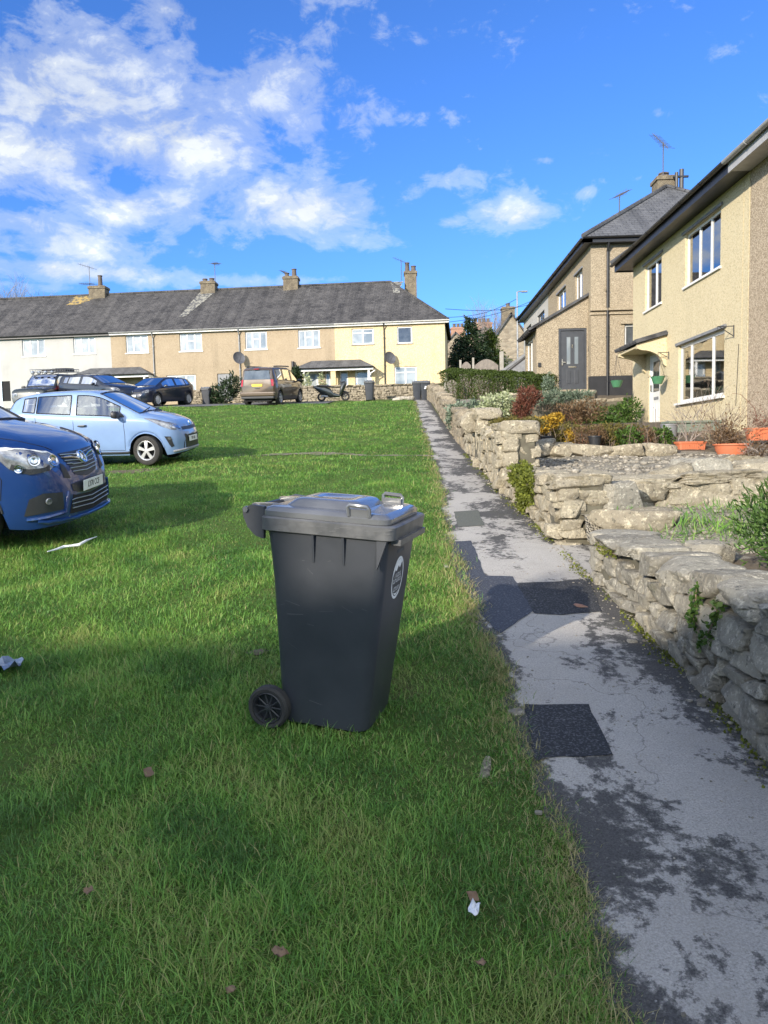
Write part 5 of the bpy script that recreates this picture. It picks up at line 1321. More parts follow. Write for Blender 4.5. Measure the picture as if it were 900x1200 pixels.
# ================================================================ vehicles
def car_shell(name,label,cat,S_,paintm,group,glass='car_glass'):
    """S_: dict of control curves along x (front positive). Returns root, body, bvh and helpers. Built at the origin facing +X."""
    t=thing(name,label,cat,(0,0,0),0,group)
    cv=lambda k,x:float(np.interp(x,[p[0] for p in S_[k]],[p[1] for p in S_[k]]))
    xs=set()
    key=sorted(S_['x'])
    for a,b in zip(key,key[1:]):
        n=max(1,int((b-a)/.07+.5))
        for i in range(n+1): xs.add(round(a+(b-a)*i/n,5))
    for wx in S_['wheels']:
        for tt in np.linspace(-1,1,17): xs.add(round(wx+S_['Ra']*math.sin(tt*math.pi/2)*.999,5))
    xs=sorted(xs); q=[xs[0]]
    for x in xs[1:]:
        if x-q[-1]>.008 or x in key: q.append(x)
    xs=q
    # smooth the curves a little so control points do not read as creases
    def sm(k,x,w=.05):
        lo,hi=xs[0],xs[-1]
        if x-lo<w*1.01 or hi-x<w*1.01: w=min(x-lo,hi-x)
        return (cv(k,x-w)+2*cv(k,x)+cv(k,x+w))/4
    rows=[];R=14
    for x in xs:
        hw,belt,top,thw,bot=sm('hw',x),sm('belt',x),sm('top',x),sm('thw',x),cv('bot',x)
        arch=0
        for wx in S_['wheels']:
            if abs(x-wx)<S_['Ra']: arch=max(arch,S_['zw']+math.sqrt(S_['Ra']**2-(x-wx)**2))
        z0=max(bot,arch); 
        crown=S_.get('crown',.05)
        edge=max(belt+.004,top-crown)
        pts=[(hw*.93 if arch<bot else hw*.985,z0)]
        zz=[bot+.07,bot+.20,bot+.45*(belt-bot),bot+.68*(belt-bot),belt-.07,belt-.02]
        ww=[.965,.99,1.0,1.0,.99,.975]
        pz=z0
        for z,w in zip(zz,ww):
            z=max(z,pz+.018); z=min(z,max(belt-.012,pz+.004)); pts.append((hw*w,z)); pz=z
        wb_=hw*.955; bz=max(belt,pz+.003); pts.append((wb_,bz))            # 7 belt
        edge=max(edge,bz+.003)
        tw=min(thw,wb_-.004)
        L=lambda f:(wb_+(tw-wb_)*f+.025*math.sin(math.pi*f)*min(1,(edge-bz)/.3),bz+(edge-bz)*f)
        pts.append(L(.06)); pts.append(L(.90)); pts.append((tw,edge))       # 8,9,10
        pts.append((tw*.93,edge+(top-edge)*.45)); pts.append((tw*.5,edge+(top-edge)*.86)); pts.append((0,max(top,edge+.001))) #11,12,13
        rows.append(pts)
    nR=len(rows[0]); n=len(xs)
    vid={};V=[]
    def vv(i,j,s):
        if j==nR-1: s=1
        k=(i,j,s)
        if k not in vid: vid[k]=len(V); y,z=rows[i][j]; V.append((xs[i],s*y,z))
        return vid[k]
    body=[];glassf={}
    for i in range(n-1):
        xm=(xs[i]+xs[i+1])/2
        for s in(1,-1):
            for j in range(nR-1):
                f=[vv(i,j,s),vv(i+1,j,s),vv(i+1,j+1,s),vv(i,j+1,s)]
                if j==nR-2: f=[vv(i,j,s),vv(i+1,j,s),vv(i+1,nR-1,1),vv(i,nR-1,1)]
                if s<0: f=f[::-1]
                g=None
                if j==8:
                    for k,(a,b) in enumerate(S_['side']):
                        if a<xm<b: g='side%d'%k
                if j in(11,12):
                    for k,(a,b) in enumerate(S_['screens']):
                        if a<xm<b: g='screen%d'%k
                if g: glassf.setdefault((g,s if g[:4]=='side' else 0),[]).append(f)
                else: body.append(f)
    for i,rv in((0,False),(n-1,True)):
        f=[vv(i,j,1) for j in range(nR)]+[vv(i,j,-1) for j in range(nR-2,-1,-1)]
        body.append(f if rv else f[::-1])
    me=bpy.data.meshes.new('body'); me.from_pydata(V,[],body); me.materials.append(MATS[paintm])
    bm=bmesh.new(); bm.from_mesh(me); bmesh.ops.delete(bm,geom=[v for v in bm.verts if not v.link_faces],context='VERTS'); bmesh.ops.recalc_face_normals(bm,faces=bm.faces); bm.to_mesh(me); bm.free()
    me.polygons.foreach_set('use_smooth',[True]*len(me.polygons)); me.set_sharp_from_angle(angle=rad(48)); bo=link('body',me,t)
    full=[f for f in body]+[f for l in glassf.values() for f in l]
    bvh=BVHTree.FromPolygons([Vector(v) for v in V],full)
    for (g,s),fs in sorted(glassf.items()):
        idx=sorted({i for f in fs for i in f}); mp={a:b for b,a in enumerate(idx)}
        m=bpy.data.meshes.new('pane'); m.from_pydata([V[i] for i in idx],[],[[mp[i] for i in f] for f in fs]); m.materials.append(MATS[glass]); m.polygons.foreach_set('use_smooth',[True]*len(m.polygons))
        link('side_window' if g[:4]=='side' else ('windscreen' if g=='screen0' else 'rear_window'),m,t)
    ib=lambda a,b:[i for i,x in enumerate(xs) if a-.004<=x<=b+.004]
    wt=MB()
    for s in(1,-1):
        for a,b in S_['side']:
            I=ib(a,b)
            if len(I)<2: continue
            lo=[(xs[i],s*(rows[i][8][0]+.004),rows[i][8][1]) for i in I]; hi=[(xs[i],s*(rows[i][9][0]+.004),rows[i][9][1]) for i in I]
            for l in(lo,hi,[lo[0],hi[0]],[lo[-1],hi[-1]]): wt.tube(l,.010,5)
    for a,b in S_['screens']:
        I=ib(a,b)
        if len(I)<2: continue
        for s in(1,-1): wt.tube([(xs[i],s*rows[i][11][0],rows[i][11][1]+.003) for i in I],.011,5)
        for i in(I[0],I[-1]): wt.tube([(xs[i],y,z+.003) for y,z in [(-rows[i][11][0],rows[i][11][1]),(-rows[i][12][0],rows[i][12][1]),(0,rows[i][13][1]),rows[i][12],rows[i][11]]],.014,5)
    wt.build('window_trim','black_plastic',t)
    # underbody and wheel wells
    u=MB(); x0,x1=xs[0]+.12,xs[-1]-.12; hwm=max(p[1] for p in S_['hw']); zs=min(p[1] for p in S_['bot'])
    u.box(x0,x1,-hwm+.26,hwm-.26,zs+.0,zs+.32)
    for wx in S_['wheels']: u.box(wx-S_['Ra']-.01,wx+S_['Ra']+.01,-hwm+.28,hwm-.28,zs+.05,S_['zw']+S_['Ra']+.03)
    u.build('underbody','dark_void',t)
    return t,bo,bvh,rows,xs
def wheel(par,x,y,r,w,side,spokes=5,rimmat='alloy',steer=0):
    rz=r; M=Matrix.Translation((x,y,rz))@Matrix.Rotation(steer,4,'Z'); mb=MB(); mb.M=M
    s=side; h=w/2
    mb.lathe([(r*.62,-h*.9*s),(r*.9,-h*s),(r*.98,-h*.85*s),(r,-h*.4*s),(r,h*.4*s),(r*.98,h*.85*s),(r*.9,h*s),(r*.70,h*.98*s),(r*.62,h*.86*s)],36,(0,0,0),'y'); ty=mb.build('tyre','rubber',par,smooth=True)
    mb=MB(); mb.M=M
    mb.lathe([(r*.70,h*.9*s),(r*.66,h*.95*s),(r*.60,h*.8*s),(r*.58,-h*.3*s)],30,(0,0,0),'y')
    mb.lathe([(.001,h*.88*s),(r*.14,h*.86*s),(r*.17,h*.72*s),(r*.15,h*.3*s)],16,(0,0,0),'y')
    for k in range(spokes):
        a=2*math.pi*k/spokes+.3
        c,q=math.cos(a),math.sin(a); d=Vector((c,0,q)); tt=Vector((-q,0,c))
        pts=[]
        for f,wd in((.12,.085),(.64,.13)):
            for e in(-1,1):
                for dep in(.80,.58): p=d*r*f+tt*e*r*wd*(1 if f>.5 else .9); pts.append((p.x,h*dep*s-(0 if f>.5 else -.01*s),p.z))
        mb.add(pts,[(0,1,3,2),(4,6,7,5),(0,4,5,1),(2,3,7,6),(0,2,6,4),(1,5,7,3)])
    rm=mb.build('rim',rimmat,ty,smooth=True,angle=30)
    mb=MB(); mb.M=M; mb.lathe([(.001,-h*.2*s),(r*.6,-h*.2*s),(r*.6,-h*.3*s)],24,(0,0,0),'y'); mb.build('brake_disc','dark_void',ty)
    return ty
def seats(par,xf,xr,hw,z):
    for x in(xf,xr):
        for y in((-.36,.36) if x==xf else (-.4,.0,.4)):
            m=MB(); m.fbox((x,y,0),(1,0,0),(0,1,0),-.2,.24,-.22,.22,z-.12,z+.02); m.add([(x-.2,y+a,z-.05) for a in(-.22,.22)]+[(x-.32,y+a,z+.52) for a in(.2,-.2)]+[(x-.08,y+a,z-.05) for a in(-.22,.22)]+[(x-.24,y+a,z+.52) for a in(.2,-.2)],[(0,1,2,3),(4,7,6,5),(0,3,7,4),(1,5,6,2),(2,6,7,3)])
            m.fbox((x-.3,y,0),(1,0,0),(0,1,0),-.05,.05,-.12,.12,z+.56,z+.76); m.build('seat','fabric_dark',par,bevel=.02)
def mirror(par,x,y,z,s,mat):
    m=MB(); m.M=Matrix.Translation((x,y,z)); V=stone_arrays([(0,0,0)],[(.12,.20,.14)],np.array([0.]),4,4,0.0,tilt=0)
    m.add([tuple(v) for v in V[0]],[tuple(f) for f in V[1]]); m.M=None; m.tube([(x-.01,y-s*.07,z-.03),(x-.03,y-s*.2,z-.07)],.03,6); m.build('mirror',mat,par,smooth=True)
def plate(par,bvh,c,n,w,txt,mat='plate_white',size=.085):
    """number plate sheet centred at c facing n"""
    n=Vector(n).normalized(); c=Vector(c); X=Vector((0,0,1)).cross(n).normalized(); Y=n.cross(X); M=frame_matrix(c,X,Y)
    m=MB(); m.M=M; m.fbox((0,0,0),(1,0,0),(0,1,0),-w/2,w/2,-.0555,.0555,0,.008); p=m.build('number_plate',mat,par,bevel=.002)
    if txt: text_mesh(txt,size,'lettering','plate_ink',p,M@Matrix.Translation((0,0,.009)),.0008,sx=.82 if len(txt)>6 else 1)
    return p
def seam(par,bvh,lines,r=.0045,mat='dark_void',name='panel_gap'):
    m=MB()
    for l in lines: m.tube(snap_line(bvh,l,.0005,6),r,4)
    return m.build(name,mat,par)
def handle(par,bvh,x,y,z,mat='black_plastic',l=.17):
    p,n=near(bvh,(x,y,z)); m=MB(); q=[p+n*.006+Vector((-l/2,0,-.005)),p+n*.032+Vector((-l/3,0,0)),p+n*.034+Vector((l/3,0,0)),p+n*.006+Vector((l/2,0,.005))]; m.tube(q,[.012,.015,.015,.012],7); m.build('door_handle',mat,par,smooth=True)
def arch_lip(par,bvh,wx,s,Ra,zw,hw,mat): 
    pts=[Vector((wx+Ra*math.cos(t)*1.005,s*hw,zw+Ra*math.sin(t)*1.005)) for t in np.linspace(.12,math.pi-.12,20)]; m=MB(); l=[]
    for p in pts: a,n=near(bvh,p); l.append(a+n*.002)
    m.tube(l,.011,6); m.build('arch_lip',mat,par,smooth=True)
paint('paint_sky_blue',(.215,.325,.55),.3,.05); paint('paint_royal_blue',(.010,.040,.160),.28,.15); paint('paint_navy',(.010,.014,.032),.28,.1); paint('paint_black_blue',(.014,.018,.03),.3,.1); paint('paint_bronze',(.115,.085,.060),.35,.35); paint('paint_dark_green',(.02,.026,.024),.4,.1)
GV='cars parked on and above the lawn'
# ---------------------------------------------------------------- pale blue hatchback
HB=dict(x=[-1.80,-1.72,-1.45,-1.32,-1.08,-.36,-.24,.52,.62,1.02,1.2,1.5,1.70,1.80],
 top=[(-1.80,.80),(-1.765,1.0),(-1.70,1.14),(-1.54,1.345),(-1.38,1.41),(-1.0,1.465),(-.4,1.485),(.0,1.475),(.22,1.43),(.6,1.235),(1.0,1.03),(1.3,.965),(1.55,.885),(1.68,.82),(1.76,.72),(1.80,.60)],
 belt=[(-1.80,.74),(-1.74,.98),(-1.6,1.07),(-1.3,1.07),(-1.0,1.035),(-.2,.985),(.6,.95),(1.0,.93),(1.3,.885),(1.55,.80),(1.68,.73),(1.76,.64),(1.80,.52)],
 hw=[(-1.80,.60),(-1.74,.68),(-1.6,.755),(-1.3,.792),(-.6,.798),(.6,.798),(1.2,.79),(1.45,.755),(1.62,.68),(1.74,.56),(1.80,.44)],
 thw=[(-1.80,.50),(-1.7,.55),(-1.4,.56),(0,.575),(.4,.60),(1.0,.70),(1.3,.70),(1.6,.60),(1.8,.38)],
 bot=[(-1.80,.34),(-1.6,.24),(-1.2,.20),(1.2,.20),(1.55,.19),(1.8,.24)],
 wheels=[-1.275,1.125],Ra=.345,zw=.285,side=[(-1.32,-1.08+.0),(-1.04,-.36),(-.24,.62)],screens=[(.20,.99),(-1.66,-1.48)])
HB['x']=sorted(set(HB['x']+[-1.04,.20,.99,-1.66,-1.48]))
hb,bo,bv,_,_=car_shell('hatchback_car','pale blue hatchback parked nose right on the lawn','car',HB,'paint_sky_blue',GV)
for wx in HB['wheels']:
    for s in(1,-1): wheel(hb,wx,s*.70,.288,.17,s,5,'alloy',rad(-9) if wx>0 else 0); arch_lip(hb,bv,wx,s,.345,.285,.79,'paint_sky_blue')
seats(hb,.1,-.85,.7,.62)
for s in(1,-1):
    top=[(1.66,s*.50,.76),(1.52,s*.66,.85),(1.30,s*.74,.93),(1.10,s*.77,.945)]; bot=[(1.72,s*.47,.67),(1.60,s*.66,.68),(1.42,s*.74,.76),(1.14,s*.79,.92)]
    hl=snap_patch(bv,top,bot,12,4,.006,'headlight','lamp_glass',hb)
    snap_patch(bv,[(1.67,s*.50,.735),(1.56,s*.62,.78)],[(1.71,s*.48,.685),(1.61,s*.62,.70)],5,4,.012,'lens','chrome',hl)
    snap_patch(bv,[(1.58,s*.66,.55),(1.48,s*.73,.56)],[(1.62,s*.62,.36),(1.58,s*.66,.34)],4,4,.006,'fog_recess','black_plastic',hb)
    snap_patch(bv,[(1.57,s*.665,.535),(1.52,s*.70,.535)],[(1.60,s*.645,.49),(1.55,s*.68,.485)],3,3,.013,'fog_lamp','lamp_glass',hb)
    snap_patch(bv,[(-1.74,s*.62,1.02),(-1.60,s*.73,1.06)],[(-1.78,s*.60,.80),(-1.66,s*.72,.80)],5,4,.006,'tail_light','tail_red',hb)
    seam(hb,bv,[[(.70,s*.79,.93),(.72,s*.8,.6),(.70,s*.8,.30),(-.28,s*.8,.30)],[(-.30,s*.8,.96),(-.30,s*.8,.30)],[(-.34,s*.8,.27),(-.9,s*.8,.29),(-1.05,s*.8,.62),(-1.06,s*.8,.98)]])
    handle(hb,bv,-.12,s*.8,.80); handle(hb,bv,-.92,s*.8,.83)
    mirror(hb,.60,s*.89,1.0,s,'black_plastic')
    m=MB(); m.tube(snap_line(bv,[(1.0,s*.80,.24),(-.95,s*.8,.24)],.004,10),.022,6); m.build('sill_trim','black_plastic',hb)
    snap_patch(bv,[(.72,s*.77,.985),(.62,s*.76,1.10)],[(.72,s*.78,.955),(.55,s*.77,.955)],3,3,.004,'quarter_trim','black_plastic',hb)
snap_patch(bv,[(1.74,-.42,.73),(1.77,0,.735),(1.74,.42,.73)],[(1.76,-.42,.665),(1.79,0,.66),(1.76,.42,.665)],16,3,.006,'upper_grille','black_plastic',hb)
snap_patch(bv,[(1.72,-.40,.555),(1.80,0,.565),(1.72,.40,.555)],[(1.72,-.44,.31),(1.80,0,.30),(1.72,.44,.31)],16,6,.008,'lower_grille','black_plastic',hb)
m=MB(); m.tube(snap_line(bv,[(1.60,-.62,.27),(1.74,-.44,.285),(1.80,0,.28),(1.74,.44,.285),(1.60,.62,.27)],.012,8),.02,6); m.build('bumper_lip','gutter_grey',hb,smooth=True)
plate(hb,bv,(1.825,0,.475),(1,0,.05),.52,'YR71 DJE','plate_white',.075); m=MB(); m.M=frame_matrix((1.765,0,.79),(0,1,0),(-.4,0,1)); m.lathe([(.001,.02),(.05,.018),(.06,.0)],18); m.build('badge','chrome',hb,smooth=True)
m=MB(); m.tube([(1.02,-.5,1.045),(.93,.1,1.10)],.012,5); m.tube([(1.03,.1,1.045),(.95,.6,1.08)],.012,5); m.build('wiper','black_plastic',hb)
p=gnd(172,548); place(hb,(p[0]-1.07,p[1]+.76,gz(p[1]+.76)+.05),rad(2.2-3.5))
# ---------------------------------------------------------------- royal blue people carrier, nearest
MV=dict(x=[-2.2,-2.1,-1.9,-1.75,-1.0,-.86,.05,.18,1.02,1.22,1.5,1.85,2.05,2.14,2.2],
 top=[(-2.2,1.0),(-2.16,1.5),(-2.08,1.72),(-1.9,1.80),(-1,1.84),(0,1.83),(.35,1.76),(.7,1.52),(1.2,1.225),(1.5,1.165),(1.8,1.085),(1.98,1.01),(2.07,.94),(2.13,.84),(2.17,.72),(2.2,.56)],
 belt=[(-2.2,.9),(-2.12,1.12),(-1.9,1.16),(0,1.12),(1.0,1.09),(1.5,1.06),(1.8,.99),(1.98,.92),(2.07,.85),(2.13,.75),(2.17,.63),(2.2,.48)],
 hw=[(-2.2,.8),(-2.1,.88),(-1.8,.92),(1.3,.925),(1.6,.915),(1.8,.885),(1.95,.83),(2.05,.76),(2.12,.68),(2.17,.58),(2.2,.46)],
 thw=[(-2.2,.7),(-2,.74),(0,.74),(.4,.76),(1.1,.82),(1.5,.82),(1.85,.76),(2.05,.64),(2.15,.5),(2.2,.36)],
 bot=[(-2.2,.35),(-1.9,.26),(1.5,.23),(1.9,.19),(2.2,.22)],
 wheels=[-1.50,1.30],Ra=.385,zw=.325,side=[(-1.75,-1.0),(-.86,.05),(.18,1.02)],screens=[(.38,1.20),(-2.155,-2.09)],crown=.07)
MV['x']=sorted(set(MV['x']+[.38,1.20,-2.155,-2.09]))
mv,bo,bv,_,_=car_shell('people_carrier','royal blue people carrier with chrome grille cut off by the left edge','car',MV,'paint_royal_blue',GV,'car_glass_dark')
for wx in MV['wheels']:
    for s in(1,-1): wheel(mv,wx,s*.82,.325,.2,s,5,'alloy'); arch_lip(mv,bv,wx,s,.385,.325,.92,'black_plastic')
seats(mv,.3,-.7,.8,.78)
for s in(1,-1):
    top=[(2.075,s*.50,.905),(1.98,s*.68,.945),(1.80,s*.84,1.0),(1.58,s*.90,1.03)]; bot=[(2.10,s*.49,.80),(2.05,s*.66,.755),(1.95,s*.80,.735),(1.80,s*.885,.80)]
    hl=snap_patch(bv,top,bot,18,6,.008,'headlight','lamp_glass',mv)
    for (cx,cy,cz,rr) in((2.06,.57,.835,.062),(1.95,.74,.86,.055),(1.86,.82,.80,.04)):
        ro=MB(); c,n=near(bv,Vector((cx,s*cy,cz))); ro.M=n.to_track_quat('Z','Y').to_matrix().to_4x4(); ro.M.translation=c+n*.011
        ro.lathe([(.001,.006),(rr*.55,.010),(rr*.62,.0),(rr*.8,.012),(rr,.014),(rr*1.06,.0)],20)
        ro.M=None; ro.build('reflector','chrome',hl,smooth=True)
    dm=MB(); snap_patch(bv,[(2.06,s*.50,.885),(1.8,s*.82,.975),(1.62,s*.885,1.01)],[(2.07,s*.50,.865),(1.81,s*.83,.955),(1.64,s*.89,.99)],12,2,.012,'dm','chrome',None,dm); dm.build('daylight_strip','white_pvc',hl)
    lo=MB(); snap_patch(bv,[(2.03,s*.66,.79),(1.93,s*.80,.79),(1.82,s*.87,.85)],[(2.05,s*.66,.755),(1.95,s*.80,.735),(1.80,s*.885,.80)],10,3,.011,'lo','dark_void',None,lo); lo.build('lamp_surround','black_plastic',hl)
    fg=snap_patch(bv,[(2.13,s*.58,.53),(2.04,s*.76,.545),(1.93,s*.83,.50)],[(2.14,s*.58,.36),(2.04,s*.77,.35),(1.88,s*.87,.33)],10,5,.006,'fog_recess','black_plastic',mv)
    c,n=near(bv,Vector((2.06,s*.72,.46))); f=MB(); f.M=n.to_track_quat('Z','Y').to_matrix().to_4x4(); f.M.translation=c+n*.008; f.lathe([(.001,.008),(.028,.012),(.036,.004)],18); f.M=None; f.build('fog_lamp','lamp_glass',fg,smooth=True)
    m=MB(); m.tube(snap_line(bv,[(2.15,s*.50,.52),(2.13,s*.56,.33),(2.05,s*.74,.305),(1.90,s*.87,.29)],.006,8),.018,6); m.build('bumper_crease','paint_royal_blue',mv,smooth=True)
    seam(mv,bv,[[(1.60,s*.91,1.0),(1.66,s*.91,.8),(1.72,s*.91,.7),(1.69,s*.92,.5)],[(2.03,s*.46,.93),(1.9,s*.60,1.03),(1.5,s*.80,1.10),(1.25,s*.84,1.17)],[(1.05,s*.92,1.08),(1.02,s*.92,.3),(-.05,s*.92,.3)],[(.1,s*.92,1.1),(.1,s*.92,.3)]])
    snap_patch(bv,[(2.10,s*.43,.77),(2.085,s*.49,.80)],[(2.14,s*.40,.64),(2.13,s*.52,.66)],4,4,.005,'side_vent','black_plastic',mv)
    handle(mv,bv,.25,s*.92,.95); handle(mv,bv,-.95,s*.92,.97); mirror(mv,.92,s*1.02,1.17,s,'black_plastic')
    snap_patch(bv,[(-2.13,s*.80,1.3),(-2.0,s*.88,1.3)],[(-2.17,s*.8,.85),(-2.04,s*.9,.85)],4,5,.006,'tail_light','tail_red',mv)
    m=MB(); m.tube([(x,s*(.70),1.855-.02*((x+.4)/1.2)**2) for x in np.linspace(-1.6,.3,12)],.018,6); m.build('roof_rail','galv',mv,smooth=True)
gr=snap_patch(bv,[(2.07,-.42,.90),(2.115,-.2,.915),(2.13,0,.92),(2.115,.2,.915),(2.07,.42,.90)],[(2.13,-.28,.66),(2.17,-.14,.635),(2.19,0,.625),(2.17,.14,.635),(2.13,.28,.66)],20,8,.004,'grille','black_plastic',mv)
m=MB()
for z,w in((.88,.40),(.80,.38),(.76,.36),(.72,.34),(.68,.31)):
    m.tube(snap_line(bv,[(2.08,-w,z),(2.16,0,z-.0),(2.08,w,z)],.012,10),.0055,5)
m.build('grille_bar','alloy',gr,smooth=True)
m=MB(); m.tube(snap_line(bv,[(2.07,-.42,.845),(2.11,-.22,.84),(2.15,-.06,.815)],.014,8),[.004]*3+[.011]*13+[.009],6); m.tube(snap_line(bv,[(2.07,.42,.845),(2.11,.22,.84),(2.15,.06,.815)],.014,8),[.004]*3+[.011]*13+[.009],6); m.build('chrome_wing','chrome',gr,smooth=True)
c,n=near(bv,Vector((2.15,0,.83))); bd=MB(); bd.M=n.to_track_quat('Z','Y').to_matrix().to_4x4(); bd.M.translation=c+n*.008
bd.lathe([(.001,.012),(.058,.012)],24); bd.lathe([(.058,.010),(.062,.024),(.072,.024),(.078,.0)],28)
bd.tube([(-.03,-.03,.016),(-.01,.0,.022),(-.02,.03,.02),(.02,.035,.022),(.03,.01,.02),(.005,-.01,.022),(.03,-.04,.016)],[.008,.012,.009,.011,.008,.012,.006],6); bd.M=None; bd.build('badge','chrome',gr,smooth=True)
bl=snap_patch(bv,[(2.13,-.42,.575),(2.2,0,.60),(2.13,.42,.575)],[(2.14,-.42,.50),(2.2,0,.455),(2.14,.42,.50)],18,4,.006,'bumper_panel','black_plastic',mv)
snap_patch(bv,[(2.14,-.44,.475),(2.2,0,.445),(2.14,.44,.475)],[(2.13,-.50,.30),(2.2,0,.265),(2.13,.50,.30)],18,5,.005,'lower_grille','dark_void',mv)
m=MB()
for z in(.41,.365,.32): m.tube(snap_line(bv,[(2.14,-.46,z+.03),(2.2,0,z),(2.14,.46,z+.03)],.012,10),.005,5)
m.build('lower_bar','alloy',mv,smooth=True)
m=MB(); m.tube(snap_line(bv,[(1.98,-.80,.27),(2.12,-.56,.26),(2.2,-.2,.235),(2.2,.2,.235),(2.12,.56,.26),(1.98,.80,.27)],.02,8),.017,6); m.build('bumper_lip','paint_royal_blue',mv,smooth=True)
plate(mv,bv,(2.235,0,.545),(1,0,-.06),.52,'LY70 CCF','plate_white',.088)
m=MB(); m.tube([(1.24,-.55,1.24),(1.10,.1,1.30)],.012,5); m.build('wiper','black_plastic',mv)
for dy in(-.5,.5): 
    c,n=near(bv,Vector((2.13,dy,.27))); m=MB(); m.M=n.to_track_quat('Z','Y').to_matrix().to_4x4(); m.M.translation=c; m.lathe([(.001,.004),(.011,.003),(.012,0)],12); m.M=None; m.build('parking_sensor','chrome',mv)
VX,VY=-5.66,8.12
place(mv,(VX,VY,gz(VY)+.08),rad(2.2-1.0))
# ---------------------------------------------------------------- dark hatchback up by the terrace (front to the viewer)
def scaled(S0,fx,fy,fz):
    o={}
    for k,v in S0.items():
        if k in('top','belt','bot'): o[k]=[(a*fx,b*fz) for a,b in v]
        elif k in('hw','thw'): o[k]=[(a*fx,b*fy) for a,b in v]
        elif k=='x' or k=='wheels': o[k]=[a*fx for a in v]
        elif k in('side','screens'): o[k]=[(a*fx,b*fx) for a,b in v]
        else: o[k]=v
    return o
GH=scaled(HB,2.13/1.8,.90/.8,1.455/1.485); GH['Ra']=.36; GH['zw']=.31; GH['wheels']=[-1.38,1.26]
gh,bo,bv,_,_=car_shell('hatchback_car','dark navy hatchback facing the viewer in front of the beige house','car',GH,'paint_navy',GV,'car_glass_dark')
k=2.13/1.8
for wx in GH['wheels']:
    for s in(1,-1): wheel(gh,wx,s*.80,.315,.2,s,10)
seats(gh,.1,-.95,.8,.62)
for s in(1,-1):
    hl=snap_patch(bv,[(1.96,s*.56,.74),(1.78,s*.76,.80)],[(2.0,s*.54,.64),(1.84,s*.78,.66)],8,4,.008,'headlight','lamp_glass',gh)
    mirror(gh,.72,s*1.0,.98,s,'paint_navy'); handle(gh,bv,-.15,s*.9,.80,'paint_navy'); seam(gh,bv,[[(.85,s*.9,.9),(.83,s*.9,.3)],[(-.36,s*.9,.95),(-.36,s*.9,.3)]])
    snap_patch(bv,[(1.9,s*.7,.40),(1.98,s*.5,.40)],[(1.9,s*.7,.30),(1.98,s*.5,.30)],4,3,.008,'fog_recess','black_plastic',gh)
    snap_patch(bv,[(-2.06,s*.7,1.0),(-1.9,s*.82,1.0)],[(-2.1,s*.68,.8),(-1.94,s*.82,.8)],4,3,.006,'tail_light','tail_red',gh)
snap_patch(bv,[(2.05,-.5,.715),(2.1,0,.72),(2.05,.5,.715)],[(2.08,-.5,.65),(2.12,0,.645),(2.08,.5,.65)],12,3,.006,'upper_grille','black_plastic',gh)
snap_patch(bv,[(2.05,-.45,.45),(2.13,0,.45),(2.05,.45,.45)],[(2.05,-.5,.29),(2.13,0,.28),(2.05,.5,.29)],12,3,.008,'lower_grille','black_plastic',gh)
m=MB(); m.M=frame_matrix((2.10,0,.70),(0,1,0),(-.25,0,1))
m.lathe([(.055,.01),(.06,.022),(.07,.022),(.075,0)],20); m.tube([(-.045,.03,.015),(-.015,-.045,.015),(0,.0,.015),(.015,-.045,.015),(.045,.03,.015)],.007,5); m.tube([(-.022,.05,.015),(0,.0,.015),(.022,.05,.015)],.007,5); m.M=None; m.build('badge','chrome',gh)
plate(gh,bv,(2.155,0,.52),(1,0,0),.52,'','plate_white')
a=at_y(176,478,38.5); place(gh,(a[0]+.1,39.6,gz(39.2)+.10),rad(-108))
# dark estate half hidden, side on
ES=scaled(HB,2.25/1.8,.9/.8,1.0); ES['Ra']=.37; ES['zw']=.32; ES['wheels']=[-1.4,1.35]
ES['top']=[(-2.25,.9),(-2.2,1.2),(-2.1,1.42),(-1.8,1.47)]+[(a,b) for a,b in ES['top'] if a>-1.5]
es_,bo,bv,_,_=car_shell('estate_car','dark blue estate car between the roof rack vehicle and the navy hatchback','car',ES,'paint_black_blue',GV,'car_glass_dark')
for wx in ES['wheels']:
    for s in(1,-1): wheel(es_,wx,s*.80,.32,.2,s,10)
seats(es_,.1,-.95,.8,.62)
for s in(1,-1): 
    mirror(es_,.76,s*1.0,1.0,s,'paint_black_blue'); seam(es_,bv,[[(-.37,s*.9,.95),(-.37,s*.9,.3)]]); snap_patch(bv,[(2.05,s*.6,.74),(1.85,s*.8,.82)],[(2.1,s*.56,.64),(1.9,s*.8,.68)],6,3,.008,'headlight','lamp_glass',es_)
    m=MB(); m.tube([(x,s*.58,1.50-.01*(x+.6)**2) for x in np.linspace(-1.7,.2,8)],.02,5); m.build('roof_rail','black_plastic',es_)
    snap_patch(bv,[(-2.2,s*.7,1.1),(-2.05,s*.82,1.1)],[(-2.22,s*.7,.8),(-2.06,s*.84,.8)],4,3,.006,'tail_light','tail_red',es_)
a=at_y(112,470,38); place(es_,(a[0],38.6,gz(38.6)+.22),rad(-28))
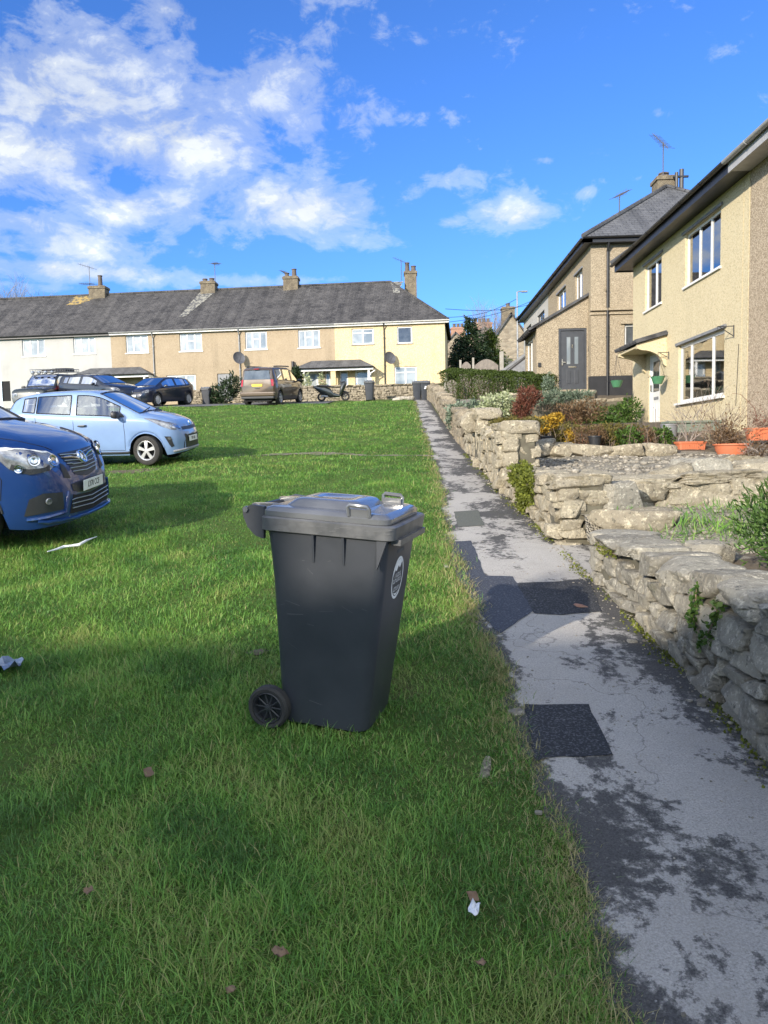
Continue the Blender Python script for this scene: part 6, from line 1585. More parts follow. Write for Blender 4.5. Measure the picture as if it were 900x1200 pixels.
# boxy off-roader with a loaded roof rack
OR=dict(x=[-2.2,-2.1,-1.5,-1.1,-.95,-.1,0,.72,.9,1.3,1.9,2.1,2.2],
 top=[(-2.2,1.0),(-2.18,1.75),(-2.05,1.90),(0,1.92),(.35,1.90),(.55,1.75),(.92,1.27),(1.9,1.2),(2.12,1.15),(2.2,.95)],
 belt=[(-2.2,.95),(-2.15,1.16),(.9,1.18),(1.9,1.12),(2.12,1.05),(2.2,.85)],hw=[(-2.2,.82),(-2.1,.87),(1.9,.88),(2.1,.85),(2.2,.8)],
 thw=[(-2.2,.72),(.4,.72),(.9,.78),(2.0,.78),(2.2,.7)],bot=[(-2.2,.5),(-1.9,.42),(1.9,.42),(2.2,.48)],wheels=[-1.35,1.4],Ra=.44,zw=.40,side=[(-1.95,-1.1),(-.95,-.1),(0,.72)],screens=[(.36,.9),(-2.175,-2.07)],crown=.06)
OR['x']=sorted(set(OR['x']+[-1.95,.36,-2.175,-2.07]))
orv,bo,bv,_,_=car_shell('off_roader','dark off-road vehicle with roof rack and row of lamps in front of the white house','car',OR,'paint_dark_green',GV,'car_glass_dark')
for wx in OR['wheels']:
    for s in(1,-1): wheel(orv,wx,s*.78,.40,.24,s,6)
seats(orv,.0,-.9,.8,.9)
for s in(1,-1):
    mirror(orv,.75,s*1.0,1.25,s,'black_plastic'); seam(orv,bv,[[(-.05,s*.88,1.15),(-.05,s*.88,.5)],[(-1.0,s*.88,1.15),(-1.0,s*.88,.5)]])
    snap_patch(bv,[(2.15,s*.78,.95),(2.19,s*.5,.95)],[(2.17,s*.78,.75),(2.2,s*.5,.75)],4,3,.01,'headlight','lamp_glass',orv)
rk=MB()
for z in(2.02,2.14): rk.tube([(-1.9,-.68,z),(.55,-.68,z),(.55,.68,z),(-1.9,.68,z),(-1.9,-.68,z)],.022,5)
for x in np.linspace(-1.9,.55,11): rk.tube([(x,-.68,2.02),(x,.68,2.02)],.014,4); rk.tube([(x,-.68,2.02),(x,-.68,2.14)],.012,4); rk.tube([(x,.68,2.02),(x,.68,2.14)],.012,4)
for x in(-1.7,-.6,.3):
    for s in(-1,1): rk.tube([(x,s*.68,2.02),(x,s*.70,1.86)],.02,5)
rr=rk.build('roof_rack','galv',orv)
ld=MB(); ld.M=None
for (x,y,l,w,h) in((-1.3,.1,.9,.8,.18),(-.4,-.2,.6,.5,.12)): ld.box(x-l/2,x+l/2,y-w/2,y+w/2,2.04,2.04+h)
ld.build('rack_load','fabric_dark',rr,bevel=.04)
lm=MB()
for y in(-.52,-.18,.18,.52): lm.lathe([(.001,.07),(.085,.06),(.095,.0),(.05,-.07)],14,(.58,y,1.97),'x')
lm.build('rack_lamp','lamp_glass',rr,smooth=True)
a=at_y(55,470,39.5); place(orv,(a[0]+.1,39.8,gz(39.6)-.08),rad(-94))
# bronze people carrier seen from behind
BP=scaled(MV,2.2/2.2,.895/.925,1.80/1.84); 
bp,bo,bv,_,_=car_shell('people_carrier','bronze brown people carrier seen from behind with yellow number plate','car',BP,'paint_bronze',GV,'car_glass_dark')
for wx in BP['wheels']:
    for s in(1,-1): wheel(bp,wx,s*.79,.325,.2,s,5)
seats(bp,.3,-.7,.8,.78)
for s in(1,-1):
    snap_patch(bv,[(-2.18,s*.86,1.20),(-2.19,s*.68,1.20)],[(-2.2,s*.84,.88),(-2.2,s*.72,.88)],5,5,.02,'tail_light','tail_red',bp)
    m=MB(); m.tube([(x,s*.68,1.815-.02*((x+.4)/1.2)**2) for x in np.linspace(-1.7,.3,12)],.03,6); m.build('roof_rail','black_plastic',bp,smooth=True)
    mirror(bp,.92,s*1.0,1.14,s,'black_plastic'); seam(bp,bv,[[(.1,s*.9,1.08),(.1,s*.9,.3)],[(1.03,s*.9,1.05),(1.02,s*.9,.35)]]); handle(bp,bv,.25,s*.9,.93,'paint_bronze'); handle(bp,bv,-.95,s*.9,.95,'paint_bronze')
rw=MB(); rw.add([(-2.192,-.66,1.20),(-2.192,.66,1.20),(-2.148,.60,1.60),(-2.148,-.60,1.60)],[(0,3,2,1)]); rw.build('rear_glass','pane_dark',bp)
rb=MB(); rb.box(-2.27,-2.1,-.86,.86,.42,.62); rb.build('rear_bumper','paint_bronze',bp,bevel=.05)
rb=MB(); rb.box(-2.25,-2.1,-.82,.82,.30,.415); rb.build('bumper_valance','black_plastic',bp,bevel=.03)
plate(bp,bv,(-2.215,0,.93),(-1,0,0),.52,'','plate_yellow')
hl=MB(); hl.box(-2.19,-2.15,-.12,.12,1.66,1.69); hl.build('brake_light','tail_red',bp); hl=MB(); hl.box(-2.225,-2.19,-.12,.12,.78,.81); hl.build('boot_handle','black_plastic',bp)
a=at_y(299,475,36.0); place(bp,(a[0]+.55,38.2,gz(37.4)+.10),rad(79))
# ---------------------------------------------------------------- motor scooter
sc=thing('motor_scooter','black motor scooter on its stand in front of the rubble wall','scooter')
for x in(-.62,.62):
    m=MB(); m.lathe([(.13,-.045),(.2,-.05),(.225,-.02),(.225,.02),(.2,.05),(.13,.045)],22,(x,0,.225),'y'); w=m.build('wheel','rubber',sc,smooth=True); m=MB(); m.lathe([(.14,-.04),(.135,0),(.14,.04)],16,(x,0,.225),'y')
    for k in range(5): a=k*1.257; m.tube([(x,0,.225),(x+.14*math.cos(a),0,.225+.14*math.sin(a))],.014,5)
    m.build('rim','alloy',w)
m=MB(); m.tube([(.62,.0,.225),(.52,0,.55),(.42,0,.98)],.035,8); m.tube([(.62,.07,.225),(.53,.06,.5)],.02,6); m.tube([(.62,-.07,.225),(.53,-.06,.5)],.02,6); m.build('fork','black_plastic',sc,smooth=True)
def loftx(secs,mat,name):
    m=MB();n=12;vs=[]
    for x,z,wy,hz in secs:
        for j in range(n): t=2*math.pi*j/n; vs.append((x,wy*math.cos(t),z+hz*math.sin(t)))
    m.add(vs,[(i*n+j,i*n+(j+1)%n,(i+1)*n+(j+1)%n,(i+1)*n+j) for i in range(len(secs)-1) for j in range(n)]+[tuple(range(n)),tuple((len(secs)-1)*n+j for j in range(n))]); return m.build(name,mat,sc,smooth=True)
loftx([(-1.0,.76,.05,.05),(-.8,.66,.14,.15),(-.45,.54,.17,.24),(-.15,.43,.17,.25),(.0,.32,.18,.12),(.3,.27,.18,.08),(.38,.36,.15,.07)],'paint_dark_green','rear_fairing')
loftx([(-.85,.82,.10,.03),(-.6,.80,.14,.05),(-.2,.77,.13,.05),(.0,.72,.08,.03)],'fabric_dark','seat')
loftx([(.30,.36,.16,.10),(.40,.56,.22,.30),(.50,.72,.21,.30),(.62,.86,.14,.18),(.68,.88,.05,.07)],'paint_dark_green','front_fairing')
loftx([(.45,.50,.05,.03),(.62,.485,.09,.04),(.80,.42,.06,.03)],'black_plastic','mudguard')
m=MB(); m.tube([(.36,-.34,1.02),(.42,-.1,1.0),(.42,.1,1.0),(.36,.34,1.02)],.018,6); m.tube([(.4,-.2,1.0),(.42,-.28,1.2)],.008,5); m.tube([(.4,.2,1.0),(.42,.28,1.2)],.008,5); m.build('handlebar','black_plastic',sc)
m=MB(); m.lathe([(.001,.03),(.06,.02),(.065,0)],14,(.57,0,.9),'x'); m.build('headlight','lamp_glass',sc); m=MB(); m.tube([(-.3,.13,.2),(-.1,.16,.0),(-.1,.2,-.0)],.014,5); m.tube([(-.6,-.14,.3),(-.3,-.15,.25)],.05,7); m.build('exhaust','galv',sc)
m=MB()
for s in(-1,1): V=stone_arrays([(.42,s*.28,1.22)],[(.04,.13,.09)],np.array([0.]),3,4,0,tilt=0); m.add([tuple(v) for v in V[0]],[tuple(f) for f in V[1]])
m.build('mirror','black_plastic',sc,smooth=True)
a=at_y(391,470,40.2); place(sc,(a[0],40.2,gz(40.2)+.06),rad(8))
# ================================================================ wheelie bins
simple('bin_plastic',(.030,.034,.042),.38,var=(.045,.049,.058),scale=3,bmp=.12,bscale=120,bdist=.002,spec=.55)
simple('bin_lid_plastic',(.13,.135,.142),.17,var=(.10,.104,.11),scale=5,bmp=.06,bscale=90,bdist=.002,spec=1.0,coat=.5)
simple('bin_rim_plastic',(.12,.122,.125),.36,var=(.07,.073,.077),scale=14,bmp=.15,bscale=150,bdist=.002)
simple('bin_scuff',(.12,.124,.13),.7); simple('bin_print',(.74,.75,.77),.6)
def rrect(x0,x1,y0,y1,r,n=5):
    o=[]
    for cx,cy,a in((x1-r,y1-r,0),(x0+r,y1-r,90),(x0+r,y0+r,180),(x1-r,y0+r,270)):
        for k in range(n+1): t=rad(a+90*k/n); o.append((cx+r*math.cos(t),cy+r*math.sin(t)))
    return o
def loftz(mb,secs,cap0=True,cap1=True):
    n=len(secs[0][0]);vs=[(x,y,z) for o,z in secs for x,y in o]
    fs=[(i*n+j,i*n+(j+1)%n,(i+1)*n+(j+1)%n,(i+1)*n+j) for i in range(len(secs)-1) for j in range(n)]
    if cap0: fs.append(tuple(reversed(range(n))))
    if cap1: fs.append(tuple((len(secs)-1)*n+j for j in range(n)))
    mb.add(vs,fs)
def wheelie_bin(label,group=None,full=True,decal=True):
    """front is +x, wheels and handle at -x"""
    t=thing('wheelie_bin',label,'wheelie bin',(0,0,0),0,group); m=MB()
    S_=[]
    for f in np.linspace(0,1,9):
        z=.035+.905*f; xf=.235+.095*f; xb=-.245-.065*f-.015*max(0,f-.8)*5; y=.225+.055*f
        S_.append((rrect(xb,xf,-y,y,.075-.02*f),z))
    S_=[(rrect(-.21,.20,-.19,.19,.06),.012)]+S_
    loftz(m,S_,True,False)
    body=m.build('body','bin_plastic',t,smooth=True,angle=50)
    r=MB(); loftz(r,[(rrect(-.335,.345,-.295,.295,.05),.925),(rrect(-.345,.365,-.305,.305,.05),.930),(rrect(-.345,.372,-.31,.31,.05),.985),(rrect(-.335,.362,-.30,.30,.045),.992),(rrect(-.31,.335,-.275,.275,.045),.99)],False,True)
    # comb bar on the front edge and side ribs under the rim
    r.box(.335,.385,-.24,.24,.905,.93)
    rim=r.build('rim','bin_rim_plastic',body,smooth=True,angle=35)
    for s in(-1,1):
        for x in(-.06,.10): rb=MB(); rb.prism([(x,s*.275,.80),(x,s*.30,.925),(x,s*.25,.925)],(.012,0,0)); rb.build('rib','bin_plastic',rim)
        rb=MB(); rb.prism([(.28,s*.275,.925),(.33,s*.275,.925),(.30,s*.275,.84),(.285,s*.275,.80)],(0,s*.022,0)); rb.build('corner_rib','bin_plastic',rim)
    # lid
    l=MB()
    loftz(l,[(rrect(-.345,.335,-.292,.292,.055),.993),(rrect(-.345,.335,-.292,.292,.055),1.015),(rrect(-.33,.318,-.278,.278,.05),1.028),(rrect(-.31,.30,-.26,.26,.05),1.034)],False,False)
    loftz(l,[(rrect(-.31,.30,-.26,.26,.05),1.034),(rrect(-.25,.165,-.21,.21,.05),1.036)],False,False)
    loftz(l,[(rrect(-.25,.165,-.21,.21,.05),1.036),(rrect(-.215,.135,-.175,.175,.05),1.064),(rrect(-.19,.11,-.15,.15,.05),1.070),(rrect(-.13,.06,-.09,.09,.05),1.071),(rrect(-.12,.05,-.08,.08,.045),1.067)],False,True)
    lid=l.build('lid','bin_lid_plastic',t,smooth=True,angle=42)
    for s in(-1,1):
        h=MB(); h.tube([(.13,s*.285,1.022),(.125,s*.292,1.062),(.135,s*.294,1.070),(.225,s*.294,1.066),(.235,s*.292,1.055),(.235,s*.285,1.022)],.010,7); h.fbox((.18,0,0),(1,0,0),(0,1,0),-.055,.055,s*.262 if s>0 else s*.285,s*.285 if s>0 else s*.262,1.010,1.052); h.build('lid_handle','bin_lid_plastic',lid,smooth=True)
    # rear handle with hinge arms
    h=MB(); h.tube([(-.43,-.25,1.005),(-.43,.25,1.005)],.018,10)
    for s in(-1,1): h.prism([(-.33,s*.25,.93),(-.33,s*.25,1.03),(-.40,s*.25,1.035),(-.452,s*.25,1.015),(-.445,s*.25,.975),(-.42,s*.25,.93),(-.375,s*.25,.895),(-.33,s*.25,.885)],(0,s*.028,0)); 
    h.build('handle','bin_plastic',t,smooth=True,angle=30)
    h=MB(); 
    for s in(-.17,.17): h=MB(); h.prism([(-.22,s-.02,1.034),(-.33,s-.02,1.036),(-.44,s-.02,1.030),(-.45,s-.02,1.0),(-.41,s-.02,1.0),(-.33,s-.02,1.018)],(0,.04,0)); h.build('hinge','bin_lid_plastic',lid)
    h=MB()
    h.tube([(-.43,-.26,1.012),(-.43,-.29,1.012)],.014,8); h.tube([(-.43,.26,1.012),(-.43,.29,1.012)],.014,8); h.build('hinge_pin','bin_lid_plastic',lid)
    a=MB(); a.tube([(-.285,-.27,.10),(-.285,.27,.10)],.013,8); a.build('axle','galv',t)
    for s in(-1,1):
        w=MB(); y=s*.262; w.lathe([(.055,-.025*s),(.09,-.028*s),(.1,-.018*s),(.1,.018*s),(.09,.028*s),(.076,.026*s),(.074,.018*s)],30,(-.285,y,.10),'y'); ty=w.build('wheel','rubber',t,smooth=True)
        g=MB(); g.lathe([(.078,.018*s),(.070,.026*s),(.066,.018*s),(.066,-.01*s),(.001,-.01*s)],26,(-.285,y,.10),'y'); g.lathe([(.001,.024*s),(.014,.022*s),(.018,.0)],14,(-.285,y,.10),'y')
        if full:
            for k in range(10):
                q=k*.628; d=Vector((math.cos(q),0,math.sin(q))); c=Vector((-.285,y+.010*s,.10)); g.tube([c+d*.015,c+d*.068],.0045,5)
        g.build('hub','black_plastic',ty,smooth=True,angle=40)
    if decal:
        # printed council roundel on the front face: ring, white shoulder and illegible lines of print
        z0=.72; f=(z0-.035)/.905; ym=.0; xf=.235+.095*f; sl=.095/.905
        M=frame_matrix((xf+.0015,.0,z0),(0,1,0),(sl,0,1))
        d=MB(); d.M=M; d.M=M@Matrix.Scale(1.14,4); n=40; R0,R1=.077,.088
        d.add([(r_*math.cos(2*math.pi*i/n),r_*math.sin(2*math.pi*i/n),0) for r_ in(R0,R1) for i in range(n)],[(i,(i+1)%n,n+(i+1)%n,n+i) for i in range(n)])
        d.add([(-.072,.022,0),(-.06,.05,0),(-.03,.072,0),(0,.0765,0),(.03,.072,0),(.045,.06,0),(.02,.038,0),(-.005,.052,0),(-.03,.03,0),(-.05,.038,0)],[tuple(range(10))])
        R=random.Random(5)
        for zz,w,hh in((.012,.05,.017),(-.010,.062,.017),(-.046,.045,.018)):
            x=-w
            while x<w:
                b=R.uniform(.008,.013); d.add([(x,zz-hh/2,0),(x+.003,zz-hh/2,0),(x+.003,zz+hh/2,0),(x,zz+hh/2,0)],[(0,1,2,3)])
                if R.random()<.7: d.add([(x+.0031,zz+hh/2-.004,0),(x+b-.003,zz+hh/2-.004,0),(x+b-.003,zz+hh/2,0),(x+.0031,zz+hh/2,0)],[(0,1,2,3)])
                if R.random()<.6: d.add([(x+.0031,zz-hh/2,0),(x+b-.003,zz-hh/2,0),(x+b-.003,zz-hh/2+.004,0),(x+.0031,zz-hh/2+.004,0)],[(0,1,2,3)])
                x+=b+.001
        d.add([(-.05,-.058,0),(0,-.076,0),(.05,-.058,0),(.03,-.062,0),(0,-.066,0),(-.03,-.062,0)],[tuple(range(6))])
        d.build('roundel','bin_print',body,fix=False)
        e=MB(); M2=frame_matrix((xf+.095*.11/.905+.0012,.0,z0+.13),(0,1,0),(sl,0,1)); e.M=M2; x=-.06
        while x<.06:
            w=R.uniform(.006,.011); e.fbox((x,0,0),(1,0,0),(0,1,0),0,w,-.009,.009,0,.002); x+=w+.005
        e.build('embossed_strip','bin_scuff',body)
        s=MB()
        for k in range(12):
            x=R.uniform(-.24,.24);z=R.choice([R.uniform(.1,.9),R.uniform(.5,.85)]); f=(z-.035)/.905; y=-(.225+.055*f)-.0008; l=R.uniform(.01,.09); an=R.gauss(0,.5); w=R.uniform(.0003,.0008)
            c,q=math.cos(an)*l/2,math.sin(an)*l/2; dy=-q*.055/.905
            s.add([(x-c,y-dy,z-q-w),(x+c,y+dy,z+q-w),(x+c,y+dy,z+q+w),(x-c,y-dy,z-q+w)],[(0,1,2,3)])
        for k in range(30):
            x=R.uniform(-.33,.35); z=R.uniform(.935,.98); l=R.uniform(.01,.05); s.add([(x,-.3112,z),(x+l,-.3112,z+.001),(x+l,-.3112,z+.003),(x,-.3112,z+.002)],[(0,1,2,3)])
        s.build('scratches','bin_scuff',body,fix=False)
    K=Matrix.Diagonal((.88,.85,1,1))
    for o in t.children_recursive:
        nm=o.name.split('.')[0]
        if nm in('wheel','hub'):
            sg=1 if sum(v.co.y for v in o.data.vertices)>0 else -1
            o.data.transform(Matrix.Translation((.285*.12,-sg*.262*.15,0)))
        else: o.data.transform(K)
    return t
wbin=wheelie_bin('dark grey wheelie bin with white roundel standing on the lawn in the foreground')
wbin.scale=(1.07,)*3; wbin.location=(-.41,3.84,.135)
wbin.rotation_euler=(Matrix.Rotation(rad(-15.8),3,'Z')@Matrix.Rotation(rad(2.2),3,'X')@Matrix.Rotation(rad(4.3),3,'Y')).to_euler()
far=wheelie_bin('dark wheelie bin standing alone right of the motor scooter','wheelie bins by the terrace',False,False)
def far_bin(o,px,py,y,yaw,label):
    if o is None:
        o=copy_tree(far); 
    o['label']=label; a=at_y(px,py,y); o.location=(a[0],y,a[2]); o.rotation_euler=(0,0,yaw); return o
far_bin(far,433.5,469.5,41.0,rad(-95),'dark wheelie bin standing alone right of the motor scooter')
far_bin(None,489,470,41.4,rad(-92),'left bin of the pair standing at the top of the footpath')
b=far_bin(None,498.5,470,40.9,rad(-88),'right bin of the pair at the top of the footpath, white mark on its front')
m=MB(); M=frame_matrix((.32,0,.66),(0,1,0),(.1,0,1)); m.M=M; m.box(-.07,.07,-.05,.02,0,.006); m.box(-.04,.05,.04,.10,0,.006); m.M=None
o=m.build('sticker','bin_print',None); o.parent=b
far_bin(None,213.5,478,41.2,rad(-80),'wheelie bin right behind the dark navy hatchback')
far_bin(None,243.5,477,41.2,rad(-98),'wheelie bin left of the scrubby bush, its front in the sun')
# ================================================================ pots and garden odds and ends
def trough(label,px,py,y,L,W,H,yaw=0,round_=False,plant=None):
    a=at_y(px,py,y); t=thing('plant_pot',label,'plant pot',(a[0],a[1],a[2]),yaw,'terracotta pots by the cream house'); m=MB(); M=Matrix.Translation(Vector(a))@Matrix.Rotation(yaw,4,'Z'); m.M=M
    if round_:
        m.lathe([(.001,0),(L*.30,0),(L*.44,H*.55),(L*.48,H*.9),(L*.52,H*.9),(L*.52,H),(L*.46,H),(L*.44,H*.85),(.001,H*.8)],26)
    else:
        loftz(m,[(rrect(-L*.42,L*.42,-W*.40,W*.40,.03),0),(rrect(-L*.47,L*.47,-W*.46,W*.46,.035),H*.84)],True,False); loftz(m,[(rrect(-L*.5,L*.5,-W*.5,W*.5,.04),H*.84),(rrect(-L*.51,L*.51,-W*.51,W*.51,.04),H),(rrect(-L*.46,L*.46,-W*.45,W*.45,.03),H),(rrect(-L*.44,L*.44,-W*.43,W*.43,.03),H*.86)],True,True)
        for k in range(11):
            x=-L*.40+L*.80*k/10; m.tube([(x*.93,-W*.415,.02),(x,-W*.465,H*.78)],.008,5)
    m.build('pot','terracotta',t,smooth=True,angle=35)
    return t,a
def twig_bush(label,px,py,y,h,spread,n,mat,seed,leafn=0,leaf='leaf_brown',lsize=.05,L=.5):
    a=at_y(px,py,y); t=thing('twiggy_shrub',label,'shrub',tuple(a),0,'bare shrubs in front of the cream house'); m=MB(); R=random.Random(seed)
    for k in range(n): twigs(m,(a[0]+R.gauss(0,.06),a[1]+R.gauss(0,.06),a[2]),(R.gauss(0,spread),R.gauss(0,spread),1),h*R.uniform(.6,1)*L*1.3,.010,2,.42,R,5,3)
    m.build('stems',mat,t)
    if leafn:
        P=np.array([a+np.array([R.gauss(0,h*.32),R.gauss(0,h*.25),abs(R.gauss(.0,h*.35))+.05]) for _ in range(leafn)]); v=leaf_arrays(P,lsize,up=.3,aspect=.5); np_mesh('foliage',v[0],v[1],leaf,t,v[2])
t,a=trough('terracotta trough with ribbed sides holding bare stems',809,533,14.6,.55,.26,.25,.12)
t,a=trough('round terracotta bowl tilted at the edge of the gravel',858,538,13.6,.62,.5,.27,0,True)
t,a=trough('terracotta trough on the upper ledge at the right edge',893,516,15.0,.62,.28,.24,-.05)
twig_bush('leafless spindly shrub growing in the ribbed trough',803,522,14.8,1.05,.38,9,'twig_grey',2)
twig_bush('leafless bushy shrub with red-brown tips behind the terracotta bowl',846,527,14.6,1.25,.42,13,'twig',5,500,'leaf_brown',.035)
twig_bush('dried brown drooping plant in the terracotta bowl',850,524,13.6,.5,.7,14,'twig',8,900,'leaf_brown',.05)
twig_bush('straggly plant with small dark leaves in the upper trough',893,503,15.0,.35,.8,8,'twig',9,260,'leaf_red',.035)
twig_bush('sprawling dead plant spilling over the stones at the right edge',886,540,12.6,.35,.9,14,'twig_grey',12,500,'leaf_brown',.04)
m=MB(); a=at_y(868,470,15.2); m.tube([tuple(at_y(890,505,15.2)),tuple(at_y(884,478,15.0)),tuple(at_y(868,462,14.8)),tuple(at_y(858,461,14.7))],[.008,.006,.005,.003],5)
o=setp(m.build('bramble','twig_red'),'single arching thorny stem against the cream wall','plant')
a=at_y(812,521,17.2); m=MB(); m.box(a[0]-.55,a[0]+.55,17.0,17.5,a[2]-.3,a[2]+.46); m.box(a[0]-.60,a[0]+.60,16.96,17.54,a[2]+.463,a[2]+.52); setp(m.build('water_tank','tank_green',bevel=.02),'low dull green tank in front of the cream house','tank')
a=at_y(784,521,16.4); m=MB(); m.lathe([(.14,a[2]-.1),(.17,a[2]+.40),(.18,a[2]+.40),(.18,a[2]+.43),(.15,a[2]+.43),(.14,a[2]+.1)],18,(a[0],16.4,0)); setp(m.build('watering_tub','lead',smooth=True),'grey round tub at the left end of the green tank','tub')
a=at_y(829,521,15.6); m=MB(); m.lathe([(.001,a[2]+.42),(.06,a[2]+.40),(.075,a[2]+.33),(.05,a[2]+.28),(.055,a[2]+.1),(.09,a[2]),(.001,a[2]-.02)],14,(a[0],15.6,0)); setp(m.build('stone_ornament','limestone',smooth=True),'small weathered stone ornament standing between two shrubs','ornament')
for k,(x,lab) in enumerate([(641,'dark pot sunk in the bed near its left end'),(697,'dark pot in the middle of the planted bed')]):
    a=at_y(x,525,14.35); m=MB(); m.lathe([(.001,0),(.09,0),(.12,.2),(.13,.2),(.13,.225),(.11,.22),(.10,.15),(.001,.15)],16); o=m.build('flower_pot','black_plastic',smooth=True); o.location=tuple(a); setp(o,lab,'plant pot','dark pots in the bed')
# ---- by the terrace
b_=at_y(265,474,41.3); bush('scrubby_bush','untidy dark bush between a bin and the brown people carrier','bush',[pxblob(262,462,41.3,14,12,.6),pxblob(272,452,41.3,10,12,.5),pxblob(254,468,41.3,9,7,.4)],1500,.20,'leaf_conifer',base=(b_[0],41.3,4.2),stems=5,up=.8,aspect=.3)
b_=at_y(348,460,44.2); bush('evergreen_shrub','narrow dark evergreen against the tan wall beside the porch','shrub',[pxblob(348,446,44.4,5,15,.3)],1500,.16,'leaf_conifer',base=(b_[0],44.4,4.4))
b_=at_y(362,455,43.9); bush('climbing_plant','climber with pale flowers around the porch door','plant',[pxblob(360,450,43.9,5,12,.2),pxblob(377,447,43.9,4,10,.2)],420,.13,'leaf_variegated',base=(b_[0],43.9,4.4))
a=at_y(474,454,43.4); m=MB(); m.box(a[0]-.28,a[0]+.28,43.3,43.5,a[2]-.10,a[2]+.10); m.box(a[0]-.32,a[0]+.32,43.26,43.54,a[2]+.103,a[2]+.14); setp(m.build('window_planter','black_plastic',bevel=.01),'black planter box on the wall under the yellow house window','planter')
for k,(x,w,l) in enumerate([(468,9,'left white stone slab lying at the lawn edge by the bins'),(479,8,'right white stone slab lying at the lawn edge by the bins')]):
    a=at_y(x,471,40.3); v=stone_arrays([(0,0,.1)],[(w*40.3/520,.4,.2)],np.array([.1*k]),4,4,.12); o=np_mesh('white_slab',v[0],v[1],'pebbles',None,v[2]*0+1,smooth=True); o.location=(a[0],40.3,gz(40.3)); setp(o,l,'stone')
# ---- litter and marks on the lawn
def gpt(px,py,dz=.03): p=gnd(px,py); return Vector((p[0],p[1],gnd_z(p[0],p[1])+dz))
P=[gpt(x,y,.055) for x,y in((56,655),(66,652),(75,649),(84,648),(93,647),(101,643),(106,641),(114,638))]; m=MB(); m.tube(P,[.005,.010,.014,.012,.016,.013,.008,.004],7); setp(m.build('torn_strip','paper',smooth=True),'crumpled white strip of packaging lying on the grass below the blue people carrier','litter')
def sheet(name,label,px,mat,nu=8,nv=5,amp=.025,cat='litter',group=None,dz=.05):
    c=[gpt(*q,dz) for q in px]; m=MB(); vs=[]; R=random.Random(label)
    for j in range(nv+1):
        for i in range(nu+1): p=c[0].lerp(c[1],i/nu).lerp(c[3].lerp(c[2],i/nu),j/nv); vs.append(p+Vector((R.gauss(0,amp*.25),R.gauss(0,amp*.25),abs(R.gauss(0,amp)))))
    fs=[(j*(nu+1)+i,j*(nu+1)+i+1,(j+1)*(nu+1)+i+1,(j+1)*(nu+1)+i) for j in range(nv) for i in range(nu)]
    m.add(vs,fs); n=len(vs); m.add([v-Vector((0,0,.002)) for v in vs],[f[::-1] for f in fs]); o=m.build(name,mat,smooth=True,fix=False); return setp(o,label,cat,group)
sheet('plastic_sheet','crumpled blue-grey plastic sheet on the grass at the left edge',[(-30,782),(29,785),(24,796),(-30,803)],'plastic_sheet',10,6,.02)
sheet('paper_scrap','white crumpled scrap of paper low on the lawn near the path',[(548,1103),(553,1094),(564,1097),(558,1112)],'paper',4,4,.012)
sheet('dead_leaf','grey curled leaf just above the white paper scrap',[(547,1083),(558,1080),(562,1090),(552,1092)],'dead_leaf',4,3,.005,'leaf','fallen leaves')
for q,l in (([(168,914),(178,911),(182,919),(172,924)],'brown leaf on the lawn left of the wheelie bin'),([(320,1152),(334,1147),(340,1156),(326,1162)],'largest brown leaf on the lawn near the bottom edge'),([(558,1156),(566,1150),(572,1157),(564,1160)],'pale brown curled leaf near the path at the bottom'),([(98,1068),(108,1064),(114,1069),(104,1073)],'dull brown leaf at the lower left of the lawn'),([(264,1193),(274,1190),(280,1196),(268,1199)],'brown leaf cut by the bottom edge of the photo')):
    sheet('dead_leaf',l,q,'dead_leaf',4,3,.005,'leaf','fallen leaves',.04)
def slab(name,label,px,py,L,W,H,yaw,mat,cat):
    p=gnd(px,py); v=stone_arrays([(0,0,0)],[(L,W,H)],np.array([0.]),4,7,.05); o=np_mesh(name,v[0],v[1],mat,None,v[2],smooth=True); o.location=(p[0],p[1],gnd_z(p[0],p[1])+H*.2+.01-(.045 if name=='edging_stone' else 0)-(.012 if py==885 else 0)-(.035 if name=='brick' else 0)); o.rotation_euler=(0,0,yaw); return setp(o,label,cat)
slab('edging_stone','long pale buried edging stone in the grass beside the path',570,885,.05,.46,.06,-.12,'limestone','stone')
slab('edging_stone','short buried kerb stone where the blue-black patch meets the lawn',522,662,.05,.30,.06,.05,'concrete','stone')
slab('flat_pebble','flat lilac-grey pebble on the lawn edge by the square patch',605,838,.075,.05,.025,.3,'pebbles','pebble')
slab('brick','pale red brick set flush in the path near the wall',690,712,.215,.10,.05,.05,'brick','brick')
for k,(x,y,s,l) in enumerate([(741,755,.06,'white pebble on the moss at the foot of the nearest wall'),(823,828,.07,'white wedge of stone beside the moss by the nearest wall'),(690,677,.06,'small white chip on the dark patch by the wall end'),(631,957,.03,'white chip on the path below the square patch')]): slab('white_stone',l,x,y,s,s*.6,s*.5,k,'pebbles','pebble')
# bare earth scrapes
P=[]
def bare(px,py,r):
    p=gnd(px,py); m=MB(); k=18; R=random.Random(px); c=Vector((p[0],p[1],0)); vs=[c+Vector((0,0,gnd_z(*c[:2])+.012))]
    for i in range(k):
        a=6.283*i/k; rr=r*R.uniform(.6,1.2); q=c+Vector((math.cos(a)*rr*1.4,math.sin(a)*rr,0)); vs.append(q+Vector((0,0,gnd_z(q.x,q.y)+.006)))
    m.add(vs,[(0,1+i,1+(i+1)%k) for i in range(k)]); setp(m.build('bare_soil','soil',smooth=True),kind='structure')
for q in((303,776,.05),(155,553,.4)): bare(*q)
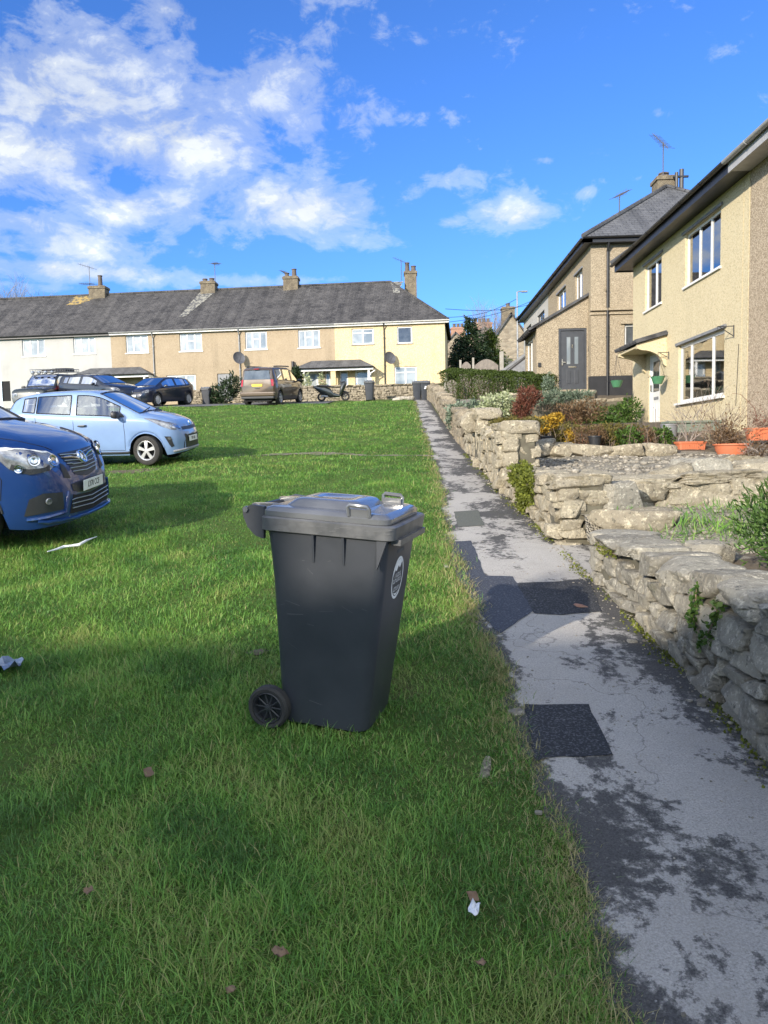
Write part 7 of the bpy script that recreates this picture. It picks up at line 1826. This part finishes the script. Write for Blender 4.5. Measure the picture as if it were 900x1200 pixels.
# ================================================================ the row behind the viewpoint, whose shadow covers the near lawn
SUN_EL,SUN_AZ=rad(19.5),rad(34)     # azimuth measured from -Y towards -X
zr=.62+ (4.1+14)/math.cos(SUN_AZ)*math.tan(SUN_EL)
t=thing('terraced_house','long rendered house row behind the viewpoint that shades the near lawn','house',(-22,-14,gz(-14)))
m=MB(); zb=gz(-18)-.5; ze=zr-3.0
x0,x1=-42,-4
m.add([(x0,-10,zb),(x1,-10,zb),(x1,-10,ze),(x0,-10,ze)],[(0,1,2,3)]); m.add([(x0,-18,zb),(x1,-18,zb),(x1,-18,ze),(x0,-18,ze)],[(0,3,2,1)])
for x in(x0,x1): m.add([(x,-10,zb),(x,-18,zb),(x,-18,ze),(x,-14,zr-.05),(x,-10,ze)],[(0,1,2,3,4)])
m.build('wall','back_house_render',t)
r=MB(); roof_quad(r,(x1+.2,-9.7,ze-.2),(x0-.2,-9.7,ze-.2),(x0-.2,-14,zr),(x1+.2,-14,zr)); roof_quad(r,(x0-.2,-18.3,ze-.2),(x1+.2,-18.3,ze-.2),(x1+.2,-14,zr),(x0-.2,-14,zr)); rf=r.build('roof','slate',t)
sx=-(4.1+14)*math.tan(SUN_AZ)
for dx,w in((7,.9),(-9,.9)): chimney(rf,(sx-.45+dx,-14),w,.8,zr-.4,zr+.75,[(0,.5,.16)])
m=MB(); m.tube([(sx-.36,-14,zr-.3),(sx-.36,-14,zr+.75)],.10,10); m.tube([(sx-.9,-14,zr-.3),(sx-.9,-14,zr+.28)],.13,10); m.build('flue_pipe','black_paint',rf)  # unseen pipes added so their shadow splits the sunlit band on the bin
for k in range(8):
    a=x0+2+k*4.6
    for zz in(zb+1.6,zb+4.2):
        w=MB(); w.box(a,a+1.6,-10.0,-9.96,zz,zz+1.2); f=w.build('window','white_pvc',t); g=MB(); g.box(a+.08,a+1.52,-9.957,-9.95,zz+.08,zz+1.12); g.build('pane','pane_dark',f)
# ================================================================ sky
w=bpy.data.worlds.new('World'); S.world=w; w.use_nodes=True; nt=w.node_tree; bg=nt.nodes['Background']
sky=N(nt,'ShaderNodeTexSky',sky_type='NISHITA'); sky.sun_disc=False; sky.sun_elevation=SUN_EL
# the sun stands behind and to the left; sun_rotation is clockwise from +Y
sd=Vector((-math.sin(SUN_AZ),-math.cos(SUN_AZ),0)); sky.sun_rotation=math.atan2(sd.x,sd.y)
sky.air_density=1.0; sky.dust_density=.25; sky.ozone_density=2.6
hs=N(nt,'ShaderNodeHueSaturation'); hs.inputs['Saturation'].default_value=1.05; hs.inputs['Value'].default_value=1.0
nt.links.new(sky.outputs[0],hs.inputs['Color'])
tc=N(nt,'ShaderNodeTexCoord'); sp=N(nt,'ShaderNodeSeparateXYZ'); nt.links.new(tc.outputs['Generated'],sp.inputs[0])
azn=math_n(nt,'ARCTAN2',sp.outputs[0],sp.outputs[1]); eln=math_n(nt,'ARCSINE',sp.outputs[2])
def azel(px,py): d=ray(px,py); d=d/np.linalg.norm(d); return math.atan2(d[0],d[1]),math.asin(d[2])
CL=[(70,110,150,75,.50),(200,165,130,60,.42),(20,180,120,50,.40),(180,245,90,30,.34),(350,245,105,34,.46),(310,85,140,75,.27),(70,290,140,26,.33),(380,150,90,45,.20),(215,15,60,30,.28),(470,30,170,45,.14),(605,252,42,19,.40),(700,178,36,14,.36),(770,132,26,12,.30),(640,185,22,10,.22),(520,208,30,10,.20),(500,138,45,12,.16),(30,260,70,20,.28),(20,335,90,12,.30),(745,110,30,20,.16),(800,75,70,20,.20),(715,100,26,8,.26),(745,150,30,9,.26),(690,225,18,8,.26),(640,188,16,7,.24),(525,262,26,7,.22),(560,360,60,8,.20),(70,318,170,14,.40),(290,330,120,9,.24),(420,280,80,14,.18),(730,210,40,20,.14)]
den=None
BL=[]
for x,y,rx,ry,amp in CL:
    a,e=azel(x,y); BL.append((a,e,abs(azel(x+rx,y)[0]-a),abs(azel(x,y-ry)[1]-e),amp))
# unseen clouds added round the sky outside the frame as neutral fill for the shade
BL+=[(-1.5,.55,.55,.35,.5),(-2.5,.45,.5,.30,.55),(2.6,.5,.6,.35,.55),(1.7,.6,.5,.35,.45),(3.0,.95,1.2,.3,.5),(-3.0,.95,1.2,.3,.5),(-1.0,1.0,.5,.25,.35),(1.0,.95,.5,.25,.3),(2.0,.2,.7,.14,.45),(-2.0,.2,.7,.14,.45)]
for a,e,sa,se,amp in BL:
    u=math_n(nt,'DIVIDE',math_n(nt,'SUBTRACT',azn,a),sa); v=math_n(nt,'DIVIDE',math_n(nt,'SUBTRACT',eln,e),se)
    g=math_n(nt,'MULTIPLY',math_n(nt,'EXPONENT',math_n(nt,'MULTIPLY',math_n(nt,'ADD',math_n(nt,'MULTIPLY',u,u),math_n(nt,'MULTIPLY',v,v)),-.9)),amp*.82)
    den=g if den is None else math_n(nt,'MAXIMUM',den,math_n(nt,'MULTIPLY_ADD',den,.35,g))
cb=N(nt,'ShaderNodeCombineXYZ'); nt.links.new(azn,cb.inputs[0]); nt.links.new(eln,cb.inputs[1])
mp=N(nt,'ShaderNodeMapping'); mp.inputs['Scale'].default_value=(1,1.7,1); mp.inputs['Rotation'].default_value=(0,0,rad(-14)); nt.links.new(cb.outputs[0],mp.inputs[0])
n1=noise(nt,6.5,12,.62,mp.outputs[0],.35); n2=noise(nt,2.2,6,.55,mp.outputs[0],.3); n3=noise(nt,24,8,.65,mp.outputs[0],.6)
nn=math_n(nt,'ADD',math_n(nt,'ADD',math_n(nt,'MULTIPLY_ADD',n1,1.05,-.22),math_n(nt,'MULTIPLY',n2,.34)),math_n(nt,'MULTIPLY_ADD',n3,.42,-.12))
cov=math_n(nt,'ADD',nn,den)
cr=ramp(nt,cov,[(.66,(0.,)*3),(.79,(.28,)*3),(.94,(.70,)*3),(1.12,(.94,)*3)])
cr.color_ramp.interpolation='EASE'
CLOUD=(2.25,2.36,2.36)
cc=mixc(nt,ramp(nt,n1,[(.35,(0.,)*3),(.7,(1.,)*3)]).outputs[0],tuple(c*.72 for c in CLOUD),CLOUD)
tint=mixc(nt,1.0,hs.outputs[0],(.185,.305,.52),'MULTIPLY')
# clouds behind the camera are boosted as added fill light for the shaded foreground
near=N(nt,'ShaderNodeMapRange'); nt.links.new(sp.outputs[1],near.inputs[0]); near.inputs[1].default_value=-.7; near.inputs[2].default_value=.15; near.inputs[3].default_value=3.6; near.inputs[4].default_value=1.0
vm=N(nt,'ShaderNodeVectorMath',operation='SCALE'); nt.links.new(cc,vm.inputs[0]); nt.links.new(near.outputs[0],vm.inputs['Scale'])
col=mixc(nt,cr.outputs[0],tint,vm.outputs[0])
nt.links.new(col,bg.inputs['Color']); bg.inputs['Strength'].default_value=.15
sl=bpy.data.lights.new('sun','SUN'); sl.energy=2.1; sl.angle=rad(.53); sl.color=(1,.90,.76); so=bpy.data.objects.new('sun',sl); COL.objects.link(so)
L=Vector((sd.x*math.cos(SUN_EL),sd.y*math.cos(SUN_EL),math.sin(SUN_EL))); so.rotation_euler=L.to_track_quat('Z','Y').to_euler(); so.location=(-30,-30,30)
# ================================================================ camera
cd=bpy.data.cameras.new('camera'); cam=bpy.data.objects.new('camera',cd); COL.objects.link(cam); S.camera=cam
cd.sensor_fit='VERTICAL'; cd.sensor_height=36; cd.sensor_width=27; cd.lens=27; cd.clip_start=.05; cd.clip_end=3000
Mx=Matrix((Vector(R_),Vector(U_),Vector(-F_))).transposed().to_4x4(); Mx.translation=(0,0,CAMZ); cam.matrix_world=Mx
vs=S.view_settings; vs.view_transform='Standard'; vs.look='None'; vs.gamma=1; vs.use_curve_mapping=False; vs.exposure=1.7
S.render.engine='CYCLES'; S.cycles.max_bounces=6; S.cycles.transparent_max_bounces=12; S.cycles.diffuse_bounces=3; S.cycles.glossy_bounces=3; S.cycles.use_denoising=True; S.cycles.caustics_reflective=False; S.cycles.caustics_refractive=False; S.cycles.sample_clamp_indirect=6
